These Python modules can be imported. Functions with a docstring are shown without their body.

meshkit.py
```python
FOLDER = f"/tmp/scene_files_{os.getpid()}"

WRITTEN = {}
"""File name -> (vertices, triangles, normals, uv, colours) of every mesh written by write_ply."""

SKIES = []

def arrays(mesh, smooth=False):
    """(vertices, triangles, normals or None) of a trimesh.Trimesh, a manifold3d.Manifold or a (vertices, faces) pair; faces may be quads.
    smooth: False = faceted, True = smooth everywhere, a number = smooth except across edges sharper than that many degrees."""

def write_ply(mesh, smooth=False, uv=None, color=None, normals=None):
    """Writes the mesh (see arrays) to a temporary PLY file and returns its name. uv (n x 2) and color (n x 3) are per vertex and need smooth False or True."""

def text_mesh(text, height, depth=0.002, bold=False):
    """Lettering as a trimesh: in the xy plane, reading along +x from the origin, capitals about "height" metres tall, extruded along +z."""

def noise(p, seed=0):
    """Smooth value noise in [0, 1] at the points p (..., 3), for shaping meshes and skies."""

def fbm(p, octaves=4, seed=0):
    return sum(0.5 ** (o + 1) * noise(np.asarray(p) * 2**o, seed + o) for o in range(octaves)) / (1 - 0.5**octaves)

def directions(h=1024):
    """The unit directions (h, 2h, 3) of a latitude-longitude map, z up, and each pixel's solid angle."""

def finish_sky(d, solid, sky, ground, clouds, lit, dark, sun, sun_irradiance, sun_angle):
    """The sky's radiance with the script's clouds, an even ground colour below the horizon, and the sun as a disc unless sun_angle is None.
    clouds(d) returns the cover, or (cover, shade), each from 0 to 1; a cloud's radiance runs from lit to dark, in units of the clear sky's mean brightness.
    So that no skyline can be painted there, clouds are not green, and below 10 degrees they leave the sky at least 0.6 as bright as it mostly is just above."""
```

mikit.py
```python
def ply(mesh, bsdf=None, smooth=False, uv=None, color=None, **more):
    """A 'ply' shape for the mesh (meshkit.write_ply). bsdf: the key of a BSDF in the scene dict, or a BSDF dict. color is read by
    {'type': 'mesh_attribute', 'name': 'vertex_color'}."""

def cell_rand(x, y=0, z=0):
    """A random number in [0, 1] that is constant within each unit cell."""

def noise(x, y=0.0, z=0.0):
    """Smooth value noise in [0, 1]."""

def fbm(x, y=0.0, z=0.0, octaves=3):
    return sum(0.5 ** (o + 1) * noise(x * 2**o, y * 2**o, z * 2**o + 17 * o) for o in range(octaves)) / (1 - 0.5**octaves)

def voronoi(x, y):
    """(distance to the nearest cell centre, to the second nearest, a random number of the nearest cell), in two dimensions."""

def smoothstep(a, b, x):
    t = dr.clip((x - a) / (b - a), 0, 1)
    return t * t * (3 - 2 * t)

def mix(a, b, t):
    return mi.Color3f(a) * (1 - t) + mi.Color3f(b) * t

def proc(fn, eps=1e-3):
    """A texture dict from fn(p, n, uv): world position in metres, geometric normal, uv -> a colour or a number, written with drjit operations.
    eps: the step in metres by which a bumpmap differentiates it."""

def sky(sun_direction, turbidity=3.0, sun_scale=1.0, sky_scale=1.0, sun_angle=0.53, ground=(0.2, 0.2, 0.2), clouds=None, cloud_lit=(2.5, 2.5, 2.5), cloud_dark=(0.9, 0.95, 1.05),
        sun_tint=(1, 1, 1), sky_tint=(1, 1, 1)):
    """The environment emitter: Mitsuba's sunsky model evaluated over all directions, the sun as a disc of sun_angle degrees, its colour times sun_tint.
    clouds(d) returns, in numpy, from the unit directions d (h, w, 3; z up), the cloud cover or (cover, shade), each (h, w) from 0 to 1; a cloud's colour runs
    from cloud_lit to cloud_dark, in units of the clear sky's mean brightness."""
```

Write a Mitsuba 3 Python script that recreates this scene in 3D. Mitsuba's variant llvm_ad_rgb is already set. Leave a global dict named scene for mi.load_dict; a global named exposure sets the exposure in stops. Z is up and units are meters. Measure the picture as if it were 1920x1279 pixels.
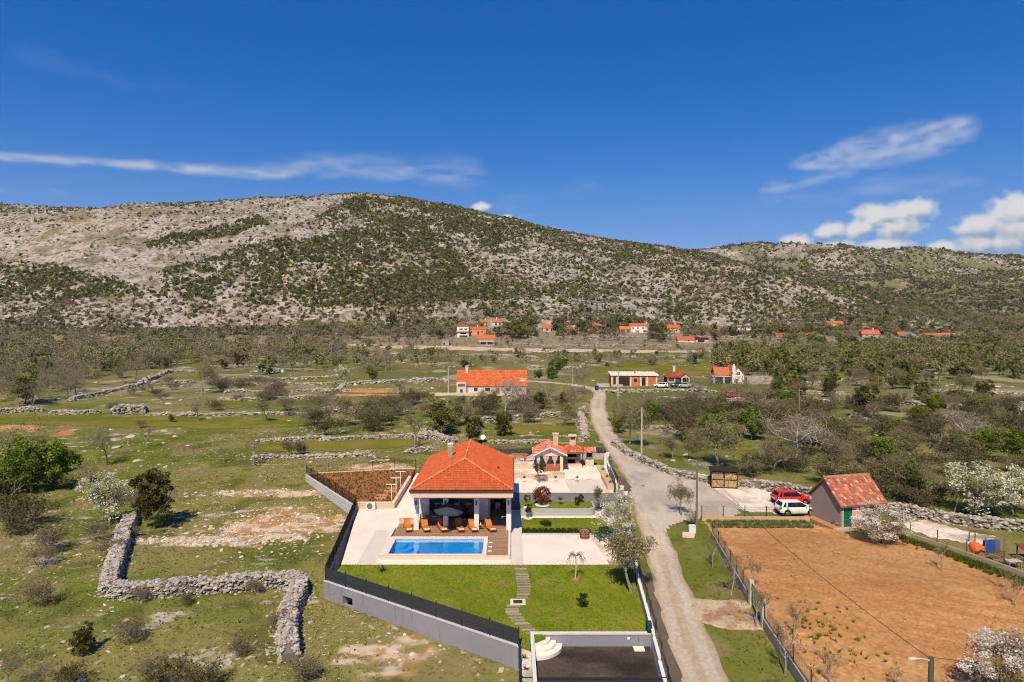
import math
import numpy as np
import trimesh
import mitsuba as mi
import drjit as dr
import shapely
import shapely.geometry as sg
import mikit
import meshkit
from mikit import noise, fbm, voronoi, smoothstep, mix, cell_rand

T = mi.ScalarTransform4f
PI = math.pi
scene, labels = {}, {}

# ------------------------------------------------------------------ camera, sky, exposure
CAM = np.array([0.0, 0.0, 20.7])
PITCH = math.atan(49.5 / 1280)
FWD = np.array([0, math.cos(PITCH), -math.sin(PITCH)])
UPV = np.array([0, math.sin(PITCH), math.cos(PITCH)])
scene['camera'] = {'type': 'perspective', 'fov_axis': 'x', 'fov': math.degrees(2 * math.atan(960 / 1280)),
                   'near_clip': 0.5, 'far_clip': 9000.0,
                   'to_world': T().look_at(origin=CAM.tolist(), target=(CAM + FWD).tolist(), up=[0, 0, 1])}
SUN = np.array([-0.16, -0.85, 1.0])
exposure = 1.85


def sstep(a, b, x):
    t = np.clip((x - a) / (b - a), 0, 1)
    return t * t * (3 - 2 * t)


def clouds(d):
    az = np.degrees(np.arctan2(d[..., 0], d[..., 1]))
    el = np.degrees(np.arcsin(np.clip(d[..., 2], -1, 1)))
    q = np.stack([az, el, 0 * az], -1)
    n1 = meshkit.fbm(q * [0.55, 0.9, 1], 5, 3)
    n2 = meshkit.fbm(q * [0.16, 0.55, 1] + 31, 5, 7)
    n3 = meshkit.fbm(q * [1.1, 1.4, 1] + 57, 4, 11)
    cover = np.zeros_like(az)

    def streak(a0, e0, a1, e1, w0, w1, s, ragged=0.6, seed=0):
        t = np.clip((az - a0) / (a1 - a0), -0.2, 1.2)
        ce = e0 + (e1 - e0) * t
        w = w0 + (w1 - w0) * np.clip(t, 0, 1)
        off = (el - ce + (n2 - 0.5) * 1.0 * ragged) / w
        ends = np.clip(np.minimum(t + 0.1, 1.1 - t) / 0.22, 0, 1)
        wisp = meshkit.fbm(np.stack([az * 0.5 - el * 0.9, az * 0.22 + el * 2.1, 0 * az + seed], -1), 5, 5)
        return s * np.exp(-off * off) * ends * np.clip((wisp - 0.06) * 1.6, 0, 1)
    cover = np.maximum(cover, streak(-46, 10.2, -14, 11.1, 0.28, 0.45, 0.60, 0.6))
    cover = np.maximum(cover, streak(-21, 11.5, -2.5, 11.2, 0.4, 1.7, 0.36, 2.0, 4))
    cover = np.maximum(cover, streak(-43, 8.0, -31, 8.5, 0.30, 0.3, 0.32, 0.9, 9))
    cover = np.maximum(cover, streak(-36, 17.2, -23, 15.9, 0.8, 0.5, 0.05, 1.0, 2))
    # the bright feathered bank on the right
    t = (az - 21.8) / (34.2 - 21.8)
    axis = 11.35 + 1.25 * t
    wid = 0.35 + 1.0 * np.clip(np.sin(np.clip(t, 0, 1) * PI * 0.85), 0, 1)
    comb = meshkit.fbm(np.stack([az * 0.9 + el * 0.7, el * 2.8 - az * 0.5, 0 * az + 3], -1), 5, 15)
    body = np.exp(-((el - axis) / wid) ** 4) * np.clip((t + .02) / .12, 0, 1) * np.clip((1.02 - t) / .1, 0, 1)
    cover = np.maximum(cover, 0.56 * body * np.clip((comb - 0.02) * 1.4, 0, 1))
    cover = np.maximum(cover, streak(19, 9.4, 27, 10.7, 0.5, 0.5, 0.40, 0.7, 6))
    # thin veils low over the skyline
    veil = np.exp(-((el - 8.2) / 2.6) ** 2) * np.clip((n2 - 0.42) * 2.4, 0, 1) * np.clip((az + 8) / 10, 0, 1)
    cover = np.maximum(cover, 0.34 * veil)
    cover = np.maximum(cover, 0.33 * np.exp(-(el / 9.0) ** 2))
    shade = np.zeros_like(az)

    def cumulus(lumps, base, k, soft=1.0):
        nonlocal cover, shade
        L = np.array(lumps)
        near = (az > (L[:, 0] - L[:, 2] * 1.8).min()) & (az < (L[:, 0] + L[:, 2] * 1.8).max()) & (el < (L[:, 1] + L[:, 3] * 1.8).max()) & (el > 0)
        A, E = az[near], el[near]

        def body(A, E):
            h = np.full_like(A, -9.0)
            for a, e, ra, re in lumps:
                h = np.maximum(h, 1 - np.sqrt(((A - a) / ra) ** 2 + ((E - e) / re) ** 2))
            q = np.stack([A, E, 0 * A], -1)
            puff = 1 - np.abs(meshkit.fbm(q * [1.0, 1.25, 1] + 17, 5, 23) - .5) * 2
            return h + 0.13 + (meshkit.fbm(q * [.7, .9, 1] + 57, 5, 11) - .5) * 0.6 + (puff - .72) * .5
        h = body(A, E)
        toward = body(A - .30, E + .42)
        c = sstep(0.0, 0.42 * soft, h) * np.clip((E - base + .3) / .8, 0, 1)
        s = np.clip(.46 + (toward - h) * 1.5 + (0.55 - (E - base) / k) * .75, 0, 1)
        shade[near] = np.where(c > 0.02, shade[near] * (1 - c) + s * c, shade[near])
        cover[near] = np.maximum(cover[near], c * (1 - .25 * sstep(.5, 1, s)))
    cumulus([(28.4, 7.3, 2.1, 1.0), (24.9, 6.3, 1.5, .8), (22.7, 5.5, 1.6, .95), (25.3, 5.0, 1.6, 0.7), (30.2, 7.4, 1.8, 1.0), (29.2, 6.3, 2.1, 1.2), (28.6, 5.0, 2.2, .9), (26.9, 6.3, 1.4, .8)], 3.6, 3.6, 1.7)
    cumulus([(36.8, 6.9, 2.6, 1.35), (34.4, 5.9, 2.2, 1.2), (32.4, 4.6, 1.9, .75), (35, 4.8, 3.2, 1.2), (36.8, 5.6, 3.2, 1.3), (40.5, 7.6, 4, 1.8), (46, 6.8, 5, 2.2)], 3.2, 4.6, 1.5)
    cumulus([(-2.5, 8.9, .9, .4), (-.4, 8.0, .6, .3)], 7.2, 2.0, 1.6)
    for a0, e0 in ((78, 9), (120, 10), (168, 9), (-150, 10), (-98, 9)):
        cumulus([(a0, e0, 6, 2.2), (a0 + 5, e0 - 1.5, 5, 2)], 5, 5)
    return np.clip(cover, 0, 1), np.clip(shade, 0, 1)


scene['sky'] = mikit.sky(SUN, turbidity=2.6, clouds=clouds, cloud_lit=(4.0, 4.05, 4.1), cloud_dark=(1.6, 2.1, 2.9),
                         sky_tint=(0.0, 0.40, 0.84), sun_tint=(1.0, 0.95, 0.86))


# ------------------------------------------------------------------ the lie of the land
PLOT = [(-14.75, 53.2), (0.42, 42.6), (1.2, 36), (8.7, 36), (9.85, 52.7), (11.25, 65), (12.0, 72), (12.6, 95),
        (0, 94), (-9.6, 92.5), (-26.7, 88.0), (-16.9, 73.3)]
PLOT_POLY = sg.Polygon(PLOT)
ROAD = [(11.6, 26, 1.55), (11.45, 38.6, 1.5), (11.95, 46.5, 1.45), (12.65, 53, 1.4), (13.4, 60, 1.4), (14.0, 66, 1.4), (14.7, 74, 1.45),
        (15.7, 82, 1.6), (16.4, 92, 1.75), (16.5, 104, 1.8), (16.6, 118, 1.75), (17.4, 134, 1.8), (19.2, 152, 1.9), (21.4, 168, 1.8),
        (23.4, 182, 1.8), (22.5, 194, 1.8), (18, 204, 1.8), (8, 214, 1.8), (-10, 222, 1.8)]
RIDGE1 = np.array([(-300, 395), (-100, 388), (0, 386), (60, 389), (140, 393), (220, 395), (300, 390), (400, 381), (500, 375), (600, 370.5), (640, 367), (690, 365), (715, 370), (760, 374),
                   (830, 385), (900, 402), (960, 414), (1050, 438), (1150, 455), (1250, 467), (1330, 480), (1375, 497), (1420, 522), (1470, 556), (1530, 590), (1600, 612), (1700, 622), (2200, 625)], float)
RIDGE2 = np.array([(900, 500), (1200, 490), (1300, 480), (1345, 474), (1400, 471), (1480, 473), (1560, 474), (1620, 477), (1700, 474), (1745, 483), (1790, 486), (1850, 487), (1920, 489), (2100, 492), (2600, 510)], float)
Y1, Y2 = 900.0, 1500.0
R1X, R1Z = (RIDGE1[:, 0] - 960) / 1280 * Y1, 20.7 + (590 - RIDGE1[:, 1]) / 1280 * Y1 * 0.985
R2X, R2Z = (RIDGE2[:, 0] - 960) / 1280 * Y2, 20.7 + (590 - RIDGE2[:, 1]) / 1280 * Y2


def hills(x, y):
    """Height of the two stony hills above the valley floor."""
    q = np.stack([x, y, 0 * x], -1)
    wob = (meshkit.fbm(q / 130, 4, 21) - 0.5)
    r1 = np.interp(x, R1X, R1Z)
    foot = 505 + 60 * (meshkit.noise(q / 160, 4) - .5)
    t = np.clip((y - foot) / (Y1 - foot), 0, 1.0)
    prof = np.where(t < 1, (1 - np.cos(np.clip(t * 1.0, 0, 1) * PI * .5 + 0)) * .25 + 0.75 * np.sin(t * PI / 2), 1)
    over = np.clip((y - Y1) / 400, 0, 1)
    h1 = (r1 - 9) * prof * (1 - over ** 1.5 * 0.7)
    gul = np.abs(meshkit.fbm(np.stack([x / 55, y / 170, 0 * x], -1), 3, 8) - .5) * 2
    h1 = h1 + np.clip(t * (1.0 - t) * 4, 0, 1) * (wob * 26 + (gul - .4) * 9) * np.clip((r1 - 15) / 60, 0, 1)
    rock = (meshkit.fbm(q / 14, 4, 33) - .5)
    h1 = h1 + rock * 5.5 * np.clip(t * 3, 0, 1) * np.clip((r1 - 15) / 50, 0.1, 1) * (1 - np.clip((t - .88) / .12, 0, 1) * .55)
    r2 = np.interp(x, R2X, R2Z)
    t2 = np.clip((y - 640) / (Y2 - 640), 0, 1.0)
    h2 = (r2 - 9) * (0.55 * sstep(0, 0.75, t2) + 0.45 * sstep(0.62, 0.97, t2 + wob * .22))
    h2 = h2 + np.clip(t2 * (1 - t2) * 4, 0, 1) * (wob * 34 + rock * 9) + rock * 7 * sstep(.75, .9, t2)
    h2 = h2 * sstep(1.0, 1.02, 1.02 + 0 * x)
    return np.maximum(h1, h2 * sstep(-350, 250, x) + 0.0)


_RXY = np.array([(a, b) for a, b, c in ROAD])


def near_plot(x, y):
    pts = shapely.points(np.ravel(x), np.ravel(y))
    d = np.where(shapely.contains(PLOT_POLY, pts), -1, 1) * shapely.distance(PLOT_POLY.exterior, pts)
    return d.reshape(np.shape(x))


def road_dist(x, y):
    return shapely.distance(sg.LineString(_RXY), shapely.points(np.ravel(x), np.ravel(y))).reshape(np.shape(x))


def G(x, y):
    """Ground height in metres at x, y."""
    x, y = np.broadcast_arrays(np.asarray(x, float), np.asarray(y, float))
    shape = x.shape
    x, y = np.atleast_1d(x).astype(float), np.atleast_1d(y).astype(float)
    left = np.interp(y, [0, 40, 54, 62, 75, 90, 115, 5000], [-2.0, -1.75, -1.6, -1.45, -1.25, -0.75, 0, 0])
    right = np.interp(y, [0, 40, 50, 60, 70, 80, 100, 120, 5000], [-1.4, -1.25, -1.1, -1.0, -.95, -.7, -.2, 0, 0])
    w = sstep(0, 12, x)
    z = left * (1 - w) + right * w
    z = z + 0.95 * np.exp(-(((x - 13.2) / 3.6) ** 2 + ((y - 78) / 9.5) ** 2)) * sstep(8, 12, x)
    q = np.stack([x, y, 0 * x], -1)
    nz = (meshkit.fbm(q / 9, 3, 2) - .5) * 0.5 * sstep(20, 60, np.abs(y - 0))
    near = y < 260
    keep = np.ones_like(x)
    if near.any():
        dp = near_plot(x[near], y[near])
        dr_ = road_dist(x[near], y[near])
        k = sstep(0, 4, dp) * sstep(2.0, 5.0, dr_)
        k = k * (1 - sstep(15, 18, x[near]) * (1 - sstep(45, 50, x[near])) * (1 - sstep(72, 80, y[near])))
        keep[near] = k
        zz = z[near]
        z[near] = np.where(dp < 0, np.minimum(zz, zz * (1 - sstep(0, .25, -dp)) - 1.9 * sstep(0, .25, -dp)), zz)
    z = z + nz * keep * np.interp(y, [0, 100, 300, 6000], [1, 1.3, 3.0, 3.0])
    # the floor of the valley climbs gently to the village
    z = z + np.interp(y, [0, 385, 400, 470, 520, 640, 6000], [0, -0.6, 0.8, 8.2, 10.5, 12, 12]) * 1.0
    far = y > 420
    if far.any():
        z[far] = z[far] + hills(x[far], y[far])
    return z.reshape(shape)


def ray(px, py):
    return FWD + np.array([1.0, 0, 0]) * (px - 960) / 1280 + UPV * (639.5 - py) / 1280


def at(px, py, z):
    """Survey: the point at height z in this bearing from the drone."""
    d = ray(px, py)
    return CAM + (z - CAM[2]) / d[2] * d


def spot(px, py):
    """Survey: the ground point in this bearing."""
    d = ray(px, py)
    if py > 690:
        p = at(px, py, 0)
        for _ in range(6):
            p = at(px, py, float(G(p[0], p[1])))
        return p
    t = np.geomspace(150, 2600, 1600)
    pts = CAM + t[:, None] * d
    below = pts[:, 2] < G(pts[:, 0], pts[:, 1])
    i = int(np.argmax(below)) if below.any() else len(t) - 1
    return pts[i]


# ------------------------------------------------------------------ mesh helpers
class MB:
    """Collects pieces with a colour each into one mesh."""

    def __init__(self):
        self.v, self.f, self.c, self.n = [], [], [], 0

    def add(self, v, f, c=None):
        v = np.asarray(v, float).reshape(-1, 3)
        f = np.asarray(f, int)
        if f.ndim == 2 and f.shape[1] == 4:
            f = np.vstack([f[:, [0, 1, 2]], f[:, [0, 2, 3]]])
        self.v.append(v)
        self.f.append(f + self.n)
        c = np.asarray((0.5, 0.5, 0.5) if c is None else c, float)
        self.c.append(np.broadcast_to(c, (len(v), 3)))
        self.n += len(v)
        return self

    def box(self, x0, x1, y0, y1, z0, z1, c=None):
        v = [(x, y, z) for x in (x0, x1) for y in (y0, y1) for z in (z0, z1)]
        return self.add(v, [(0, 1, 3, 2), (4, 6, 7, 5), (0, 4, 5, 1), (2, 3, 7, 6), (0, 2, 6, 4), (1, 5, 7, 3)], c)

    def beam(self, a, b, w, h, c=None, up=(0, 0, 1)):
        """A bar from a to b, w wide, h tall, hung centred on the line."""
        a, b, up = np.asarray(a, float), np.asarray(b, float), np.asarray(up, float)
        d = (b - a) / np.linalg.norm(b - a)
        s = np.cross(d, up)
        if np.linalg.norm(s) < 1e-6:
            s = np.cross(d, [1.0, 0, 0])
        s /= np.linalg.norm(s)
        u = np.cross(s, d)
        v = [p + s * i * w / 2 + u * j * h / 2 for p in (a, b) for i in (-1, 1) for j in (-1, 1)]
        return self.add(v, [(0, 1, 3, 2), (4, 6, 7, 5), (0, 4, 5, 1), (2, 3, 7, 6), (0, 2, 6, 4), (1, 5, 7, 3)], c)

    def tube(self, pts, r, sides=8, c=None, cap=True):
        p = np.asarray(pts, float)
        r = np.broadcast_to(np.asarray(r, float), (len(p),))
        t = np.gradient(p, axis=0)
        t /= np.linalg.norm(t, axis=1, keepdims=True) + 1e-12
        ref = np.array([0, 0, 1.0]) if abs(t[0, 2]) < .9 else np.array([1.0, 0, 0])
        a = np.cross(t, ref)
        a /= np.linalg.norm(a, axis=1, keepdims=True) + 1e-12
        b = np.cross(t, a)
        g = np.arange(sides) * 2 * PI / sides
        v = p[:, None] + r[:, None, None] * (np.cos(g)[None, :, None] * a[:, None] + np.sin(g)[None, :, None] * b[:, None])
        i, j = np.meshgrid(np.arange(len(p) - 1), np.arange(sides), indexing='ij')
        q = np.stack([i * sides + j, i * sides + (j + 1) % sides, (i + 1) * sides + (j + 1) % sides, (i + 1) * sides + j], -1).reshape(-1, 4)
        q = np.vstack([q[:, [0, 2, 1]], q[:, [0, 3, 2]]])
        if cap:
            e = (len(p) - 1) * sides
            q = np.vstack([q] + [[(0, k, k + 1)] for k in range(1, sides - 1)] + [[(e, e + k + 1, e + k)] for k in range(1, sides - 1)])
        return self.add(v.reshape(-1, 3), q, c)

    def poly(self, pts, z, c=None):
        v, f = trimesh.creation.triangulate_polygon(pts if isinstance(pts, sg.Polygon) else sg.Polygon(pts), engine='earcut')
        v = np.asarray(v)
        f = np.asarray(f)
        a, b, d = v[f[:, 0]], v[f[:, 1]], v[f[:, 2]]
        neg = (b[:, 0] - a[:, 0]) * (d[:, 1] - a[:, 1]) - (b[:, 1] - a[:, 1]) * (d[:, 0] - a[:, 0]) < 0
        f = np.where(neg[:, None], f[:, ::-1], f)
        z = np.broadcast_to(np.asarray(z(v[:, 0], v[:, 1]) if callable(z) else z, float), (len(v),))
        return self.add(np.column_stack([v, z]), f, c)

    def prism(self, pts, z0, z1, c=None):
        m = trimesh.creation.extrude_polygon(pts if isinstance(pts, sg.Polygon) else sg.Polygon(pts), z1 - z0, engine='earcut')
        return self.add(np.asarray(m.vertices) + [0, 0, z0], m.faces, c)

    def lathe(self, prof, n=20, at=(0, 0, 0), c=None):
        prof = np.asarray(prof, float)
        g = np.arange(n) * 2 * PI / n
        v = np.stack([prof[:, :1] * np.cos(g), prof[:, :1] * np.sin(g), np.repeat(prof[:, 1:], n, 1)], -1)
        i, j = np.meshgrid(np.arange(len(prof) - 1), np.arange(n), indexing='ij')
        q = np.stack([i * n + j, i * n + (j + 1) % n, (i + 1) * n + (j + 1) % n, (i + 1) * n + j], -1).reshape(-1, 4)
        return self.add(v.reshape(-1, 3) + np.asarray(at, float), q, c)

    def merge(self, other, M=None):
        v, f = other.mesh()
        if M is not None:
            v = v @ np.asarray(M)[:3, :3].T + np.asarray(M)[:3, 3]
        return self.add(v, f, other.col())

    def mesh(self):
        return np.vstack(self.v), np.vstack(self.f)

    def col(self):
        return np.vstack(self.c)


def B():
    return MB()


def place(x, y, z=0.0, rot=0.0, s=1.0):
    return T().translate([float(x), float(y), float(z)]).rotate([0, 0, 1], float(rot)).scale(s if isinstance(s, (list, tuple)) else float(s))


USED = {}


def fresh(name):
    n = USED.get(name, 0)
    USED[name] = n + 1
    return name if n == 0 else f'{name}_{n:03d}'


def tag(key, label=None, cat=None, group=None, kind=None):
    d = {k: v for k, v in (('label', label), ('category', cat), ('group', group), ('kind', kind)) if v}
    if d:
        labels[key] = d


def shape(mb, bsdf='paint', smooth=False):
    if isinstance(mb, MB):
        m, c = mb.mesh(), mb.col()
    else:
        m, c = mb, None
    if not isinstance(smooth, bool):
        return mikit.ply(m, bsdf, smooth=smooth)
    return mikit.ply(m, bsdf, smooth=smooth, color=c)


def put(name, mb, bsdf='paint', smooth=False, parent=None, label=None, cat=None, group=None, kind=None):
    key = fresh((parent + '__' if parent else '') + name)
    scene[key] = shape(mb, bsdf, smooth)
    tag(key, label, cat, group, kind)
    return key


class Kit:
    """A thing in its own coordinates: a list of parts that can be set down many times."""

    def __init__(self):
        self.parts, self.used = [], {}

    def part(self, name, mb, bsdf='paint', smooth=False, under=None, label=None, kind=None):
        k = (under + '__' if under else '') + name
        n = self.used.get(k, 0)
        self.used[k] = n + 1
        k = k if n == 0 else f'{k}_{n:03d}'
        self.parts.append((k, shape(mb, bsdf, smooth), label, kind))
        return k

    def set(self, name, M, label, cat, group=None):
        key = fresh(name)
        tag(key, label, cat, group)
        for k, d, lab, kind in self.parts:
            scene[f'{key}__{k}'] = {**d, 'to_world': M}
            tag(f'{key}__{k}', lab, None, None, kind)
        return key


def thing(name, label, cat, group=None):
    key = fresh(name)
    tag(key, label, cat, group)
    return key


# ------------------------------------------------------------------ materials
def rgb(*c):
    return {'type': 'rgb', 'value': list(c)}


def bsdf(name, d):
    scene[name] = {'type': 'twosided', 'bsdf': d}


VC = {'type': 'mesh_attribute', 'name': 'vertex_color'}
bsdf('paint', {'type': 'diffuse', 'reflectance': VC})
scene['leaf'] = {'type': 'principledthin', 'base_color': VC, 'diff_trans': 0.55, 'roughness': 0.8, 'spec_trans': 0.0}
bsdf('satin', {'type': 'principled', 'base_color': VC, 'roughness': 0.35, 'specular': 0.5})
bsdf('carpaint', {'type': 'principled', 'base_color': VC, 'roughness': 0.3, 'clearcoat': 1.0, 'clearcoat_gloss': 0.95})
bsdf('metal', {'type': 'principled', 'base_color': VC, 'roughness': 0.35, 'metallic': 0.8})
bsdf('darkglass', {'type': 'plastic', 'diffuse_reflectance': rgb(0.012, 0.016, 0.022)})
scene['pane'] = {'type': 'thindielectric', 'int_ior': 1.5}
scene['water_surface'] = {'type': 'thindielectric', 'int_ior': 1.33}


def ground_col(p, n, uv):
    x, y, z = p.x, p.y, p.z
    f1 = fbm(x / 11, y / 11, 3.0, 3)
    f2 = fbm(x / 2.6, y / 2.6, 9.0, 4)
    f3 = noise(x * 1.9, y * 1.9, 1.0)
    f4 = noise(x * 4.5, y * 4.5, 2.0)
    big = fbm(x / 46, y / 46, 5.0, 3)
    leftish = smoothstep(8.0, -14.0, x)
    near = smoothstep(115.0, 70.0, y)
    c = mix((0.130, 0.168, 0.030), (0.215, 0.210, 0.070), smoothstep(0.32, 0.66, f1 + (leftish - 0.5) * 0.16 * near))
    c = mix(c, (0.085, 0.100, 0.028), smoothstep(0.52, 0.72, f2) * 0.7)
    c = mix(c, (0.250, 0.205, 0.110), smoothstep(0.56, 0.75, fbm(x / 5.5 + 40, y / 5.5, 1.0, 3)) * 0.65)
    c = mix(c, (0.05, 0.06, 0.018), smoothstep(0.62, 0.9, f4) * 0.35)
    # daisies and chips of limestone in the turf
    chip = smoothstep(0.80, 0.88, noise(x * 3.3, y * 3.3, 7.0)) * smoothstep(0.45, 0.62, fbm(x / 6, y / 6, 21.0, 2))
    c = mix(c, (0.46, 0.45, 0.40), chip * 0.75 * (1 - smoothstep(8.0, 12.0, x) * near))
    # bedrock and thrown stone coming through
    st = (1 - smoothstep(9.0, 13.0, x) * near) * smoothstep(0.63, 0.72, fbm(x / 3.2, y / 2.1, 33.0, 4) * 0.75 + big * 0.25)
    c = mix(c, mix((0.38, 0.36, 0.33), (0.55, 0.52, 0.47), f4), st * 0.8)
    # the torn-up clearing between the pasture walls
    e1 = dr.exp(-(dr.square((x + 23.5) / 7.0) + dr.square((y - 71) / 6.0)))
    e2 = dr.exp(-(dr.square((x + 29.0) / 6.5) + dr.square((y - 66.2) / 1.9)))
    e3 = dr.exp(-(dr.square((x + 28.0) / 8.0) + dr.square((y - 82.5) / 1.6)))
    e4 = dr.exp(-(dr.square((x + 18.5) / 5.5) + dr.square((y - 95.5) / 1.8)))
    e5 = dr.exp(-(dr.square((x + 6.0) / 6.5) + dr.square((y - 45.5) / 3.5))) * 0.66
    torn = dr.maximum(dr.maximum(e1, e2), dr.maximum(e3, dr.maximum(e4, e5)))
    tm = smoothstep(0.30, 0.62, torn * 0.95 + (fbm(x / 2.2, y / 1.5, 51.0, 4) - 0.5) * 1.15)
    c = mix(c, mix((0.42, 0.25, 0.115), (0.62, 0.53, 0.42), smoothstep(0.42, 0.62, fbm(x / 1.1, y / 0.9, 61.0, 3))), tm * 0.88)
    # valley floor: more tired, stonier
    val = dr.maximum(smoothstep(120.0, 260.0, y), smoothstep(15.0, 26.0, x) * smoothstep(80.0, 98.0, y) * 0.8)
    vc = mix((0.120, 0.140, 0.040), (0.185, 0.170, 0.085), smoothstep(0.35, 0.62, fbm(x / 24, y / 30, 71.0, 3)))
    vc = mix(vc, (0.36, 0.33, 0.29), smoothstep(0.56, 0.70, fbm(x / 9, y / 12, 73.0, 4)) * 0.75)
    vc = mix(vc, (0.15, 0.175, 0.045), smoothstep(0.56, 0.72, fbm(x / 38, y / 40, 79.0, 2)) * 0.7)
    vc = mix(vc, mix((0.20, 0.165, 0.115), (0.30, 0.265, 0.22), f3), smoothstep(370.0, 430.0, y) * 0.8)
    c = mix(c, vc, val)
    # stony hillsides
    hi = smoothstep(6.0, 13.0, z + (f1 - 0.5) * 4)
    r1 = fbm(x / 7, y / 9, z / 7, 4)
    r2 = noise(x / 1.7, y / 1.9, z / 1.7)
    hc = mix((0.235, 0.222, 0.208), (0.39, 0.375, 0.355), smoothstep(0.35, 0.65, r1 * 0.6 + r2 * 0.4))
    hc = mix(hc, (0.155, 0.145, 0.09), smoothstep(0.48, 0.66, fbm(x / 17, y / 26, z / 12 + 5, 4)) * 0.75)
    warm = fbm(x / 90, y / 150, 91.0, 2)
    hc = mix(hc, hc * mi.Color3f(1.03, 0.98, 0.90), smoothstep(0.4, 0.65, warm))
    hc = mix(hc, (0.085, 0.085, 0.045), smoothstep(0.56, 0.70, noise(x / 2.6 + 9, y / 3.0, z / 2.6)) * 0.6)
    far = smoothstep(300.0, 420.0, x) * smoothstep(560.0, 700.0, y)
    fw = mix((0.105, 0.125, 0.05), (0.165, 0.16, 0.09), r1)
    hc = mix(hc, fw, dr.maximum(far * smoothstep(100.0, 50.0, z), smoothstep(0.48, 0.60, fbm(x / 60, y / 80, 97.0, 3)) * smoothstep(1000.0, 1100.0, y) * 0.9))
    return mix(c, hc, hi)


bsdf('ground_look', {'type': 'diffuse', 'reflectance': mikit.proc(ground_col)})


def lawn_col(p, n, uv):
    f = fbm(p.x / 3.0, p.y / 3.0, 4.0, 3)
    g = fbm(p.x / 0.5, p.y / 0.8, 8.0, 3)
    h = noise(p.x * 9, p.y * 7, 2.0)
    c = mix((0.135, 0.200, 0.015), (0.215, 0.262, 0.028), smoothstep(0.3, 0.7, f * 0.55 + g * 0.45))
    c = mix(c, (0.19, 0.17, 0.05), smoothstep(0.58, 0.78, g) * 0.5)
    c = mix(c, (0.26, 0.235, 0.06), smoothstep(0.60, 0.74, fbm(p.x / 1.6 + 7, p.y / 1.6, 3.0, 3)) * 0.55)
    return mix(c, c * 0.62, smoothstep(0.55, 0.9, h) * 0.6)


bsdf('lawn_look', {'type': 'diffuse', 'reflectance': mikit.proc(lawn_col)})


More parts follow.
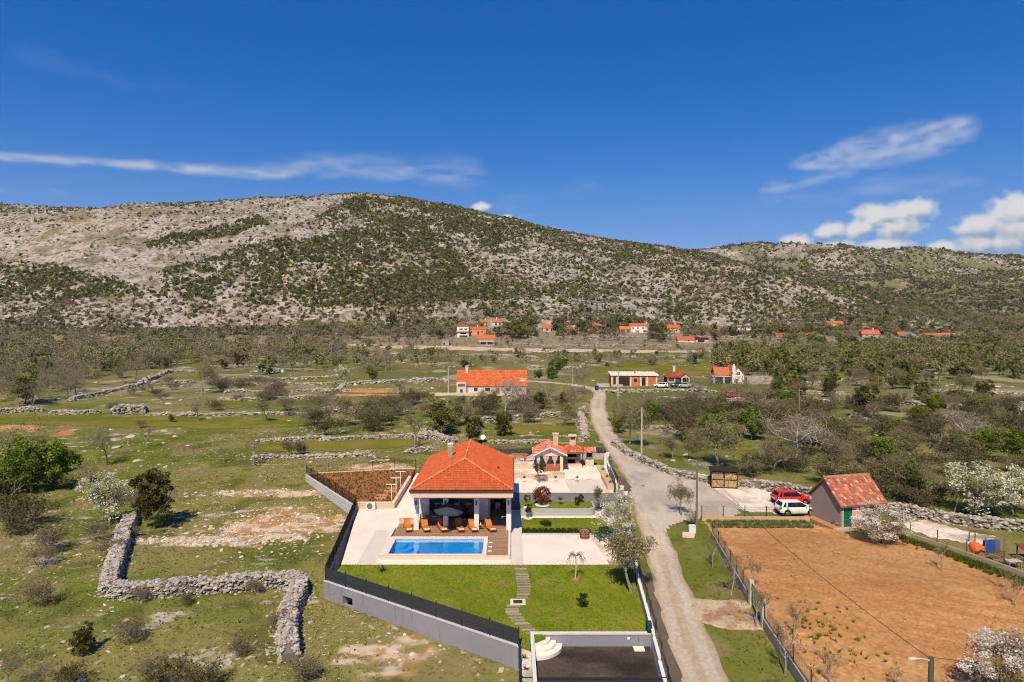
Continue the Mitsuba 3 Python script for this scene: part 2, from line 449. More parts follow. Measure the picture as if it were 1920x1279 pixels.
def soil_col(p, n, uv):
    f = fbm(p.x / 6, p.y / 6, 4.0, 3)
    g = fbm(p.x * 1.4, p.y * 1.4, 8.0, 3)
    h = noise(p.x * 5.5, p.y * 5.5, 2.0)
    row = noise((p.x * 0.55 + p.y * 0.83) * 2.2, (p.x * 0.83 - p.y * 0.55) * 0.15, 3.0)
    c = mix((0.42, 0.222, 0.092), (0.52, 0.310, 0.145), smoothstep(0.3, 0.7, f * 0.45 + g * 0.3 + row * 0.25))
    c = mix(c, (0.56, 0.40, 0.24), smoothstep(0.76, 0.92, noise(p.x * 9, p.y * 9, 2.0)) * 0.5)
    c = c * (0.8 + 0.4 * h)
    return mix(c, (0.20, 0.10, 0.04), smoothstep(0.45, 0.75, fbm(p.x / 9 + 3, p.y / 7, 12.0, 3)) * 0.26)


bsdf('redsoil_look', {'type': 'diffuse', 'reflectance': mikit.proc(lambda p, n, uv: mix((0.25, 0.11, 0.042), (0.36, 0.18, 0.075), fbm(p.x * 1.3, p.y * 1.3, 2.0, 4)) * (0.8 + 0.4 * noise(p.x * 6, p.y * 6, 3.0)))})
bsdf('plaster_look', {'type': 'diffuse', 'reflectance': mikit.proc(lambda p, n, uv: mix((0.235, 0.25, 0.31), (0.29, 0.30, 0.35), fbm(p.x * .8, p.y * .8, p.z * 1.5, 3)) * (1 - 0.22 * smoothstep(0.55, 0.8, fbm(p.x * 3.5, p.y * 3.5, p.z * .35, 3))))})
bsdf('soil_look', {'type': 'diffuse', 'reflectance': mikit.proc(soil_col)})


def road_col(p, n, uv):
    f = fbm(p.x / 3, p.y / 5, 4.0, 4)
    g = noise(p.x * 6, p.y * 5, 1.0)
    u = dr.abs(uv.x - 0.5) * 2
    c = mix((0.42, 0.355, 0.275), (0.55, 0.485, 0.395), smoothstep(0.3, 0.7, f))
    c = mix(c, (0.52, 0.49, 0.45), smoothstep(0.55, 0.2, dr.abs(u - 0.45) * 2 + (f - 0.5) * 0.6) * 0.5)
    c = mix(c, (0.29, 0.235, 0.165), smoothstep(0.72, 0.98, u + (f - 0.5) * 0.5) * 0.8)
    return c * (0.86 + 0.28 * g)


bsdf('road_look', {'type': 'diffuse', 'reflectance': mikit.proc(road_col)})


def asphalt_col(p, n, uv):
    f = fbm(p.x / 2.5, p.y / 1.6, 4.0, 4)
    g = noise(p.x * 14, p.y * 12, 1.0)
    return mix((0.040, 0.034, 0.032), (0.095, 0.078, 0.068), smoothstep(0.3, 0.75, f)) * (0.75 + 0.5 * g)


bsdf('asphalt_look', {'type': 'diffuse', 'reflectance': mikit.proc(asphalt_col)})


def pale_col(p, n, uv):
    """Worn pale paving, plaster and concrete: the vertex colour is not used; small stains and wear."""
    f = fbm(p.x / 1.7, p.y / 1.7, p.z / 1.7, 4)
    g = noise(p.x * 7, p.y * 7, p.z * 7)
    return mix((0.75, 0.71, 0.655), (0.81, 0.775, 0.725), smoothstep(0.3, 0.65, f)) * (0.96 + 0.05 * g)


bsdf('paving_look', {'type': 'diffuse', 'reflectance': mikit.proc(pale_col)})


def apron_col(p, n, uv):
    f = fbm(p.x / 2.2, p.y / 3.2, 4.0, 4)
    g = noise(p.x * 7, p.y * 7, 1.0)
    return mix((0.395, 0.36, 0.315), (0.50, 0.465, 0.415), smoothstep(0.3, 0.7, f)) * (0.9 + 0.2 * g)


bsdf('apron_look', {'type': 'diffuse', 'reflectance': mikit.proc(apron_col)})


def gravel_col(p, n, uv):
    f = fbm(p.x / 1.5, p.y / 1.5, 4.0, 4)
    g = noise(p.x * 6, p.y * 6, 1.0)
    edge = smoothstep(0.56, 0.75, fbm(p.x / 3, p.y / 3, 14.0, 3))
    c = mix((0.56, 0.49, 0.41), (0.76, 0.71, 0.64), smoothstep(0.3, 0.65, f)) * (0.85 + 0.25 * g)
    return mix(c, (0.22, 0.19, 0.09), edge * 0.7)


bsdf('gravel_look', {'type': 'diffuse', 'reflectance': mikit.proc(gravel_col)})


def mottled(c, v, rng, n):
    return np.clip(np.asarray(c) * (1 + v * (rng.random((n, 1)) - .5) * 2), 0, 0.9)


# ------------------------------------------------------------------ ground
def build_ground():
    ys = np.concatenate([np.arange(12, 100, 0.55), np.geomspace(100, 430, 210), np.linspace(431, 960, 330), np.linspace(962, 1640, 230), np.geomspace(1660, 5200, 14)])
    us = np.concatenate([np.linspace(-3.5, -1.25, 14), np.linspace(-1.2, 1.2, 560), np.linspace(1.25, 3.5, 14)])
    u, y = np.meshgrid(us, ys)
    x = u * (y * 0.80 + 8)
    z = G(x, y)
    nr, nc = x.shape
    v = np.stack([x, y, z], -1).reshape(-1, 3)
    i, j = np.meshgrid(np.arange(nr - 1), np.arange(nc - 1), indexing='ij')
    a = i * nc + j
    q = np.stack([a, a + 1, a + nc + 1, a + nc], -1).reshape(-1, 4)
    k = put('ground', (v, q), 'ground_look', True)
    labels[k] = {'kind': 'structure', 'label': 'grassy stony valley floor rising to two limestone hills'}
    # behind and below the drone the pasture simply goes on
    xs, ys = np.linspace(-60, 60, 13), np.linspace(-220, 12, 16)
    m = B()
    X, Y = np.meshgrid(xs * 4, ys)
    i, j = np.meshgrid(np.arange(15), np.arange(12), indexing='ij')
    a = i * 13 + j
    m.add(np.stack([X, Y, G(X, np.maximum(Y, 12))], -1).reshape(-1, 3), np.stack([a, a + 1, a + 14, a + 13], -1).reshape(-1, 4))
    k = put('pasture', m.mesh(), 'ground_look')
    labels[k] = {'kind': 'structure'}


build_ground()


def drape(pts, lift, step, look, name, label=None, rough=0.0, smooth=True, seed=0):
    """A patch of ground cover: the polygon filled with a fine grid that follows the ground."""
    P = pts if isinstance(pts, sg.Polygon) else sg.Polygon(pts)
    x0, y0, x1, y1 = P.bounds
    gx, gy = np.arange(x0, x1 + step, step), np.arange(y0, y1 + step, step)
    X, Y = np.meshgrid(gx, gy)
    ins = shapely.contains(P.buffer(step * 0.3), shapely.points(X.ravel(), Y.ravel())).reshape(X.shape)
    Z = G(X, Y) + lift
    if rough:
        Z = Z + (meshkit.fbm(np.stack([X * 1.6, Y * 1.6, 0 * X + seed], -1), 3, seed) - .5) * rough
    d = shapely.distance(P.exterior, shapely.points(X.ravel(), Y.ravel())).reshape(X.shape)
    Z = np.where(d < step, Z - lift * 0.6, Z)
    nc = X.shape[1]
    i, j = np.meshgrid(np.arange(X.shape[0] - 1), np.arange(nc - 1), indexing='ij')
    a = (i * nc + j)
    ok = ins[:-1, :-1] & ins[1:, :-1] & ins[:-1, 1:] & ins[1:, 1:]
    a = a[ok]
    q = np.stack([a, a + 1, a + nc + 1, a + nc], -1)
    used, inv = np.unique(q, return_inverse=True)
    v = np.stack([X, Y, Z], -1).reshape(-1, 3)[used]
    k = fresh(name)
    scene[k] = mikit.ply((v, inv.reshape(-1, 4)), look, smooth=smooth)
    labels[k] = {'kind': 'structure', **({'label': label} if label else {})}
    return k


def ragged(pts, amp=0.5, seed=0, step=1.0):
    """The outline of a worn patch of ground."""
    P = sg.Polygon(pts).exterior
    n = max(12, int(P.length / step))
    q = np.array([P.interpolate(t, normalized=True).coords[0] for t in np.linspace(0, 1, n, endpoint=False)])
    o = np.stack([meshkit.fbm(np.column_stack([q / 2.2, np.full(n, seed + k)]), 3, seed + k) - .5 for k in (0, 7)], -1)
    return sg.Polygon(q + o * 2 * amp).buffer(0)


def strip(line, lift, look, name, label=None, step=0.6, n=7, uv=True):
    """A road: a ribbon along a line of (x, y, half width)."""
    L = np.asarray(line, float)
    s = np.concatenate([[0], np.cumsum(np.linalg.norm(np.diff(L[:, :2], axis=0), axis=1))])
    from scipy.interpolate import CubicSpline
    cs = CubicSpline(s, L)
    t = np.arange(0, s[-1], step)
    p = cs(t)
    d = cs(t, 1)[:, :2]
    d /= np.linalg.norm(d, axis=1, keepdims=True)
    nrm = np.stack([d[:, 1], -d[:, 0]], -1)
    jit = (meshkit.fbm(np.stack([t / 3.0, 0 * t, 0 * t], -1), 3, 5) - .5) * 0.5
    k = np.linspace(-1, 1, n)
    xy = p[:, None, :2] + nrm[:, None] * (k[None, :, None] * (p[:, 2] + jit)[:, None, None])
    z = G(xy[..., 0], xy[..., 1]) + lift - (np.abs(k) > .99) * lift * .8
    v = np.dstack([xy, z]).reshape(-1, 3)
    i, j = np.meshgrid(np.arange(len(t) - 1), np.arange(n - 1), indexing='ij')
    a = i * n + j
    q = np.stack([a, a + 1, a + n + 1, a + n], -1).reshape(-1, 4)
    U = np.stack([np.broadcast_to((k + 1) / 2, (len(t), n)), np.broadcast_to(t[:, None], (len(t), n))], -1).reshape(-1, 2)
    key = fresh(name)
    scene[key] = mikit.ply((v, q), look, smooth=True, uv=U)
    labels[key] = {'kind': 'structure', **({'label': label} if label else {})}
    return key


strip(ROAD, 0.07, 'road_look', 'road', 'sandy single-track lane climbing past the villa into the valley')
# the concrete forecourt that widens the lane at the driveway
APRON = [(13.0, 75), (13.9, 67), (15.1, 66.2), (16.3, 69), (19.5, 71.5), (24.4, 72.2), (25.9, 76.5), (24.7, 86), (23.0, 90.5), (19.5, 95), (17.5, 99), (15.5, 97), (14.5, 84)]
drape(ragged(APRON, .12, 3), 0.10, 0.5, 'apron_look', 'forecourt', 'grey concrete turning place beside the lane')
drape(ragged([(25.6, 74.2), (33.5, 73.4), (34.6, 78.5), (31.5, 81.5), (27.5, 88.5), (24.2, 91.5), (24.6, 84)], .7, 9), 0.06, 0.5, 'gravel_look', 'gravel_yard', 'white gravel yard where the cars are parked')
bsdf('old_asphalt_look', {'type': 'diffuse', 'reflectance': mikit.proc(lambda p, n, uv: mix((0.105, 0.085, 0.075), (0.165, 0.14, 0.12), fbm(p.x / 1.2, p.y / 2.2, 2.0, 4)))})
drape(ragged([(9.05, 26), (10.55, 26), (10.4, 38.5), (10.85, 46), (11.3, 52), (11.5, 57.5), (10.75, 57.5), (10.2, 52.7), (9.7, 46), (9.1, 38.2)], .1, 5), 0.085, 0.3, 'old_asphalt_look', 'asphalt_strip', 'dark old asphalt strip between the villa wall and the lane')
drape(ragged([(12.25, 77.3), (13.5, 77.2), (14.4, 80.5), (14.3, 86), (13.4, 92), (12.9, 92)], .1, 6), 0.115, 0.3, 'old_asphalt_look', 'asphalt_strip', 'dark old asphalt beside the pavilion garden wall')
FIELD = [(19.7, 65.6), (20.2, 71.0), (31.0, 70.8), (31.8, 69.0), (35.5, 66.6), (38.4, 65.1), (40.4, 60), (43.6, 50.5), (45, 40), (45, 26), (16.4, 26), (17.3, 38.0), (18.2, 50), (19.2, 60)]
drape(FIELD, 0.07, 0.22, 'soil_look', 'ploughed_field', 'freshly tilled orange-brown field beside the lane', rough=0.16, seed=4)
bsdf('dirt_look', {'type': 'diffuse', 'reflectance': mikit.proc(lambda p, n, uv: mix((0.36, 0.235, 0.145), (0.50, 0.41, 0.31), smoothstep(0.35, 0.65, fbm(p.x / 1.1, p.y / 1.1, 2.0, 4))) * (0.85 + 0.3 * noise(p.x * 6, p.y * 6, 3.0)))})
# bare earth where the gap in the field fence meets the lane
drape(ragged([(12.7, 52.5), (14.2, 51.6), (17.6, 51.6), (18.0, 46.5), (15.0, 46.4), (12.8, 48)], .5, 12, .7), 0.05, 0.12, 'dirt_look', 'dirt_patch', 'trodden bare earth between the lane and the field gate')
drape(ragged([(36.5, 59), (41, 57.5), (48, 55.5), (48, 44), (44.5, 45.5), (40.5, 57)], .5, 14, .8), 0.06, 0.5, 'apron_look', 'concrete_yard', 'pale concrete yard of the neighbour at the right edge')
drape(ragged([(39.0, 71.5), (44, 71), (47.5, 66), (44.5, 63.5), (41, 65.5)], .6, 15, .8), 0.06, 0.5, 'gravel_look', 'gravel_yard', 'patch of white gravel beside the neighbour\'s concrete yard')


def strip_field(name, label, quad, look='soil_look', lift=0.12, step=1.0, amp=.8):
    drape(ragged([tuple(spot(*q)[:2]) for q in quad], amp, len(label), 2.0), lift, step, look, name, label)


strip_field('soil_strip', 'strip of red soil at the left edge of the photo', [(-20, 812), (-20, 799), (60, 797), (105, 800), (70, 808), (20, 812)])
strip_field('soil_strip', 'red soil strip below the left red strip, half overgrown', [(88, 822), (150, 816), (148, 808), (110, 808)])
strip_field('soil_strip', 'red soil strip left of the long orange-roofed house', [(645, 736), (738, 737), (742, 728), (668, 728)])
strip_field('soil_strip', 'narrow red soil strip below the walled fields', [(560, 744), (800, 741), (800, 738), (560, 740)])
strip_field('soil_strip', 'thin reddish strip behind the garden pavilions', [(985, 808), (1080, 804), (1080, 800), (985, 802)], lift=.1)
bsdf('meadow_look', {'type': 'diffuse', 'reflectance': mikit.proc(lambda p, n, uv: mix((0.125, 0.15, 0.022), (0.20, 0.185, 0.045), smoothstep(0.3, 0.7, fbm(p.x / 7, p.y / 5, 2.0, 4))))})
for lab, quad in (('long yellow-green meadow strip at the left', [(-30, 797), (480, 803), (600, 797), (560, 785), (0, 779), (-30, 780)]),
                  ('bright green field behind the garden pavilions', [(950, 814), (1085, 812), (1085, 796), (950, 798)]),
                  ('green field below the village on the right of the lane', [(1140, 712), (1335, 702), (1345, 682), (1190, 676), (1120, 690)]),
                  ('green walled field behind the villa', [(470, 848), (780, 840), (790, 822), (600, 826), (470, 832)]),
                  ('green field strip between two dry-stone walls', [(420, 760), (640, 758), (640, 750), (410, 752)]),
                  ('green field strip among the upper terraces', [(560, 715), (660, 714), (730, 705), (560, 705)]),
                  ('roadside meadow right of the lane bend', [(1250, 820), (1420, 850), (1430, 840), (1300, 800)])):
    strip_field('meadow', lab, quad, 'meadow_look', amp=2.0)
bsdf('trackbed_look', {'type': 'diffuse', 'reflectance': mikit.proc(lambda p, n, uv: mix((0.42, 0.335, 0.265), (0.56, 0.47, 0.385), fbm(p.x / 6, p.y / 6, 2.0, 4)))})
tr = [tuple(spot(px, py)[:2]) + (w,) for px, py, w in ((645, 646, 2.5), (700, 648.5, 4), (800, 652, 5), (900, 655, 6), (1000, 657.5, 6.5), (1100, 659, 6.5), (1200, 660, 5), (1290, 660, 4), (1370, 660, 3))]
strip(tr, 0.5, 'trackbed_look', 'dirt_track', 'pale dirt embankment road below the village', step=3)
tr = [tuple(spot(px, py)[:2]) + (2.2,) for px, py in ((1690, 668), (1760, 669), (1830, 670), (1960, 671))]
strip(tr, 0.4, 'trackbed_look', 'dirt_track', 'pale dirt road at the right edge of the valley', step=3)


# ------------------------------------------------------------------ the villa's plot: floors and lawns
WHITE, CREAM, GREYW = (0.80, 0.765, 0.71), (0.62, 0.53, 0.43), (0.26, 0.275, 0.335)
ANTH, PINK = (0.030, 0.036, 0.046), (0.60, 0.44, 0.35)
rng = np.random.default_rng(5)


def slab(name, pts, z0, z1, look, label=None, smooth=False):
    k = put(name, B().prism(pts, z0, z1, (0.5, 0.5, 0.5)), look, smooth, kind='structure')
    if label:
        labels[k]['label'] = label
    return k




def lawn(pts, z, label):
    """A lawn with a skin of short blades along the nearest stretch."""
    P = sg.Polygon(pts).difference(sg.Polygon([(-13.2, 51.7), (-12.0, 50.9), (-11.2, 52.3), (-12.4, 53.1)]).buffer(.05)) if len(pts) == 8 else sg.Polygon(pts)
    k = slab('lawn', P, z - 1.2, z, 'lawn_look', label)
    r = np.random.default_rng(int(abs(pts[0][0] * 100)))
    x0, y0, x1, y1 = P.bounds
    n = int((x1 - x0) * (y1 - y0) * 55)
    q = np.column_stack([r.uniform(x0, x1, n), r.uniform(y0, y1, n)])
    q = q[shapely.contains(P, shapely.points(q))]
    n = len(q)
    a = r.uniform(0, 2 * PI, n)
    w, h = 0.05, r.uniform(0.03, 0.075, n)
    c, s = np.cos(a) * w, np.sin(a) * w
    lean = r.normal(0, .03, (n, 2))
    v = np.stack([np.column_stack([q[:, 0] - c, q[:, 1] - s, np.full(n, z)]), np.column_stack([q[:, 0] + c, q[:, 1] + s, np.full(n, z)]),
                  np.column_stack([q[:, 0] + lean[:, 0], q[:, 1] + lean[:, 1], z + h])], 1).reshape(-1, 3)
    tone = np.clip(meshkit.fbm(np.column_stack([q / 2.6, 0 * q[:, :1]]), 3, 5) * 1.7 - .35, 0, 1)[:, None]
    col = (np.array([0.135, 0.205, 0.015]) * (1 - tone) + np.array([0.235, 0.28, 0.032]) * tone) * r.uniform(.8, 1.2, (n, 1))
    key = fresh('lawn_grass')
    scene[key] = mikit.ply((v, np.arange(3 * n).reshape(-1, 3)), 'leaf', color=np.repeat(col, 3, 0))
    labels[key] = {'kind': 'stuff', 'label': 'short mown grass of the ' + label.split(' lawn')[0] + ' lawn', 'category': 'grass'}


lawn([(-14.5, 53.2), (0.3, 42.9), (1.15, 42.1), (1.2, 44.5), (9.1, 44.5), (9.7, 52.7), (10.2, 56.75), (-14.35, 56.75)], -0.36, 'large front lawn below the pool terrace')
lawn([(1.0, 64.75), (9.6, 64.75), (9.3, 69.8), (1.0, 69.8)], -0.30, 'middle lawn behind the hedge')
lawn([(0.95, 70.8), (8.0, 70.8), (8.45, 71.3), (8.5, 73.25), (0.95, 73.25)], 0.42, 'narrow upper lawn strip with topiary')
lawn([(9.0, 89.6), (12.3, 89.0), (12.4, 92.5), (9.0, 92.5)], 0.93, 'small back lawn by the well')
# paving
bsdf('paving2_look', {'type': 'diffuse', 'reflectance': mikit.proc(lambda p, n, uv: mix((0.60, 0.57, 0.53), (0.68, 0.655, 0.62), fbm(p.x / 1.4, p.y / 1.9, 2.0, 4)))})
slab('pool_terrace', [(-14.4, 56.8), (-11.5, 56.8), (-11.5, 66.8), (-9.0, 66.8), (-9.0, 78), (-9.0, 90), (-12.7, 90), (-12.7, 73.35), (-16.7, 73.35)], -1.6, -0.354, 'paving_look', 'white paved terrace left of the pool and house')
slab('front_terrace', [(-11.5, 56.8), (8.2, 56.8), (7.4, 64.6), (0.9, 64.6), (0.9, 70.0), (0.9, 72.9), (-0.2, 72.9), (-0.2, 58.0), (-11.5, 58.0)], -1.6, -0.35, 'paving_look', 'white paved terrace right of the house')
slab('grey_paving', [(-13.1, 56.83), (-11.6, 56.83), (-11.6, 62), (-12.2, 66), (-13.3, 66)], -0.5, -0.346, 'paving2_look', 'grey paving band left of the pool')
slab('grey_paving', [(-0.15, 56.83), (0.95, 56.83), (0.95, 72.9), (0.05, 72.9), (-0.15, 65)], -0.5, -0.346, 'paving2_look', 'grey paving path right of the house')
slab('garden_path', [(0.9, 69.8), (9.3, 69.8), (10.6, 70), (10.9, 73.2), (8.6, 73.2), (8.6, 71.25), (8.1, 70.6), (0.9, 70.6)], -1.2, -0.29, 'paving_look', 'pale path behind the middle lawn')
slab('gravel_bed', [(7.4, 64.6), (8.2, 56.8), (10.1, 56.8), (11.0, 65), (11.1, 69.8), (9.3, 69.8), (9.6, 64.6)], -1.4, -0.37, 'gravel_look', 'pale gravel bed along the right boundary wall')
bsdf('drive_look', {'type': 'diffuse', 'reflectance': mikit.proc(lambda p, n, uv: mix((0.17, 0.165, 0.175), (0.24, 0.235, 0.24), fbm(p.x / 2, p.y / 1.5, 2.0, 4)))})
slab('driveway', [(-0.2, 73.35), (11.4, 73.35), (13.0, 73.5), (13.3, 76.9), (-0.2, 77.0)], -1.4, 0.45, 'drive_look', 'grey asphalt driveway from the lane')
slab('upper_terrace', [(-0.2, 77.0), (11.6, 77.0), (11.95, 83.6), (-0.2, 83.6)], -1.0, 0.455, 'paving_look', 'white upper terrace behind the driveway')
slab('slab_paving', [(6.6, 77.2), (11.3, 77.2), (11.5, 83.5), (6.4, 83.5)], 0.3, 0.461, 'paving2_look', 'paler grey slabs at the right of the upper terrace')
slab('pavilion_floor', [(-0.2, 83.8), (12.0, 83.8), (12.4, 89.4), (8.9, 89.4), (8.9, 93.4), (-9, 91.8), (-9, 78.2), (-0.2, 78.2)], -1.0, 0.9, 'paving_look', 'pale floor of the pavilion garden')
slab('gravel_bed', [(0.0, 84.0), (6.6, 84.0), (6.6, 85.2), (2.6, 85.2), (2.6, 86.1), (0, 86.1)], 0.5, 0.906, 'gravel_look', 'planted gravel bed in front of the pavilion')
slab('rock_garden', [(-0.1, 87.2), (2.7, 87.2), (2.7, 90.2), (-0.1, 90.2)], 0.5, 1.25, 'gravel_look', 'raised pale rock garden left of the pavilion')
# low walls
put('garden_wall', B().box(0.0, 6.5, 83.6, 83.85, 0.4, 0.98, PINK).box(2.6, 2.85, 82.75, 83.6, 0.4, 0.985, PINK).box(4.05, 4.3, 82.75, 83.6, 0.4, 0.985, PINK).box(2.85, 4.05, 82.75, 82.95, 0.4, 0.985, PINK)
    .box(2.85, 4.05, 82.95, 83.6, 0.5, 0.93, (0.42, 0.40, 0.38)), label='low pinkish wall with a square planter at the back of the upper terrace', cat='garden wall')
put('garden_wall', B().box(-0.1, 2.75, 86.9, 87.15, 0.8, 1.4, (0.62, 0.47, 0.30)), label='low sandy stone edging wall of the rock garden', cat='garden wall')
w = B()
arc = [(0.9, 70.45), (7.7, 70.45)] + [(7.7 + 0.95 * math.sin(t), 71.4 - 0.95 * math.cos(t)) for t in np.linspace(0.2, PI / 2, 8)] + [(8.65, 73.3)]
ring = sg.LineString(arc).buffer(0.11, cap_style=2, join_style=1)
w.prism(ring, -0.6, 0.50, (0.40, 0.405, 0.43))
put('retaining_wall', w, label='grey garden wall with a rounded right end below the upper lawn strip', cat='wall')
w = B().box(0.9, 7.6, 64.55, 64.72, -0.6, -0.22, (0.42, 0.42, 0.43))
put('lawn_edging', w, label='low grey edging under the hedge', cat='edging')

# lower parking court
slab('parking_court', [(1.5, 25), (8.7, 25), (8.75, 36), (9.1, 44.3), (1.5, 44.3)], -1.9, -1.19, 'asphalt_look', 'dark asphalt parking court at the bottom edge')
put('court_wall', B().box(1.45, 9.25, 44.26, 44.48, -1.6, -0.38, GREYW).box(1.40, 9.3, 44.20, 44.52, -0.379, -0.30, (0.64, 0.64, 0.65)),
    label='grey retaining wall between the lawn and the asphalt court', cat='retaining wall')
put('court_wall', B().box(1.2, 1.44, 26, 44.52, -1.8, -0.299, (0.62, 0.72, 0.72)), label='white low wall along the left side of the asphalt court', cat='retaining wall')
k = thing('corner_steps', 'white quarter-round steps from the lawn down to the asphalt court', 'steps')
for i, (r, z) in enumerate(((1.85, -0.97), (1.45, -0.77), (1.05, -0.57), (0.65, -0.383))):
    fan = [(1.46, 44.24)] + [(1.46 + r * math.sin(t), 44.24 - r * 1.0 * math.cos(t)) for t in np.linspace(0, PI / 2, 18)]
    put('step', B().prism(fan, -1.5, z, (0.80, 0.775, 0.73)), parent=k)
slab('pebble_bed', [(0.42, 30), (1.18, 30), (1.18, 42.0), (0.42, 42.5)], -1.6, -0.4, 'gravel_look', 'white pebble bed between the fence and the court wall')
k = thing('garden_tap', 'standing water tap with a white drip tray by the grey court wall', 'tap')
put('pipe', B().tube([(8.3, 44.1, -1.19), (8.3, 44.1, -0.5), (8.3, 43.98, -0.45), (8.3, 43.93, -0.52)], 0.035, 6, (.25, .25, .26)), parent=k)
put('drip_tray', B().box(7.95, 8.65, 43.55, 44.15, -1.18, -1.10, (0.72, 0.75, 0.74)), parent=k)
put('wall_socket', B().box(7.6, 7.76, 44.22, 44.26, -0.72, -0.56, (.8, .8, .8)), label='small white socket box on the grey court wall', cat='socket')
k = thing('hose_reel', 'dark green hose reel on the boundary wall at the court corner', 'hose reel')
put('drum', B().tube([(8.95, 44.6, -0.05), (9.25, 44.6, -0.05)], 0.42, 14, (0.02, 0.06, 0.07)), parent=k)
put('bracket', B().box(9.0, 9.2, 44.3, 44.9, -0.9, -0.4, (0.03, 0.07, 0.08)), parent=k)

# ------------------------------------------------------------------ boundary walls and fences


def wall_line(m, pts, th, zb, zt, c, cap=None):
    for (a, b) in zip(pts[:-1], pts[1:]):
        a, b = np.array(a, float), np.array(b, float)
        h = zt - zb
        A, Bb = np.array([*a, zb + h / 2]), np.array([*b, zb + h / 2])
        m.beam(A, Bb, th, h, c)
        if cap is not None:
            m.beam(np.array([*a, zt + .025]), np.array([*b, zt + .025]), th + .06, .05, cap)


def slat_fence(name, pts, z0, h, label, n_per=2.3, slats=9, zstep=None, col=ANTH):
    k = thing(name, label, 'fence')
    pts = np.array(pts, float)
    for s, (a, b) in enumerate(zip(pts[:-1], pts[1:])):
        L = np.linalg.norm(b - a)
        n = max(1, round(L / n_per))
        for i in range(n + (s == len(pts) - 2)):
            p = a + (b - a) * i / n
            z = z0 if zstep is None else zstep(p)
            put('post', B().beam((*p, z - .05), (*p, z + h + .12), .08, .08, np.array(col) * .8), 'satin', parent=k)
        for i in range(n):
            p, q = a + (b - a) * (i + .03) / n, a + (b - a) * (i + .97) / n
            z = z0 if zstep is None else zstep((p + q) / 2)
            m = B()
            for t in range(slats):
                zz = z + .06 + (h - .08) * (t + .5) / slats
                m.beam((*p, zz), (*q, zz), .025, (h - .08) / slats * .86, np.array(col) * (1 + .25 * rng.random()))
            put('slat_panel', m, 'satin', parent=k)
    return k


def wire_fence(name, pts, z0, h, label, n_per=2.5, col=(0.02, 0.022, 0.026), wire=0.006, dx=.09, dz=.2, post=0.06, group=None):
    """Welded-mesh panels between posts; pts carry (x, y) and z0 may be a function."""
    k = thing(name, label, 'fence', group)
    pts = np.array(pts, float)
    zf = z0 if callable(z0) else (lambda p: z0)
    for s, (a, b) in enumerate(zip(pts[:-1], pts[1:])):
        L = np.linalg.norm(b - a)
        n = max(1, round(L / n_per))
        for i in range(n + (s == len(pts) - 2)):
            p = a + (b - a) * i / n
            put('post', B().beam((*p, zf(p) - .3), (*p, zf(p) + h + .06), post, post, col), parent=k)
        for i in range(n):
            p, q = a + (b - a) * i / n, a + (b - a) * (i + 1) / n
            zp, zq = zf(p), zf(q)
            m = B()
            for t in range(int(h / dz) + 1):
                m.tube([(*p, zp + .05 + t * dz), (*q, zq + .05 + t * dz)], wire * 1.5, 3, col, cap=False)
            for t in np.arange(dx, L / n, dx):
                f = t / (L / n)
                x, z = p + (q - p) * f, zp + (zq - zp) * f
                m.tube([(*x, z + .04), (*x, z + h)], wire, 3, col, cap=False)
            put('mesh_panel', m, parent=k)
    return k


A0, B0, E0, F0 = np.array([-14.75, 53.2]), np.array([0.42, 42.6]), np.array([-16.9, 73.3]), np.array([-26.7, 88.0])
k = thing('boundary_wall', 'grey front retaining wall with a square drain niche below the slatted fence', 'retaining wall')
m = B()
d = (B0 - A0) / np.linalg.norm(B0 - A0)
nrm = np.array([-d[1], d[0]])
LL = np.linalg.norm(B0 - A0)
n0, n1 = 2.15, 3.25
for s0, s1, zb, zt in ((-.1, n0, -2.6, -.34), (n1, LL + .1, -2.6, -.34), (n0, n1, -0.95, -.34), (n0, n1, -2.6, -1.62)):
    m.beam((*(A0 + d * s0), (zb + zt) / 2), (*(A0 + d * s1), (zb + zt) / 2), .26, zt - zb, GREYW)
put('wall', m, 'plaster_look', parent=k)
m = B()
c0, c1 = A0 + d * (n0 + n1) / 2 + nrm * .9, A0 + d * (n0 + n1) / 2 + nrm * .12
for s in (n0 - .05, n1 + .05):
    p = A0 + d * s + nrm * .13
    m.beam((*p, -1.3), (*(p + nrm * .9), -1.3), .1, .75, (.30, .30, .32))
m.beam((*(A0 + d * n0 + nrm * .95), -1.3), (*(A0 + d * n1 + nrm * .95), -1.3), .1, .75, (.25, .25, .26))
put('niche', m, parent=k)
put('coping', B().beam((*(A0 - d * .1), -.31), (*(B0 + d * .1), -.31), .34, .055, (.50, .515, .56)), parent=k)
slat_fence('slatted_fence', [A0 + nrm * .02, B0 + nrm * .02], -.28, 1.05, 'anthracite slatted fence on the grey front wall')
m = B()
wall_line(m, [A0 + (-.0, .1), E0], .26, -2.4, -.22, GREYW, (.46, .475, .52))
put('boundary_wall', m, 'plaster_look', label='grey wall along the left side of the pool terrace', cat='retaining wall')
m = B()
wall_line(m, [E0, F0], .26, -2.2, -.1, (.50, .52, .56), (.62, .63, .66))
put('boundary_wall', m, label='pale grey wall of the soil garden at its far left', cat='retaining wall')
wire_fence('mesh_fence', [A0 + (.02, .1), E0], -.17, 1.15, 'black mesh fence along the left side of the pool terrace', 1.9, wire=0.009, dx=.075, dz=.18)
wire_fence('mesh_fence', [E0, F0], -.05, 1.15, 'black mesh fence above the soil garden wall', 2.3, wire=.009)
wire_fence('mesh_fence', [F0, (-13.0, 91.2), (-9.0, 92.3)], -.0, 1.2, 'black mesh fence along the back of the soil garden', 3.0, wire=.004, dx=.15)
m = B()
wall_line(m, [F0, (-13.0, 91.0)], .22, -1.2, .12, (.66, .55, .43))
put('garden_wall', m, label='sandy kerb wall at the back of the soil garden', cat='garden wall')
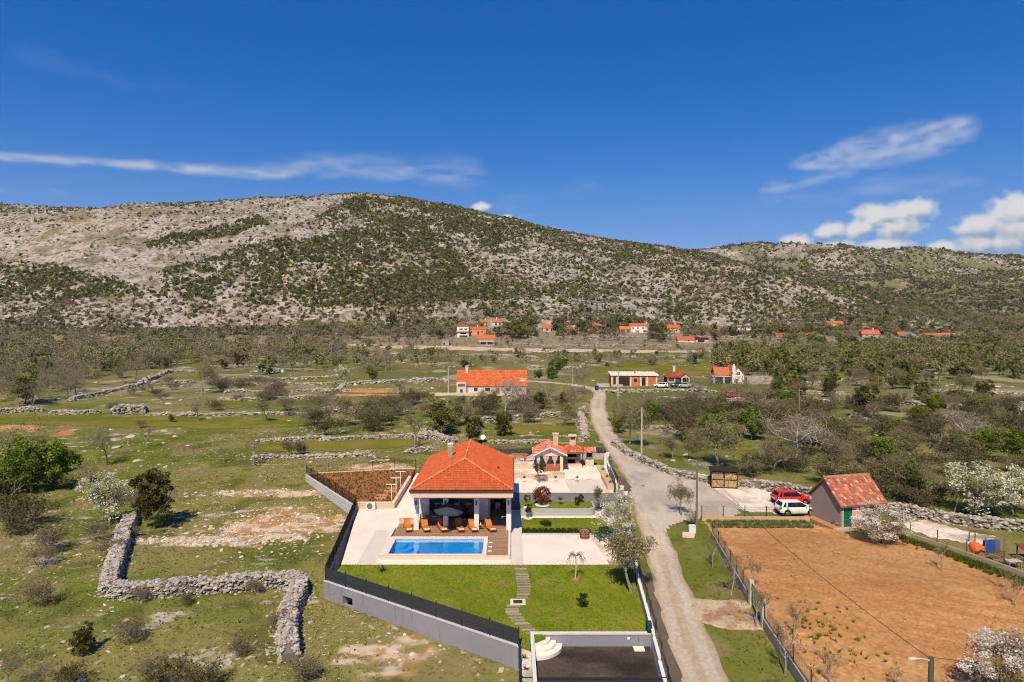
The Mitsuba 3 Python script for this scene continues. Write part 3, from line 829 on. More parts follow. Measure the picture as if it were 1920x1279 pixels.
# the soil garden
k = put('soil_garden', B().prism([(-16.7, 73.5), (-13.0, 73.5), (-13.0, 90.8), (-26.3, 87.9)], -1.4, 0.05, (.5, .5, .5)), 'redsoil_look', kind='structure')
labels[k]['label'] = 'brown soil garden left of the house'
put('garden_wall', B().box(-16.75, -12.75, 73.25, 73.5, -.8, .32, PINK).box(-13.0, -12.75, 73.5, 85.5, -.8, .321, PINK).box(-13.05, -12.7, 73.5, 85.5, .322, .37, (.72, .60, .48)).box(-16.8, -12.7, 73.2, 73.55, .323, .375, (.72, .60, .48)),
    label='low pinkish wall around the soil garden', cat='garden wall')
for i, (y, lab) in enumerate(((74.9, 'nearest'), (77.9, 'middle'), (81.0, 'farthest'))):
    k = thing('drying_post', f'{lab} white T-shaped drying post along the soil garden wall', 'clothes post')
    put('pole', B().tube([(-13.35, y, 0), (-13.35, y, 1.95)], .045, 6, (.75, .75, .74)), 'satin', parent=k)
    put('crossbar', B().beam((-13.95, y, 1.93), (-12.75, y, 1.93), .06, .07, (.78, .78, .77)), 'satin', parent=k)
put('clothes_line', B().tube([(-13.85, 74.9, 1.95), (-13.85, 77.9, 1.9), (-13.85, 81, 1.95)], .008, 3, (.6, .6, .6), False).tube([(-12.85, 74.9, 1.95), (-12.85, 77.9, 1.9), (-12.85, 81, 1.95)], .008, 3, (.6, .6, .6), False),
    label='thin lines strung between the white drying posts', cat='clothes line')
for (x, y), lab in (((-14.7, 76.2), 'square wooden frame on the soil nearer the terrace'), ((-14.2, 79.3), 'square wooden frame on the soil beside the farther drying post')):
    put('planting_bed', B().box(x - .65, x + .65, y - .65, y - .57, .05, .3, (.55, .30, .14)).box(x - .65, x + .65, y + .57, y + .65, .05, .3, (.55, .30, .14)).box(x - .65, x - .57, y - .57, y + .57, .05, .299, (.55, .30, .14)).box(x + .57, x + .65, y - .57, y + .57, .05, .299, (.55, .30, .14)),
        label=lab, cat='raised bed')

# right boundary along the lane
R0 = [(8.75, 25.0), (8.85, 38.2), (9.45, 46.0), (9.95, 52.7), (10.5, 57.0), (11.25, 65.0), (11.75, 72.6)]
m = B()
for a, b in zip(R0[:-1], R0[1:]):
    a, b = np.array(a), np.array(b)
    n = max(1, round(np.linalg.norm(b - a) / 2.4))
    for i in range(n):
        p, q = a + (b - a) * i / n, a + (b - a) * (i + 1) / n
        zt = np.interp((p[1] + q[1]) / 2, [36, 44, 60, 73], [-0.75, -.05, .15, .75])
        m.beam((*p, (zt - 2.2) / 2), (*q, (zt - 2.2) / 2), .26, zt + 2.2, (.55, .56, .60))
        m.beam((*p, zt + .03), (*q, zt + .03), .32, .06, (.74, .74, .75))
put('boundary_wall', m, label='pale stepped wall between the lane and the villa lawn', cat='retaining wall')
zr = lambda p: float(np.interp(p[1], [36, 44, 60, 73], [-0.75, -.05, .15, .75])) + .06
slat_fence('slatted_fence', [(a + .06, b) for a, b in R0], 0, 1.0, 'anthracite slatted fence stepping along the lane', 2.4, 9, zr)
m = B()
wall_line(m, [(12.05, 77.6), (12.55, 88), (12.75, 93.8)], .26, -1.0, 1.35, (.55, .56, .60), (.74, .74, .75))
put('boundary_wall', m, label='pale wall beside the lane behind the driveway gate', cat='retaining wall')
slat_fence('slatted_fence', [(12.11, 77.6), (12.61, 88), (12.8, 93.8)], 1.41, .75, 'anthracite slatted fence beside the pavilion garden', 2.4, 7)
m = B()
wall_line(m, [(-9, 92.4), (12.6, 93.9)], .26, -1.0, 1.45, (.44, .455, .49), (.6, .6, .62))
put('boundary_wall', m, label='grey back wall behind the pavilions', cat='retaining wall')
slat_fence('slatted_fence', [(-9, 92.3), (12.6, 93.8)], 1.51, .85, 'anthracite slatted fence along the back of the pavilion garden', 2.4, 7)
for (x, y, z, lab) in ((11.85, 73.0, .4, 'white gate pillar with a letter box by the driveway entrance'), (12.15, 88.2, .8, 'left one of two white gate posts by the well'), (12.55, 88.9, .8, 'right one of two white gate posts by the well')):
    k = thing('gate_pillar', lab, 'pillar')
    put('shaft', B().box(x - .17, x + .17, y - .17, y + .17, z - 1, z + 1.75, (.66, .67, .70)), parent=k)
    put('cap', B().box(x - .22, x + .22, y - .22, y + .22, z + 1.751, z + 1.82, (.78, .78, .78)), parent=k)
    if y < 80:
        put('letter_box', B().box(x + .2, x + .62, y - .3, y + .1, z + .9, z + 1.25, (.82, .82, .80)), parent=k)
k = thing('sliding_gate', 'dark slatted gate slid open beside the driveway entrance', 'gate')
m = B()
for t in range(10):
    m.beam((11.75, 77.3, .65 + t * .14), (12.0, 83.2, .65 + t * .14), .03, .11, ANTH)
put('slat_panel', m, 'satin', parent=k)
put('frame', B().beam((11.75, 77.3, .55), (12.0, 83.2, .55), .07, .09, ANTH).beam((11.75, 77.3, 2.02), (12.0, 83.2, 2.02), .07, .07, ANTH).beam((11.75, 77.3, .5), (11.75, 77.3, 2.05), .08, .08, ANTH), 'satin', parent=k)
put('planter_wall', B().box(11.0, 11.25, 78, 88.5, .4, 1.1, (.60, .44, .34)).box(11.25, 11.9, 78, 88.5, .4, 1.0, (.50, .44, .34)), label='low planter wall with flowers along the lane side of the upper terrace', cat='planter')
k = thing('court_gate', 'top rail of the dark gate at the bottom edge of the asphalt court', 'gate')
put('rail', B().beam((0.6, 38.9, -.42), (9.0, 38.9, -.42), .08, .10, ANTH), 'satin', parent=k)
for x in np.arange(.6, 9.1, 2.8):
    put('post', B().beam((x, 38.9, -1.3), (x, 38.9, -.3), .09, .09, ANTH), 'satin', parent=k)
m = B()
for t in range(6):
    m.beam((.62, 38.9, -1.25 + t * .14), (8.98, 38.9, -1.25 + t * .14), .03, .10, ANTH)
put('slat_panel', m, 'satin', parent=k)
slat_fence('slatted_fence', [(0.42, 42.5), (0.42, 30)], -.35, 1.0, 'anthracite slatted fence running down beside the pebble bed', 2.3)

# ------------------------------------------------------------------ stepping planks
k = put('stepping_path', B().prism([(-.15, 56.75), (-.05, 53), (.0, 48.4), (-.6, 46.6), (-.3, 45.6), (1.3, 43.2), (2.2, 43.9), (.75, 46.4), (.75, 47.4), (1.2, 48.6), (1.3, 53), (.95, 56.75)], -.5, -.352, (.5, .5, .5)), 'lawn_look', kind='structure')
labels[k]['label'] = 'stepping path of wooden planks across the front lawn'
rows = [(175, 275, 160, 0), (180, 275, 184, 0), (185, 280, 206, 0), (187, 285, 225, 1), (190, 287, 243, -1), (190, 290, 260, 1), (192, 293, 278, 0), (195, 297, 297, -1), (200, 300, 318, 1), (200, 300, 338, 1), (198, 300, 357, -1), (197, 296, 376, 2),
        (190, 280, 398, 3), (118, 222, 460, -2), (105, 212, 486, -2), (110, 216, 505, -2), (118, 230, 525, -4), (130, 247, 550, -5), (152, 262, 571, -7), (178, 288, 594, -9), (205, 312, 618, -10), (230, 335, 641, -10), (258, 365, 664, -12)]
r = np.random.default_rng(3)
plank_bsdf = 'paint'
for x0, x1, y, rot in rows:
    p = at(920 + (x0 + x1) / 8, 1020 + y / 4, -.32)
    L = (x1 - x0) / 4 * p[1] / 1280
    m = B()
    tone = np.array([.34, .30, .25]) * r.uniform(.75, 1.2)
    for q in range(3):
        m.box(-L / 2 + r.uniform(-.02, .02), L / 2 + r.uniform(-.02, .02), -.14 + q * .096, -.053 + q * .096, -.1, r.uniform(-.006, .006), tone * r.uniform(.8, 1.15))
    v, f = m.mesh()
    a = math.radians(-rot * .8 + r.normal(0, 1))
    R = np.array([[math.cos(a), -math.sin(a), 0], [math.sin(a), math.cos(a), 0], [0, 0, 1]])
    m.v = [v @ R.T + [p[0], p[1], -.322]]
    m.f, m.c = [f], [m.col()]
    put('plank', m, parent=k)
p = at(920 + 204 / 4, 1020 + 432 / 4, -.3)
k = thing('manhole', 'square dark manhole lid in a pale frame midway along the plank path', 'manhole')
put('frame', B().box(p[0] - .55, p[0] + .55, p[1] - .5, p[1] + .5, -.5, -.31, (.72, .68, .62)), parent=k)
put('lid', B().box(p[0] - .34, p[0] + .34, p[1] - .3, p[1] + .3, -.4, -.300, (.05, .05, .05)), parent=k)

# ------------------------------------------------------------------ pool and deck
DX0, DX1, DY0, DY1 = -11.46, -0.14, 58.04, 74.0
PX0, PX1, PY0, PY1 = -10.72, -2.58, 58.4, 62.35
k = thing('swimming_pool', 'rectangular blue swimming pool with pale stone coping', 'swimming pool')
m = B()
m.box(DX0, PX0, DY0, 63.0, -.35, .0, (.72, .66, .58)).box(PX1, -2.22, DY0, 63.0, -.35, .0, (.74, .70, .63)).box(PX0, PX1, DY0, PY0, -.35, .001, (.72, .66, .58)).box(PX0, PX1, PY1, 63.0, -.35, .001, (.74, .70, .63))
m.box(DX0, DX1, DY0 - .18, DY0, -.35, -.002, (.62, .54, .43))
put('coping', m, parent=k)
blue = (0.012, 0.32, 0.74)
m = B()
m.add([(PX0, PY0, -1.5), (PX1, PY0, -1.5), (PX1, PY1, -1.5), (PX0, PY1, -1.5)], [(0, 1, 2, 3)], blue)
for a, b in (((PX0, PY0), (PX1, PY0)), ((PX1, PY0), (PX1, PY1)), ((PX1, PY1), (PX0, PY1)), ((PX0, PY1), (PX0, PY0))):
    m.add([(*a, -1.5), (*b, -1.5), (*b, -.001), (*a, -.001)], [(0, 1, 2, 3)], blue)
put('basin', m, parent=k)
m = B()
for i, rr in enumerate((2.1, 1.6, 1.1)):
    fan = [(PX0 + .01, PY1 - .01)] + [(PX0 + .01 + rr * math.sin(t), PY1 - .01 - rr * math.cos(t)) for t in np.linspace(0, PI / 2, 14)]
    m.prism(fan, -1.49, -1.05 + i * .3, (0.03, 0.38, 0.80))
m.box(PX0 + .01, PX0 + .5, PY0 + .02, PY1 - .02, -1.49, -.75, (0.02, 0.35, 0.77))
put('pool_steps', m, parent=k)
gx, gy = np.meshgrid(np.linspace(PX0, PX1, 130), np.linspace(PY0, PY1, 64))
q3 = np.stack([gx * 1.9, gy * 2.2, 0 * gx], -1)
gz = -.14 + (meshkit.fbm(q3, 3, 3) - .5) * .022
i, j = np.meshgrid(np.arange(63), np.arange(129), indexing='ij')
a = (i * 130 + j).ravel()
sw = fresh(k + '__water')
scene[sw] = mikit.ply((np.stack([gx, gy, gz], -1).reshape(-1, 3), np.stack([a, a + 1, a + 131, a + 130], -1)), 'water_surface', smooth=True)
m = B()
rr = np.random.default_rng(8)


def deck_boards(m, x0, x1, y0, y1):
    for y in np.arange(y0, y1 - .001, .145):
        xs = [x0]
        while xs[-1] < x1 - .01:
            xs.append(min(x1, xs[-1] + rr.uniform(1.8, 3.4)))
        for a, b in zip(xs[:-1], xs[1:]):
            t = rr.uniform(.78, 1.2)
            m.box(a + .003, b - .003, y, min(y + .138, y1), -.04, rr.uniform(-.002, .002), np.array([.335, .215, .150]) * t)


k = thing('wooden_deck', 'brown wooden deck around the pool and under the porch', 'deck')
deck_boards(m, -11.1, -.35, 63.0, 68.2)
deck_boards(m, -2.2, -.35, 58.1, 63.0)
deck_boards(m, -2.35, -.55, 68.2, 74.2)
put('deck_board', m, parent=k, kind='stuff')
put('plinth', B().box(-11.2, -.15, 63.0, 68.15, -.36, -.05, (.3, .26, .22)).box(-2.2, -.15, 58.06, 62.99, -.36, -.051, (.3, .26, .22)).box(-2.4, -.5, 68.15, 74.3, -.36, -.052, (.3, .26, .22)), parent=k)
put('edge_board', B().box(-.34, -.14, 58.06, 65.0, -.35, .03, (.74, .71, .66)), parent=k)
for i, y in enumerate((58.95, 60.0, 61.15)):
    put('deck_tile', B().box(-2.12, -1.78, y, y + .3, -.05, .012, (.8, .76, .68)), parent=k)  # small white stone tiles set into the deck


# ------------------------------------------------------------------ roofs
def tile_plane(m, O, U, V, poly, tw, th, col, r, lift=0.05, roll=0.0, vary=.14, odd=None):
    """Overlapping roof tiles on the plane O + u U + v V inside the polygon (u, v)."""
    O, U, V = (np.asarray(t, float) for t in (O, U, V))
    N = np.cross(U, V)
    N /= np.linalg.norm(N)
    if N[2] < 0:
        N = -N
    P = sg.Polygon(poly)
    u0, v0, u1, v1 = P.bounds
    nu, nv = int((u1 - u0) / tw) + 2, int((v1 - v0) / th) + 1
    uu, vv = np.meshgrid(u0 + (np.arange(nu)) * tw, v0 + np.arange(nv) * th)
    uu = uu.ravel()
    vv = vv.ravel()
    ok = shapely.contains(P, shapely.points(uu + tw / 2, vv + th * .45)) | shapely.contains(P, shapely.points(uu + tw / 2, vv + th * .8))
    uu, vv = uu[ok], vv[ok]
    n = len(uu)
    ja = r.normal(0, .004, n)

    def pt(u, v, h):
        return O + u[:, None] * U + v[:, None] * V + np.broadcast_to(h, u.shape)[:, None] * N
    lo, hi = lift + ja, lift * .35
    sect = [(0, 0), (.97, 0)] if not roll else [(0, .0), (.12, roll * .9), (.30, roll), (.48, roll * .8), (.58, .1 * roll), (.97, 0)]
    lows, highs = [], []
    for s, h in sect:
        lows.append(pt(uu + s * tw, vv, lo + h))
        highs.append(pt(uu + s * tw, vv + th * 1.08, hi + h * .92))
    base = [pt(uu, vv, 0), pt(uu + .97 * tw, vv, 0)]
    K = len(sect)
    v = np.stack(lows + highs + base, 1)
    f = []
    for i in range(K - 1):
        f += [(i, i + 1, K + i + 1), (i, K + i + 1, K + i)]
    b0, b1 = 2 * K, 2 * K + 1
    for i in range(K - 1):
        f += [(b0, i + 1, i)]
    f += [(b0, b1, K - 1)]
    f += [(b1, 2 * K - 1, K - 1), (b0, 0, K)]
    f = (np.array(f)[None] + (np.arange(n) * (2 * K + 2))[:, None, None]).reshape(-1, 3)
    c = np.asarray(col) * (1 + vary * r.normal(0, 1, (n, 1)))
    if odd is not None:
        pick = r.random(n) < odd[1]
        c = np.where(pick[:, None], np.asarray(odd[0]) * (1 + vary * r.normal(0, 1, (n, 1))), c)
    c = np.clip(c, .01, .9)
    m.add(v.reshape(-1, 3), f, np.repeat(c, 2 * K + 2, 0))


def ridge_line(m, a, b, w, h, col, r, step=.38):
    a, b = np.asarray(a, float), np.asarray(b, float)
    n = max(2, int(np.linalg.norm(b - a) / step))
    for i in range(n):
        p, q = a + (b - a) * i / n, a + (b - a) * (i + 1.06) / n
        m.tube([p + [0, 0, .015], q], [w * 1.08, w * .95], 6, np.clip(np.asarray(col) * (1 + .1 * r.normal()), 0.01, .9))


def plane_vec(a, b):
    d = np.asarray(b, float) - np.asarray(a, float)
    return d / np.linalg.norm(d)


# ------------------------------------------------------------------ the villa
RED = (0.50, 0.120, 0.050)
r = np.random.default_rng(11)
villa = thing('villa', 'white single-storey villa with an orange hipped roof beside the pool', 'house')
ez, rz, ex0, ex1, ey0, ey1, rx = 4.30, 6.28, -9.52, 0.10, 63.2, 78.0, -4.71
hy = 67.95


def block_wall(m, a, b, z0, z1, th, side, col=(.74, .725, .70)):
    """A wall clad in rows of long limestone blocks, joints recessed. side: +1 or -1 sets the clad face."""
    a, b = np.array(a, float), np.array(b, float)
    L = np.linalg.norm(b - a)
    d = (b - a) / L
    nn = np.array([-d[1], d[0]]) * side
    m.beam((*a, (z0 + z1) / 2), (*b, (z0 + z1) / 2), th, z1 - z0, (.42, .41, .40))
    rows = int((z1 - z0) / .3)
    for i in range(rows):
        s = -.3 * r.random()
        while s < L:
            w_ = r.uniform(.5, .95)
            s0, s1 = max(s, 0) + .006, min(s + w_, L) - .006
            if s1 - s0 > .05:
                zc = z0 + (i + .5) * (z1 - z0) / rows
                p = a + nn * (th / 2 + .012)
                m.beam((*(p + d * s0), zc), (*(p + d * s1), zc), .03 + .014 * r.random(), (z1 - z0) / rows - .014, np.array(col) * r.uniform(.88, 1.06))
            s += w_


m = B()
block_wall(m, (-9.3, 68.3), (-8.35, 68.3), 0, 3.1, .3, -1)
block_wall(m, (-3.85, 68.3), (-2.4, 68.3), 0, 3.1, .3, -1)
block_wall(m, (-2.4, 68.46), (-2.4, 74.2), 0, 3.1, .2, -1)
block_wall(m, (-9.15, 68.46), (-9.15, 77.4), -.4, 3.9, .3, 1)
block_wall(m, (-.4, 68.4), (-.4, 77.4), -.4, 3.9, .25, -1)
m.box(-9.3, -.3, 77.25, 77.5, -.4, 4.2, (.7, .68, .65)).box(-2.3, -.52, 74.2, 74.4, 0, 3.1, (.55, .53, .5)).box(-8.35, -3.85, 68.2, 68.45, 2.62, 3.1, (.72, .70, .68)).box(-8.35, -3.85, 68.2, 68.45, -.02, .06, (.5, .5, .5))
m.add([(-9.2, 77.5, 4.2), (-.3, 77.5, 4.2), (rx, 77.5, rz - .2)], [(0, 1, 2)], (.7, .68, .65))
put('wall', m, parent=villa)
put('inner_room', B().box(-9.0, -2.6, 72.4, 72.5, 0, 3.1, (.10, .10, .11)).box(-9.0, -2.5, 68.5, 72.4, -.02, 0, (.10, .09, .08)), parent=villa)
put('porch_ceiling', B().box(-9.4, -.2, 64.9, 74.3, 3.1, 3.2, (.62, .58, .55)), parent=villa)
put('eave_beam', B().box(-9.45, -.05, 64.95, 65.4, 3.05, 3.62, (.64, .58, .54)).box(-9.45, -9.1, 65.4, 68.3, 3.05, 3.62, (.62, .56, .52)).box(-.4, -.051, 65.4, 68.3, 3.05, 3.62, (.62, .56, .52)), parent=villa)
put('soffit', B().box(ex0 + .1, ex1 - .1, ey0 + .1, ey1 - .1, 3.62, 3.70, (.60, .50, .44)), parent=villa)
put('fascia', B().box(ex0, ex1, ey0, ey0 + .1, 3.60, 4.17, (.80, .52, .40)).box(ex0, ex0 + .1, ey0 + .1, ey1, 3.60, 4.17, (.60, .42, .34)).box(ex1 - .1, ex1, ey0 + .1, ey1, 3.60, 4.17, (.60, .42, .34)), parent=villa)  # front board lighter than the sides: sun on it is in the colour
put('gutter', B().box(ex0 - .1, ex1 + .1, ey0 - .12, ey0 - .002, 4.10, 4.25, (.06, .05, .05)).box(ex0 - .12, ex0 - .002, ey0, ey1, 4.10, 4.25, (.06, .05, .05)).box(ex1 + .002, ex1 + .12, ey0, ey1, 4.10, 4.25, (.06, .05, .05)), 'satin', parent=villa)
for x in (-9.22, -6.38, -3.42, -.32):
    m = B()
    for i in range(9):
        z0 = i * 3.06 / 9
        o = .232 + .008 * r.random()
        m.box(x - o, x + o, 65.18 - o, 65.18 + o, z0 + (.012 if i else -.05), z0 + 3.06 / 9, np.array([.78, .765, .735]) * r.uniform(.93, 1.03))
    m.box(x - .2, x + .2, 64.98, 65.38, 0, 3.06, (.45, .44, .42))
    col_ = put('column', m, parent=villa)
    put('wall_lamp', B().box(x - .06, x + .06, 64.84, 64.94, 2.45, 2.85, (.04, .04, .04)), 'satin', parent=col_)
for (x0, x1) in ((-8.33, -6.85), (-6.83, -5.35), (-5.33, -3.87)):
    wn = put('window', B().box(x0, x0 + .07, 68.26, 68.36, .06, 2.62, (.07, .075, .08)).box(x1 - .07, x1, 68.26, 68.36, .06, 2.62, (.07, .075, .08)).box(x0 + .07, x1 - .07, 68.26, 68.36, 2.54, 2.62, (.07, .075, .08)).box(x0 + .07, x1 - .07, 68.26, 68.36, .06, .14, (.07, .075, .08)), 'satin', parent=villa)
    put('pane', B().box(x0 + .07, x1 - .07, 68.30, 68.315, .14, 2.54), 'darkglass', parent=wn)
put('door', B().box(-1.9, -.95, 74.12, 74.198, 0, 2.1, (.20, .16, .13)), parent=villa)
# roof
slope_u = math.hypot(rx - ex0, rz - ez)
m = B()
Vf = plane_vec((0, ey0, ez), (0, hy, rz))
tile_plane(m, (ex0, ey0, ez), (1, 0, 0), Vf, [(0, 0), (ex1 - ex0, 0), (rx - ex0, math.hypot(hy - ey0, rz - ez))], .30, .36, RED, r, lift=.075, vary=.06)
Vl = plane_vec((ex0, 0, ez), (rx, 0, rz))
tile_plane(m, (ex0, ey1, ez), (0, -1, 0), Vl, [(0, 0), (ey1 - ey0, 0), (ey1 - hy, slope_u), (0, slope_u)], .36, .40, RED, r, roll=.075, vary=.06)
Vr = plane_vec((ex1, 0, ez), (rx, 0, rz))
tile_plane(m, (ex1, ey0, ez), (0, 1, 0), Vr, [(0, 0), (ey1 - ey0, 0), (ey1 - ey0, slope_u), (hy - ey0, slope_u)], .36, .40, RED, r, roll=.075, vary=.06)
roof = put('roof', B().add([(ex0, ey0, ez), (ex1, ey0, ez), (ex1, ey1, ez), (ex0, ey1, ez), (rx, hy, rz), (rx, ey1, rz)], [(0, 1, 4), (0, 4, 5), (0, 5, 3), (1, 2, 5), (1, 5, 4), (2, 3, 5), (0, 3, 2), (0, 2, 1)], (.4, .06, .02)), parent=villa)
put('roof_tile', m, parent=roof, kind='stuff')
m = B()
for a, b in (((ex0, ey0, ez + .05), (rx, hy, rz + .05)), ((ex1, ey0, ez + .05), (rx, hy, rz + .05)), ((rx, hy, rz + .06), (rx, ey1, rz + .06))):
    ridge_line(m, a, b, .11, .1, (.62, .23, .13), r)
put('ridge_tile', m, parent=roof, kind='stuff')
ch = put('chimney', B().box(-6.75, -6.3, 71.8, 72.25, 5.2, 6.75, (.33, .33, .34)), parent=roof)
put('chimney_cap', B().box(-6.8, -6.25, 71.75, 72.3, 6.75, 6.82, (.75, .74, .72)).box(-6.74, -6.31, 71.81, 72.24, 6.821, 6.95, (.3, .3, .3)).box(-6.82, -6.23, 71.73, 72.32, 6.95, 7.03, (.78, .77, .75)), parent=ch)
put('roof_vent', B().lathe([(.1, 0), (.1, .25), (.17, .27), (0, .36)], 8, (-1.4, 68.9, 4.98), (.35, .06, .03)), parent=roof)
d = thing('satellite_dish', 'white satellite dish and aerial behind the villa ridge', 'satellite dish')
m = B().lathe([(0, 0), (.13, .02), (.24, .06), (.29, .11)], 16, (0, 0, 0), (.8, .8, .8))
v, f = m.mesh()
a = math.radians(62)
v = v @ np.array([[1, 0, 0], [0, math.cos(a), -math.sin(a)], [0, math.sin(a), math.cos(a)]]).T + [-3.3, 77.2, 6.75]
put('dish', B().add(v, f, (.8, .8, .82)), 'satin', parent=d)
put('mast', B().tube([(-3.3, 77.4, 5.2), (-3.3, 77.4, 7.6)], .03, 6, (.5, .5, .5)).beam((-3.7, 77.4, 7.5), (-2.6, 77.4, 7.5), .03, .03, (.4, .4, .4)).beam((-3.0, 77.2, 7.5), (-3.0, 77.7, 7.5), .02, .02, (.4, .4, .4)), 'satin', parent=d)

# ------------------------------------------------------------------ terrace furniture
WOOD = np.array([.50, .185, .045])
kit = Kit()
m = B()
for i in range(6):
    y = -.25 - i * .19
    m.box(-.31, .31, y - .165, y, .30, .325, WOOD * (.9 + .2 * r.random()))
kit.part('seat_slats', m)
m = B()
for i in range(5):
    s0, s1 = .02 + i * .17, .02 + i * .17 + .15
    ca, sa = math.cos(math.radians(48)), math.sin(math.radians(48))
    m.add([(x, -.24 + s * ca, .31 + s * sa + o) for x in (-.31, .31) for s in (s0, s1) for o in (0, .025)], [(0, 2, 6, 4), (1, 3, 7, 5), (0, 1, 3, 2), (4, 5, 7, 6), (0, 1, 5, 4), (2, 3, 7, 6)], WOOD * (.9 + .2 * r.random()))
kit.part('backrest', m)
kit.part('frame', B().box(-.34, -.30, -1.42, .62, .25, .31, WOOD * .8).box(.30, .34, -1.42, .62, .25, .31, WOOD * .8).box(-.30, .30, -1.42, -1.37, .25, .31, WOOD * .8).box(-.30, .30, .57, .62, .25, .31, WOOD * .8)
         .beam((-.28, .45, .28), (-.28, .28, .78), .04, .04, WOOD * .7).beam((.28, .45, .28), (.28, .28, .78), .04, .04, WOOD * .7))
for x in (-.32, .32):
    for y in (-1.3, .5):
        kit.part('leg', B().box(x - .03, x + .03, y - .03, y + .03, 0, .25, WOOD * .75))
kit.part('cushion', B().box(-.24, .24, -1.36, -1.12, .326, .37, (.80, .76, .70)))
for i, (px, ro) in enumerate(((764, 17), (797, 18), (829, 19), (862, 18), (888, 16), (920, 23))):
    x = (px - 960) / 1280 * 64.4
    lab = ('leftmost wooden sun lounger on the deck', 'second wooden sun lounger from the left', 'third wooden lounger from the left beside the parasol pole', 'fourth wooden lounger in the shade of the parasol',
           'fifth wooden lounger from the left before a column', 'rightmost wooden sun lounger on the deck')[i]
    kit.set('sun_lounger', place(x - .25, 65.3, .0, ro), lab, 'sun lounger', 'wooden sun loungers by the pool')
k = thing('parasol', 'grey-blue parasol open over the poolside deck', 'parasol')
px_, py_ = -6.1, 64.75
m = B()
g = np.arange(9) * 2 * PI / 8
NR = 5
vs = []
for i in range(NR):
    t = i / (NR - 1)
    vs.append(np.stack([np.cos(g[:8]) * 1.45 * t, np.sin(g[:8]) * 1.45 * t, 2.72 - .78 * t ** .85 + 0 * g[:8]], -1))
vv = np.vstack(vs)
vv[:, 2] += vv[:, 0] * -.10
ff = [(i * 8 + j, i * 8 + (j + 1) % 8, (i + 1) * 8 + (j + 1) % 8, (i + 1) * 8 + j) for i in range(NR - 1) for j in range(8)]
m.add(vv + [px_, py_, 0], ff, (.045, .066, .095))
rim = [vv[-8:][j % 8] for j in range(9)]
m.add([p + np.array([px_, py_, dz]) for p in rim for dz in (0, -.14)], [(2 * j, 2 * j + 2, 2 * j + 3, 2 * j + 1) for j in range(8)], (.04, .058, .082))
put('canopy', m, parent=k)
put('pole', B().tube([(px_, py_, .05), (px_, py_, 2.85)], .03, 8, (.08, .085, .09)), 'satin', parent=k)
m = B()
for j in range(8):
    m.beam((px_, py_, 2.62), np.array([px_, py_, -.03]) + vv[-8:][j] * [1, 1, 1], .02, .02, (.1, .1, .1))
put('rib', m, 'satin', parent=k)
put('base', B().lathe([(0, .01), (.36, .01), (.36, .07), (.08, .12), (.06, .4), (0, .4)], 14, (px_, py_, 0), (.05, .05, .055)), parent=k)
k = thing('dining_table', 'dark dining table under the porch left of the parasol', 'table')
put('tabletop', B().box(-8.55, -6.7, 66.55, 67.45, .72, .76, (.16, .12, .09)), 'satin', parent=k)
for x in (-8.45, -6.8):
    for y in (66.65, 67.35):
        put('leg', B().box(x - .04, x + .04, y - .04, y + .04, 0, .719, (.05, .05, .05)), parent=k)
put('yellow_bowl', B().lathe([(0, 0), (.12, 0), (.2, .13), (.19, .14), (.1, .03), (0, .03)], 14, (-7.05, 66.9, .762), (.75, .55, .05)), 'satin', label='yellow bowl on the dining table', cat='bowl')
put('place_mat', B().box(-7.85, -7.5, 66.62, 66.86, .763, .772, (.7, .68, .6)), label='pale place mat on the dining table', cat='place mat')
kit = Kit()
kit.part('seat', B().box(-.23, .23, -.22, .22, .42, .46, (.10, .105, .115)))
kit.part('backrest', B().box(-.23, .23, .19, .23, .50, .90, (.12, .125, .135)))
for x in (-.2, .2):
    for y in (-.19, .2):
        kit.part('leg', B().box(x - .018, x + .018, y - .018, y + .018, 0, .42 if y < 0 else .9, (.06, .06, .065)))
for x, y, ro, lab in ((-8.2, 66.2, 180, 'dark dining chair at the near side of the table, left'), (-7.62, 66.15, 178, 'dark dining chair at the near side of the table, middle'), (-7.0, 66.2, 183, 'dark dining chair at the near side of the table, right'),
                      (-8.1, 67.75, 0, 'dark dining chair against the window behind the table, left'), (-7.2, 67.75, 4, 'dark dining chair against the window behind the table, right'), (-8.85, 67.0, 90, 'dark dining chair at the left head of the table'), (-5.9, 66.9, -90, 'dark dining chair right of the table behind the parasol')):
    kit.set('dining_chair', place(x, y, 0, ro), lab, 'chair', 'dining chairs on the porch')
k = thing('side_table', 'small wooden side table between the two right-hand loungers', 'side table')
put('tabletop', B().lathe([(0, .46), (.24, .46), (.24, .43), (0, .43)], 12, (-3.02, 65.0, 0), WOOD * .8), parent=k)
for a in range(3):
    put('leg', B().tube([(-3.02 + .18 * math.cos(a * 2.1), 65.0 + .18 * math.sin(a * 2.1), 0), (-3.02 + .06 * math.cos(a * 2.1), 65.0 + .06 * math.sin(a * 2.1), .43)], .018, 5, WOOD * .6), parent=k)
put('carafe', B().lathe([(0, 0), (.06, 0), (.07, .1), (.03, .2), (.04, .26), (0, .26)], 10, (-3.02, 65.0, .462), (.75, .75, .75)), 'satin', label='pale carafe on the small side table', cat='carafe')
k = thing('folding_chair', 'white folding chair in the shaded porch recess', 'chair')
put('seat', B().box(-1.75, -1.25, 70.6, 71.1, .42, .46, (.75, .75, .74)), parent=k)
put('backrest', B().box(-1.75, -1.25, 71.1, 71.14, .5, .95, (.75, .75, .74)), parent=k)
put('leg', B().beam((-1.72, 70.6, 0), (-1.72, 71.1, .45), .04, .04, (.7, .7, .7)).beam((-1.28, 70.6, 0), (-1.28, 71.1, .45), .04, .04, (.7, .7, .7)).beam((-1.72, 71.15, 0), (-1.72, 70.65, .45), .04, .04, (.7, .7, .7)).beam((-1.28, 71.15, 0), (-1.28, 70.65, .45), .04, .04, (.7, .7, .7)), parent=k)
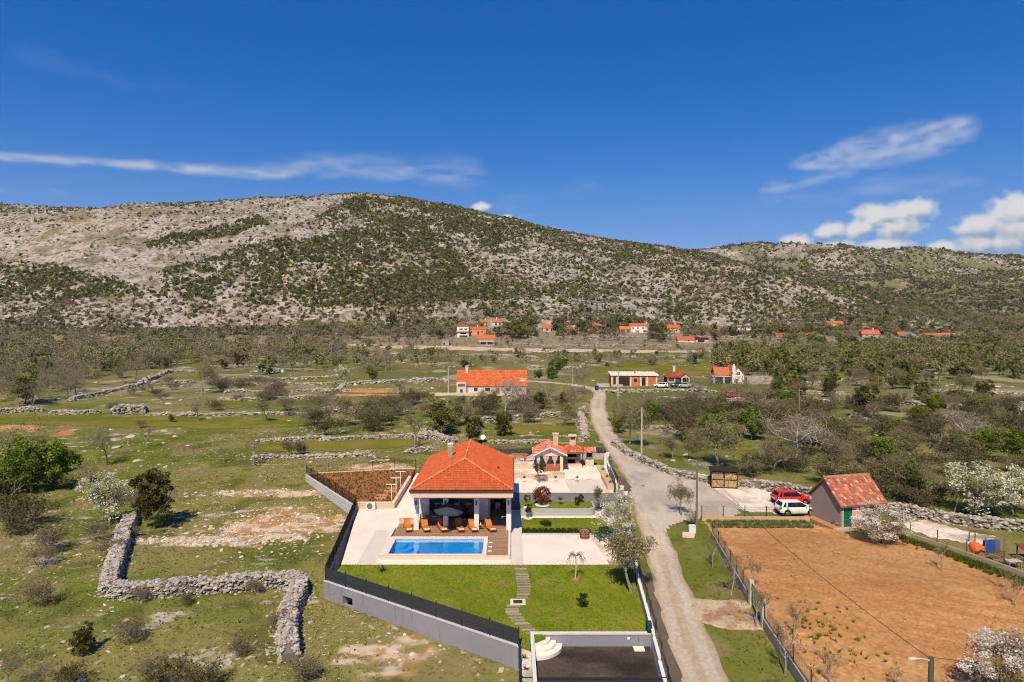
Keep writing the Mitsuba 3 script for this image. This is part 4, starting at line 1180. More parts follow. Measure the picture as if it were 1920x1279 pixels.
k = thing('outdoor_shower', 'chrome outdoor shower head on the rightmost porch column', 'shower')
put('arm', B().tube([(-.55, 65.0, 1.3), (-.95, 64.9, 1.32)], .025, 6, (.7, .7, .72)), 'metal', parent=k)
put('head', B().lathe([(0, 0), (.1, 0), (.1, .03), (0, .05)], 10, (-.95, 64.9, 1.26), (.7, .7, .72)), 'metal', parent=k)
k = thing('planter_bench', 'white masonry bench at the left end of the porch', 'bench')
put('base', B().box(-11.2, -9.46, 67.0, 68.1, -.35, .55, (.62, .50, .42)), parent=k)
put('top', B().box(-11.3, -9.45, 66.95, 68.15, .551, .63, (.78, .75, .70)), parent=k)
k = thing('air_conditioner', 'white outdoor air conditioner by the pinkish garden wall', 'air conditioner')
put('case', B().box(-15.75, -14.75, 72.75, 73.12, -.30, .48, (.72, .72, .70)), parent=k)
m = B()
for i in range(9):
    m.tube([(-15.32 + (.05 + .033 * i) * math.cos(t), 72.72, .09 + (.05 + .033 * i) * math.sin(t)) for t in np.linspace(0, 2 * PI, 15)], .008, 3, (.3, .3, .3), False)
m.add([(-15.32 + .33 * math.cos(t), 72.745, .09 + .33 * math.sin(t)) for t in np.linspace(0, 2 * PI, 20)[:-1]], [(0, i, i + 1) for i in range(1, 18)], (.16, .16, .16))
put('fan_grille', m, parent=k)
put('foot', B().box(-15.6, -15.5, 72.7, 73.1, -.36, -.3, (.2, .2, .2)).box(-15.0, -14.9, 72.7, 73.1, -.36, -.3, (.2, .2, .2)), parent=k)

# barrel, bench
k = thing('barrel_planter', 'half wooden barrel planted with pink flowers on the white terrace', 'planter')
m = B()
for j in range(18):
    a0, a1 = j * 2 * PI / 18, (j + .93) * 2 * PI / 18
    prof = ((.42, -.35), (.47, -.05), (.45, .28))
    t = r.uniform(.8, 1.2)
    m.add([(q * math.cos(a) + 6.85, q * math.sin(a) + 63.6, z) for q, z in prof for a in (a0, a1)], [(0, 1, 3, 2), (2, 3, 5, 4)], np.array([.26, .13, .06]) * t)
put('stave', m, parent=k, kind='stuff')
put('hoop', B().lathe([(.455, -.2), (.462, -.14)], 18, (6.85, 63.6, 0), (.08, .07, .06)).lathe([(.465, .1), (.458, .17)], 18, (6.85, 63.6, 0), (.08, .07, .06)), parent=k)
put('soil', B().lathe([(0, .22), (.44, .21)], 14, (6.85, 63.6, 0), (.12, .08, .05)), parent=k)
k = thing('garden_bench', 'dark green slatted garden bench beside the barrel planter', 'bench')
GR = (.012, .085, .075)
a = math.radians(-78)
m1, m2, m3 = B(), B(), B()
Rz = np.array([[math.cos(a), -math.sin(a), 0, 8.15], [math.sin(a), math.cos(a), 0, 63.2], [0, 0, 1, -.35], [0, 0, 0, 1]])
for i in range(4):
    m1.box(-.75, .75, -.22 + i * .12, -.13 + i * .12, .42, .45, GR)
for i in range(4):
    m2.box(-.75, .75, .27 + i * .03, .30 + i * .03, .52 + i * .11, .60 + i * .11, GR)
for x in (-.68, .68):
    m3.box(x - .04, x + .04, -.22, .30, .36, .419, (.02, .05, .05)).box(x - .04, x + .04, -.22, -.16, 0, .36, (.02, .05, .05)).box(x - .04, x + .04, .26, .32, 0, .9, (.02, .05, .05)).box(x - .04, x + .04, -.2, .28, .60, .64, (.02, .05, .05))
for nm, mm in (('seat', m1), ('backrest', m2), ('frame', m3)):
    put(nm, B().merge(mm, Rz), 'satin', parent=k)

# ------------------------------------------------------------------ pavilions at the back
PALE = (.66, .12, .055)
pav = thing('pavilion', 'small stone garden pavilion with a tiled gable roof and pink curtains', 'pavilion')
f0 = .9
for x in (3.35, 6.25):
    for y in (85.6, 89.8):
        m = B()
        for i in range(7):
            o = .19 + .015 * r.random()
            m.box(x - o, x + o, y - o, y + o, f0 + i * .29, f0 + (i + 1) * .29 - .012, np.array([.66, .57, .45]) * r.uniform(.85, 1.1))
        m.box(x - .17, x + .17, y - .17, y + .17, f0, f0 + 2.03, (.4, .36, .3))
        put('pillar', m, parent=pav)
m = B()
for i in range(9):
    s = 3.56 - .2 * (i % 2)
    while s < 6.05:
        x0, x1 = max(s, 4.0), min(s + .24, 6.05)
        if x1 - x0 > .03:
            m.box(x0, x1 - .012, 85.5 + .01 * r.random(), 85.75, f0 + i * .105, f0 + i * .105 + .095, np.array([.42, .13, .06]) * r.uniform(.75, 1.2))
        s += .25
m.box(4.0, 6.05, 85.53, 85.7, f0, f0 + .94, (.45, .4, .35))
put('brick_infill', m, parent=pav, kind='stuff')
put('gable', B().add([(2.95, 85.5, 3.0), (6.65, 85.5, 3.0), (4.8, 85.5, 3.85), (2.95, 85.65, 3.0), (6.65, 85.65, 3.0), (4.8, 85.65, 3.85)], [(0, 1, 2), (5, 4, 3)], (.78, .72, .64)).box(2.95, 6.65, 85.45, 85.72, 2.9, 3.05, (.72, .64, .55)), parent=pav)
put('gable_lamp', B().box(4.75, 4.85, 85.38, 85.44, 3.2, 3.5, (.05, .05, .05)), parent=pav)
wn = put('window', B().box(3.6, 6.0, 85.56, 85.64, f0 + .95, f0 + 1.03, (.02, .16, .11)).box(4.75, 4.85, 85.56, 85.64, f0 + 1.03, 2.9, (.02, .16, .11)).box(3.55, 3.63, 85.56, 85.64, f0 + .95, 2.9, (.02, .16, .11)).box(5.97, 6.05, 85.56, 85.64, f0 + .95, 2.9, (.02, .16, .11)).box(3.63, 5.97, 85.57, 85.63, f0 + 1.5, f0 + 1.55, (.02, .16, .11)), parent=pav)
for xc in (4.3, 5.4):
    m = B()
    for i in range(10):
        t0, t1 = i / 10, (i + 1) / 10
        zt, zb = 2.85, 1.95
        cf = (.62, .30, .30) if i % 2 else (.70, .44, .43)
        m.add([(xc - .42 + .84 * t0, 85.5 + .03 * (i % 2), zt), (xc - .42 + .84 * t1, 85.5 + .03 * ((i + 1) % 2), zt), (xc - .07 + .14 * t1, 85.5 + .02 * ((i + 1) % 2), zb), (xc - .07 + .14 * t0, 85.5 + .02 * (i % 2), zb)], [(0, 1, 2, 3)], cf)
    m.box(xc - .09, xc + .09, 85.48, 85.54, 1.55, 1.95, (.62, .34, .33))
    put('curtain', m, parent=wn)
put('wall', B().box(3.2, 6.4, 89.7, 89.9, f0, 2.95, (.55, .48, .4)).box(3.25, 3.4, 85.8, 89.6, f0, 1.9, (.55, .48, .4)).box(6.2, 6.35, 87.4, 89.6, f0, 2.9, (.5, .44, .36)), parent=pav)
oz, pz, gx0, gx1, gy0, gy1 = 2.95, 4.0, 2.65, 6.95, 85.0, 90.3
roof = put('roof', B().add([(gx0, gy0, oz), (gx1, gy0, oz), (4.8, gy0, pz), (gx0, gy1, oz), (gx1, gy1, oz), (4.8, gy1, pz), (gx0, gy0, oz - .09), (gx1, gy0, oz - .09), (4.8, gy0, pz - .1), (gx0, gy1, oz - .09), (gx1, gy1, oz - .09), (4.8, gy1, pz - .1)],
                           [(0, 2, 5, 3), (2, 1, 4, 5), (6, 8, 11, 9), (8, 7, 10, 11), (0, 2, 8, 6), (2, 1, 7, 8)], (.6, .5, .42)), parent=pav)
m = B()
sl = math.hypot(4.8 - gx0, pz - oz)
for O, U, X in (((gx0, gy1, oz), (0, -1, 0), gx0), ((gx1, gy0, oz), (0, 1, 0), gx1)):
    tile_plane(m, O, U, plane_vec((X, 0, oz), (4.8, 0, pz)), [(0, 0), (gy1 - gy0, 0), (gy1 - gy0, sl), (0, sl)], .22, .34, (.62, .17, .10), r, roll=.05, odd=((.70, .42, .32), .16))
put('roof_tile', m, parent=roof, kind='stuff')
m = B()
ridge_line(m, (4.8, gy0, pz + .06), (4.8, gy1, pz + .06), .11, .1, (.70, .45, .36), r)
m.beam((gx0 + .02, gy0, oz + .06), (4.8, gy0, pz + .08), .16, .14, (.78, .66, .56)).beam((gx1 - .02, gy0, oz + .06), (4.8, gy0, pz + .08), .16, .14, (.78, .66, .56))
put('ridge_tile', m, parent=roof)
chm = put('chimney', B().box(5.45, 6.1, 89.6, 90.2, 3.0, 4.9, (.55, .44, .34)).box(5.35, 6.2, 89.5, 90.3, 4.9, 5.0, (.68, .58, .48)), parent=roof)

bbq = thing('barbecue_house', 'stone barbecue house with a hipped roof, two dark openings and a chimney', 'barbecue')
m = B()
STN = (.42, .34, .25)


def rubble_face(m, x0, x1, z0, z1, y, holes):
    z = z0
    while z < z1:
        h = r.uniform(.14, .24)
        x = x0
        while x < x1:
            w_ = r.uniform(.18, .42)
            xa, xb = x, min(x + w_, x1)
            if not any(xb > a + .02 and xa < b - .02 and z + h > c + .02 and z < d - .02 for a, b, c, d in holes):
                o = .03 + .04 * r.random()
                m.box(xa + .008, xb - .008, y - o, y, z + .008, min(z + h, z1) - .008, np.array(STN) * r.uniform(.6, 1.35))
            x += w_
        z += h


holes = [(7.15, 8.45, 2.0, 2.75), (7.3, 8.3, 1.05, 1.75)]
rubble_face(m, 6.75, 8.95, f0, 2.95, 88.9, holes)
for (x0, x1, z0, z1) in ((6.7, 7.15, f0, 2.95), (8.45, 9.0, f0, 2.95), (7.15, 8.45, 2.75, 2.95), (7.15, 8.45, 1.75, 2.0), (7.15, 7.3, f0, 1.75), (8.3, 8.45, f0, 1.75), (7.3, 8.3, f0, 1.05)):
    m.box(x0, x1, 88.9, 89.2, z0, z1, (.30, .25, .2))
m.box(6.7, 9.0, 90.2, 90.4, f0, 2.95, (.06, .05, .05)).box(6.7, 6.85, 89.2, 90.2, f0, 2.95, (.3, .25, .2)).box(8.85, 9.0, 89.2, 90.2, f0, 2.95, (.3, .25, .2)).box(6.85, 8.85, 89.2, 90.2, 1.80, 1.95, (.2, .18, .15))
put('wall', m, parent=bbq)
put('shelf', B().box(7.0, 8.6, 88.6, 88.9, 1.94, 2.01, (.62, .56, .48)), parent=bbq)
put('plinth', B().box(6.6, 9.1, 88.2, 88.85, f0 - .1, f0 + .28, (.62, .46, .33)), parent=bbq)
put('post', B().box(9.12, 9.24, 87.9, 88.02, f0, 2.9, (.06, .05, .05)), parent=bbq)
m = B()
bx0, bx1, by0, by1, bz0, bz1, apx, apy = 6.55, 9.35, 87.7, 90.8, 2.9, 3.75, 7.95, 89.3
for O, U, L, A in (((bx0, by0, bz0), (1, 0, 0), bx1 - bx0, (apx - bx0)), ((bx0, by1, bz0), (0, -1, 0), by1 - by0, by1 - apy), ((bx1, by0, bz0), (0, 1, 0), by1 - by0, apy - by0)):
    O = np.array(O)
    U = np.array(U, float)
    apex = np.array([apx, apy, bz1])
    foot = O + U * A
    V = plane_vec(foot, apex)
    tile_plane(m, O, U, V, [(0, 0), (L, 0), (A, np.linalg.norm(apex - foot))], .22, .33, (.50, .14, .08), r, roll=.05, odd=((.62, .33, .24), .12))
roof = put('roof', B().add([(bx0, by0, bz0), (bx1, by0, bz0), (bx1, by1, bz0), (bx0, by1, bz0), (apx, apy, bz1)], [(0, 1, 4), (1, 2, 4), (2, 3, 4), (3, 0, 4), (0, 3, 2, 1)[:3], (0, 2, 1)], (.30, .14, .09)).box(bx0, bx1, by0 - .02, by0 + .05, bz0 - .22, bz0, (.22, .10, .06)), parent=bbq)
put('roof_tile', m, parent=roof, kind='stuff')
put('chimney', B().box(7.55, 8.35, 88.9, 89.7, 3.2, 4.75, (.60, .46, .35)).box(7.65, 8.25, 88.85, 88.9, 4.35, 4.7, (.05, .04, .04)).box(7.4, 8.5, 88.75, 89.85, 4.75, 4.87, (.66, .56, .48)), parent=roof)
well = thing('garden_well', 'stone garden well with a small tiled roof on dark posts', 'well')
m = B()
for i in range(5):
    for (xa, xb, ya, yb) in ((9.55, 10.05, 87.7, 87.95), (10.05, 10.6, 87.7, 87.95), (9.55, 9.8, 87.95, 88.7), (10.35, 10.6, 87.95, 88.7), (9.8, 10.35, 88.45, 88.7)):
        m.box(xa, xb - .012, ya, yb, f0 + i * .2, f0 + i * .2 + .188, np.array([.66, .58, .48]) * r.uniform(.85, 1.1))
put('well_ring', m, parent=well)
put('post', B().box(9.68, 9.78, 88.15, 88.25, f0, 3.0, (.05, .035, .03)), parent=well)
put('post', B().box(10.37, 10.47, 88.15, 88.25, f0, 3.0, (.05, .035, .03)), parent=well)
put('windlass', B().tube([(9.7, 88.2, 2.2), (10.5, 88.2, 2.2)], .09, 8, (.12, .07, .04)).box(9.78, 10.37, 88.18, 88.22, 2.3, 2.95, (.04, .03, .03)), parent=well)
m = B()
for O, U, X in (((9.3, 87.55, 2.85), (1, 0, 0), 87.55), ((10.85, 88.85, 2.85), (-1, 0, 0), 88.85)):
    tile_plane(m, O, U, plane_vec((0, X, 2.85), (0, 88.2, 3.4)), [(0, 0), (1.55, 0), (1.55, .83), (0, .83)], .2, .3, (.62, .15, .08), r, roll=.05, odd=((.72, .5, .4), .2))
roof = put('roof', B().add([(9.3, 87.55, 2.85), (10.85, 87.55, 2.85), (10.85, 88.85, 2.85), (9.3, 88.85, 2.85), (9.3, 88.2, 3.39), (10.85, 88.2, 3.39)], [(0, 1, 5, 4), (3, 2, 5, 4), (0, 3, 4), (1, 2, 5)] and [(0, 1, 5), (0, 5, 4), (3, 2, 5), (3, 5, 4), (0, 3, 4), (1, 2, 5)], (.3, .12, .08)), parent=well)
put('roof_tile', m, parent=roof, kind='stuff')
k = thing('hammock', 'dark green hammock slung left of the pavilion', 'hammock')
m = B()
hx = np.linspace(.6, 3.0, 13)
hz = 2.35 - .75 * (1 - ((hx - 1.8) / 1.2) ** 2)
for i in range(12):
    m.add([(hx[i], 91.2 - .32, hz[i] + .12), (hx[i + 1], 91.2 - .32, hz[i + 1] + .12), (hx[i + 1], 91.2, hz[i + 1]), (hx[i], 91.2, hz[i]), (hx[i], 91.5, hz[i] + .12), (hx[i + 1], 91.5, hz[i + 1] + .12)], [(0, 1, 2, 3), (3, 2, 5, 4)], (.025, .06, .045))
put('bed', m, parent=k)
put('stand', B().tube([(.4, 91.2, f0), (.5, 91.2, 2.45)], .05, 6, (.04, .06, .04)).tube([(3.15, 91.2, f0), (3.1, 91.2, 2.45)], .05, 6, (.04, .06, .04)), parent=k)
k = thing('stone_bench', 'long rusty-red slatted bench in front of the hammock', 'bench')
put('seat', B().box(-.05, 2.0, 89.8, 90.3, 1.75, 1.85, (.42, .17, .09)), parent=k)
put('backrest', B().box(-.05, 2.0, 90.3, 90.38, 1.9, 2.25, (.36, .15, .08)), parent=k)
put('base', B().box(0, .3, 89.9, 90.3, 1.2, 1.75, (.3, .12, .06)).box(1.6, 1.9, 89.9, 90.3, 1.2, 1.75, (.3, .12, .06)), parent=k)
for x, y, lab in ((7.2, 83.95, 'left one of two dark drain grates on the upper terrace'), (9.15, 83.9, 'right one of two dark drain grates on the upper terrace')):
    put('drain_grate', B().box(x, x + .55, y - .75, y - .5, .44, .468, (.22, .15, .10)), label=lab, cat='drain')
put('drain_cover', B().box(15.6, 16.2, 82.6, 83.0, float(G(15.9, 82.8)) + .05, float(G(15.9, 82.8)) + .13, (.20, .12, .08)), label='rusty drain cover in the lane beside the driveway', cat='drain')
gz_ = float(G(17.9, 74.4))
put('road_marking', B().add([(17.2, 73.7, gz_ + .13), (18.6, 73.7, gz_ + .13), (18.35, 75.2, gz_ + .13), (17.1, 75.2, gz_ + .13)], [(0, 1, 2, 3)], (.78, .76, .72)), label='white painted patch on the concrete forecourt', cat='road marking')
for x, y, lab in ((19.0, 72.9, 'nearer of two short white dashes on the forecourt'), (19.0, 74.5, 'farther of two short white dashes on the forecourt')):
    gz_ = float(G(x, y))
    put('road_marking', B().add([(x, y, gz_ + .13), (x + .5, y, gz_ + .13), (x + .4, y + .4, gz_ + .13), (x - .1, y + .4, gz_ + .13)], [(0, 1, 2, 3)], (.75, .73, .68)), label=lab, cat='road marking')


# ------------------------------------------------------------------ field side: shed, cars, wood store, poles
def R2(deg):
    a = math.radians(deg)
    return np.array([[math.cos(a), -math.sin(a), 0], [math.sin(a), math.cos(a), 0], [0, 0, 1]])


def xf(m, x, y, z, rot):
    M = np.eye(4)
    M[:3, :3] = R2(rot)
    M[:3, 3] = (x, y, z)
    return B().merge(m, M)


r = np.random.default_rng(21)
sx, sy, sz, srot, SW, SD = 33.3, 68.4, -.95, 14, 5.0, 4.5
shed = thing('shed', 'mauve-grey tool shed with a mottled tile roof and green door by the field', 'shed')
SHADED_WALL, LIT_WALL = (.30, .245, .235), (.56, .455, .41)  # side and back walls darker: their dimmer light is put into the colour
m = B()
ev, rg = 2.42, 4.65
m.box(0, .2, 0, SD, 0, ev, SHADED_WALL).box(SW - .2, SW, 0, SD, 0, ev, SHADED_WALL).box(.2, .36, 0, .2, 0, ev, LIT_WALL).box(1.36, SW - .2, 0, .2, 0, ev, LIT_WALL).box(.36, 1.36, 0, .2, 2.12, ev, LIT_WALL).box(.2, SW - .2, SD - .2, SD, 0, ev, SHADED_WALL)
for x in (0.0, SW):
    m.add([(x, 0, ev), (x, SD, ev), (x, SD / 2, rg - .12)], [(0, 1, 2)], SHADED_WALL)
put('wall', xf(m, sx, sy, sz, srot), parent=shed)
m = B()
for i in range(14):
    m.box(.37, 1.35, .06, .10, .02 + i * .15, .15 + i * .15, np.array([.012, .14, .085]) * r.uniform(.85, 1.15))
put('door', xf(m, sx, sy, sz, srot), 'satin', parent=shed)
put('vent_pipe', xf(B().tube([(-.02, .9, .55), (-.2, .9, .55), (-.2, .9, .9)], .07, 6, (.12, .08, .08)).tube([(-.02, .35, .4), (-.15, .35, .4), (-.15, .35, .62)], .05, 6, (.5, .45, .42)), sx, sy, sz, srot), parent=shed)
m = B()
o, g = .35, .3
pts = [(-g, -o, ev - .12), (SW + g, -o, ev - .12), (SW + g, SD / 2, rg), (-g, SD / 2, rg), (-g, SD + o, ev - .12), (SW + g, SD + o, ev - .12)]
low = [(a, b, c - .1) for a, b, c in pts]
m.add(pts + low, [(0, 1, 2), (0, 2, 3), (3, 2, 5), (3, 5, 4), (6, 8, 7), (6, 9, 8), (9, 11, 8), (9, 10, 11), (0, 3, 9), (0, 9, 6), (3, 4, 10), (3, 10, 9), (1, 7, 8), (1, 8, 2), (0, 6, 7), (0, 7, 1)], (.25, .15, .11))
roof = put('roof', xf(m, sx, sy, sz, srot), parent=shed)
m = B()
L = math.hypot(SD / 2 + o, rg - ev + .12)
tile_plane(m, (-g, -o, ev - .12), (1, 0, 0), plane_vec((0, -o, ev - .12), (0, SD / 2, rg)), [(0, 0), (SW + 2 * g, 0), (SW + 2 * g, L), (0, L)], .235, .37, (.40, .155, .10), r, lift=.055, roll=.06, vary=.16, odd=((.53, .31, .22), .22))
tile_plane(m, (SW + g, SD + o, ev - .12), (-1, 0, 0), plane_vec((0, SD + o, ev - .12), (0, SD / 2, rg)), [(0, 0), (SW + 2 * g, 0), (SW + 2 * g, L), (0, L)], .235, .37, (.40, .155, .10), r, lift=.055, roll=.06, vary=.16, odd=((.53, .31, .22), .22))
put('roof_tile', xf(m, sx, sy, sz, srot), parent=roof, kind='stuff')
m = B()
ridge_line(m, (-g, SD / 2, rg + .07), (SW + g, SD / 2, rg + .07), .12, .1, (.58, .34, .24), r)
put('ridge_tile', xf(m, sx, sy, sz, srot), parent=roof)
put('footing', xf(B().box(-.9, 0, -.3, SD, -.3, .08, (.42, .24, .13)).box(-.9, SW, -.55, 0, -.3, .1, (.5, .4, .31)), sx, sy, sz, srot), parent=shed)


def car_kit(col, estate=0.0, saloon=False):
    kit = Kit()
    col = np.array(col, float)
    st = [(-2.06, .70, .46, .78), (-2.0, .82, .34, .93), (-1.75, .875, .26, .985), (-.9, .89, .22, .985), (.3, .89, .22, .965), (1.0, .885, .22, .95), (1.35, .87, .23, .90), (1.75, .83, .25, .82), (1.98, .74, .32, .72), (2.06, .60, .42, .60)]
    if saloon:
        st = [(x * 1.06, w, a, b) for x, w, a, b in st]
    rows = []
    for x, w, zl, zh in st:
        mid = zl + (zh - zl) * .55
        rows.append([(x, -w * .86, zl), (x, -w, zl + .10), (x, -w * 1.01, mid), (x, -w * .95, zh - .05), (x, -w * .80, zh), (x, 0, zh + .035), (x, w * .80, zh), (x, w * .95, zh - .05), (x, w * 1.01, mid), (x, w, zl + .10), (x, w * .86, zl)])
    v = np.array(rows).reshape(-1, 3)
    n = 11
    q = [(i * n + j, i * n + j + 1, (i + 1) * n + j + 1, (i + 1) * n + j) for i in range(len(st) - 1) for j in range(n - 1)]
    tri = [(0, j, j + 1) for j in range(1, n - 1)] + [((len(st) - 1) * n, (len(st) - 1) * n + j + 1, (len(st) - 1) * n + j) for j in range(1, n - 1)]
    m = B().add(v, q, col)
    m.add(v, tri, col)
    kit.part('body', m, 'carpaint', True)
    xr, xt0, xt1, xf_ = (-1.97, -1.62, .30, 1.18) if not saloon else (-1.55, -.85, .35, 1.2)
    zt, wb, wt = 1.44, .80, .60
    m = B()
    ring = []
    for z, x0, x1, w in ((.95, xr, xf_, wb), (1.2, xr + (xt0 - xr) * .45, xf_ + (xt1 - xf_) * .52, wb - .075), (zt, xt0, xt1, wt)):
        ring.append([(x0, -w, z), (x0, w, z), (x1, w * .93, z), (x1, -w * .93, z)])
    ring = np.array(ring).reshape(-1, 3)
    m.add(ring, [(i * 4 + j, i * 4 + (j + 1) % 4, (i + 1) * 4 + (j + 1) % 4, (i + 1) * 4 + j) for i in range(2) for j in range(4)])
    kit.part('windows', m, 'darkglass')
    m = B()
    xs = np.linspace(xt0 - .10, xt1 + .06, 7)
    ysr = np.linspace(-1, 1, 7) * (wt + .05)
    X, Y = np.meshgrid(xs, ysr)
    Z = 1.50 - .05 * (Y / wt) ** 2 - .07 * ((X - xs.mean()) / 1.0) ** 2
    i, j = np.meshgrid(np.arange(6), np.arange(6), indexing='ij')
    a = (i * 7 + j).ravel()
    m.add(np.stack([X, Y, Z], -1).reshape(-1, 3), np.stack([a, a + 1, a + 8, a + 7], -1), col)
    m.add(np.stack([X, Y, Z * 0 + zt - .02], -1).reshape(-1, 3)[[0, 6, 48, 42]], [(0, 1, 2, 3)], col)
    kit.part('roof', m, 'carpaint', True)
    m = B()
    for s in (-1, 1):
        m.beam((xf_ - .02, s * .76, .96), (xt1, s * .59, zt + .02), .07, .06, col)
        for f, wd in ((.40, .07),) + (((.80, .13), (.97, .18)) if not saloon else ((.86, .15),)):
            xb, xtp = xf_ + (xr - xf_) * f, xt1 + (xt0 - xt1) * f
            m.beam((xb, s * (wb + .005), .95), (xtp, s * (wt + .01), zt + .01), .05, wd, col if f > .5 else (.03, .03, .03), up=(1, 0, 0))
    m.beam((xr - .02, -.6, 1.0), (xr - .02, .6, 1.0), .06, .10, col)
    kit.part('pillar', m, 'carpaint')
    for x in (-1.28, 1.28):
        for s in (-1, 1):
            m = B().tube([(x, s * .70, .32), (x, s * .72, .32), (x, s * .90, .32), (x, s * .915, .32)], [.25, .32, .32, .26], 16, (.018, .018, .02))
            k = kit.part('wheel', m)
            kit.part('rim', B().tube([(x, s * .90, .32), (x, s * .925, .32)], [.21, .17], 10, (.42, .42, .44)), 'metal', under=k)
            kit.part('wheel_arch', B().tube([(x, s * .80, .36), (x, s * .897, .36)], .385, 16, (.015, .015, .015)))
    for s in (-1, 1):
        kit.part('headlight', B().box(1.78, 2.0, s * .60 - .13, s * .60 + .13, .62, .74, (.75, .78, .8)), 'satin')
        kit.part('tail_light', B().box(-2.07, -1.9, s * .70 - .13, s * .70 + .13, .74, .92, (.45, .012, .012)), 'satin')
        kit.part('mirror', B().box(.70, .86, s * .90 - .09, s * .90 + .09, .95, 1.06, col), 'carpaint')
    kit.part('bumper', B().box(-2.10, -1.98, -.66, .66, .38, .52, (.03, .03, .03)).box(2.0, 2.09, -.56, .56, .36, .50, (.03, .03, .03)))
    kit.part('number_plate', B().box(-2.085, -2.05, -.26, .26, .62, .72, (.75, .75, .72)))
    kit.part('underbody', B().box(-1.9, 1.9, -.8, .8, .18, .3, (.02, .02, .02)))
    return kit


def gz(x, y):
    return float(G(x, y))


wk, rk = car_kit((.80, .80, .79)), car_kit((.62, .012, .016))
kx, ky = at(1496, 960, -.55)[:2]
wk.set('car', place(kx, ky + .6, gz(kx, ky) + .06, 3), 'white hatchback parked in front of the red one by the shed', 'car')
rk.set('car', place(kx + 1.0, ky + 4.3, gz(kx, ky + 4) + .06, 4), 'red hatchback parked behind the white one by the shed', 'car')
# far cars
sk, bk = car_kit((.40, .42, .45), saloon=True), car_kit((.05, .06, .09), saloon=True)
for kit, px, py, ro, lab in ((wk, 1239, 727, 174, 'white car in front of the unfinished brick house'), (sk, 1283, 727, 176, 'silver car in front of the small porch house'), (bk, 1271, 726, 178, 'dark car half hidden behind the silver one'),
                             (rk, 1375, 745, 5, 'dark red car among the trees below the white chalet')):
    p = spot(px, py)
    kit.set('car', place(p[0], p[1], p[2] + .05, ro), lab, 'car')

k = thing('wood_store', 'dark-roofed wood store stacked with split logs beside the forecourt', 'wood store')
wx, wy, wz, wr = 26.3, 84.0, gz(26.3, 84) , -10
m = B()
for x in (-1.55, 0, 1.55):
    m.box(x - .05, x + .05, -.5, -.4, 0, 2.15, (.10, .07, .05)).box(x - .05, x + .05, .4, .5, 0, 2.25, (.10, .07, .05))
m.box(-1.6, 1.6, -.5, .5, .12, .2, (.12, .08, .05)).box(-1.6, 1.6, -.5, .5, 1.10, 1.17, (.12, .08, .05)).box(-1.6, 1.6, .5, .53, .2, 2.2, (.06, .045, .04))
put('frame', xf(m, wx, wy, wz, wr), parent=k)
m = B()
for x0, x1 in ((-1.48, -.06), (.06, 1.48)):
    for z0, z1 in ((.2, 1.08), (1.17, 2.0)):
        z = z0 + .06
        while z < z1 - .03:
            x = x0 + .06 + r.uniform(0, .05)
            while x < x1 - .04:
                rad = r.uniform(.045, .072)
                g_ = np.arange(6) * PI / 3 + r.random()
                yy = -.42 + r.uniform(-.05, .04)
                pts = [(x + rad * math.cos(t), yy, z + rad * math.sin(t)) for t in g_]
                bk_ = [(a, .4, c) for a, b, c in pts]
                c = np.array([.66, .48, .26]) * r.uniform(.65, 1.15)
                m.add(pts, [(0, i, i + 1) for i in range(1, 5)], c)
                m.add(pts + bk_, [(i, (i + 1) % 6, 6 + (i + 1) % 6, 6 + i) for i in range(6)], c * .45)
                x += rad * 2 + .006
            z += .118
put('log', xf(m, wx, wy, wz, wr), parent=k, kind='stuff')
m = B()
m.add([(-1.8, -.8, 2.28), (1.8, -.8, 2.28), (1.8, .75, 2.5), (-1.8, .75, 2.5), (-1.8, -.8, 2.2), (1.8, -.8, 2.2), (1.8, .75, 2.42), (-1.8, .75, 2.42)], [(0, 1, 2, 3), (4, 7, 6, 5), (0, 4, 5, 1), (1, 5, 6, 2), (3, 2, 6, 7), (0, 3, 7, 4)], (.035, .035, .035))
put('roof', xf(m, wx, wy, wz, wr), parent=k)


def pole(name, px, py_base, py_top, label, rad=.12, col=(.42, .40, .36), arm=0, cat='utility pole', base=None):
    p = spot(px, py_base) if base is None else base
    h = (py_base - py_top) / 1280 * p[1] if base is None else py_top
    k = thing(name, label, cat)
    put('shaft', B().tube([(p[0], p[1], p[2] - .5), (p[0], p[1], p[2] + h)], [rad, rad * .68], 8, col), parent=k)
    if arm:
        a = put('lamp_arm', B().tube([(p[0], p[1], p[2] + h - .15), (p[0] + arm * .5, p[1] - .15, p[2] + h + .02), (p[0] + arm * .85, p[1] - .25, p[2] + h + .06)], .035, 6, (.5, .5, .5)), parent=k)
        put('lamp_head', B().tube([(p[0] + arm * .75, p[1] - .2, p[2] + h + .05), (p[0] + arm * 1.12, p[1] - .3, p[2] + h + .09)], [.04, .065], 8, (.72, .72, .70)), 'satin', parent=a)
    if base is None:
        put('crossarm', B().box(p[0] - .5, p[0] + .5, p[1] - .05, p[1] + .05, p[2] + h - .45, p[2] + h - .36, (.3, .28, .26)), parent=k)
    return np.array([p[0], p[1], p[2] + h])


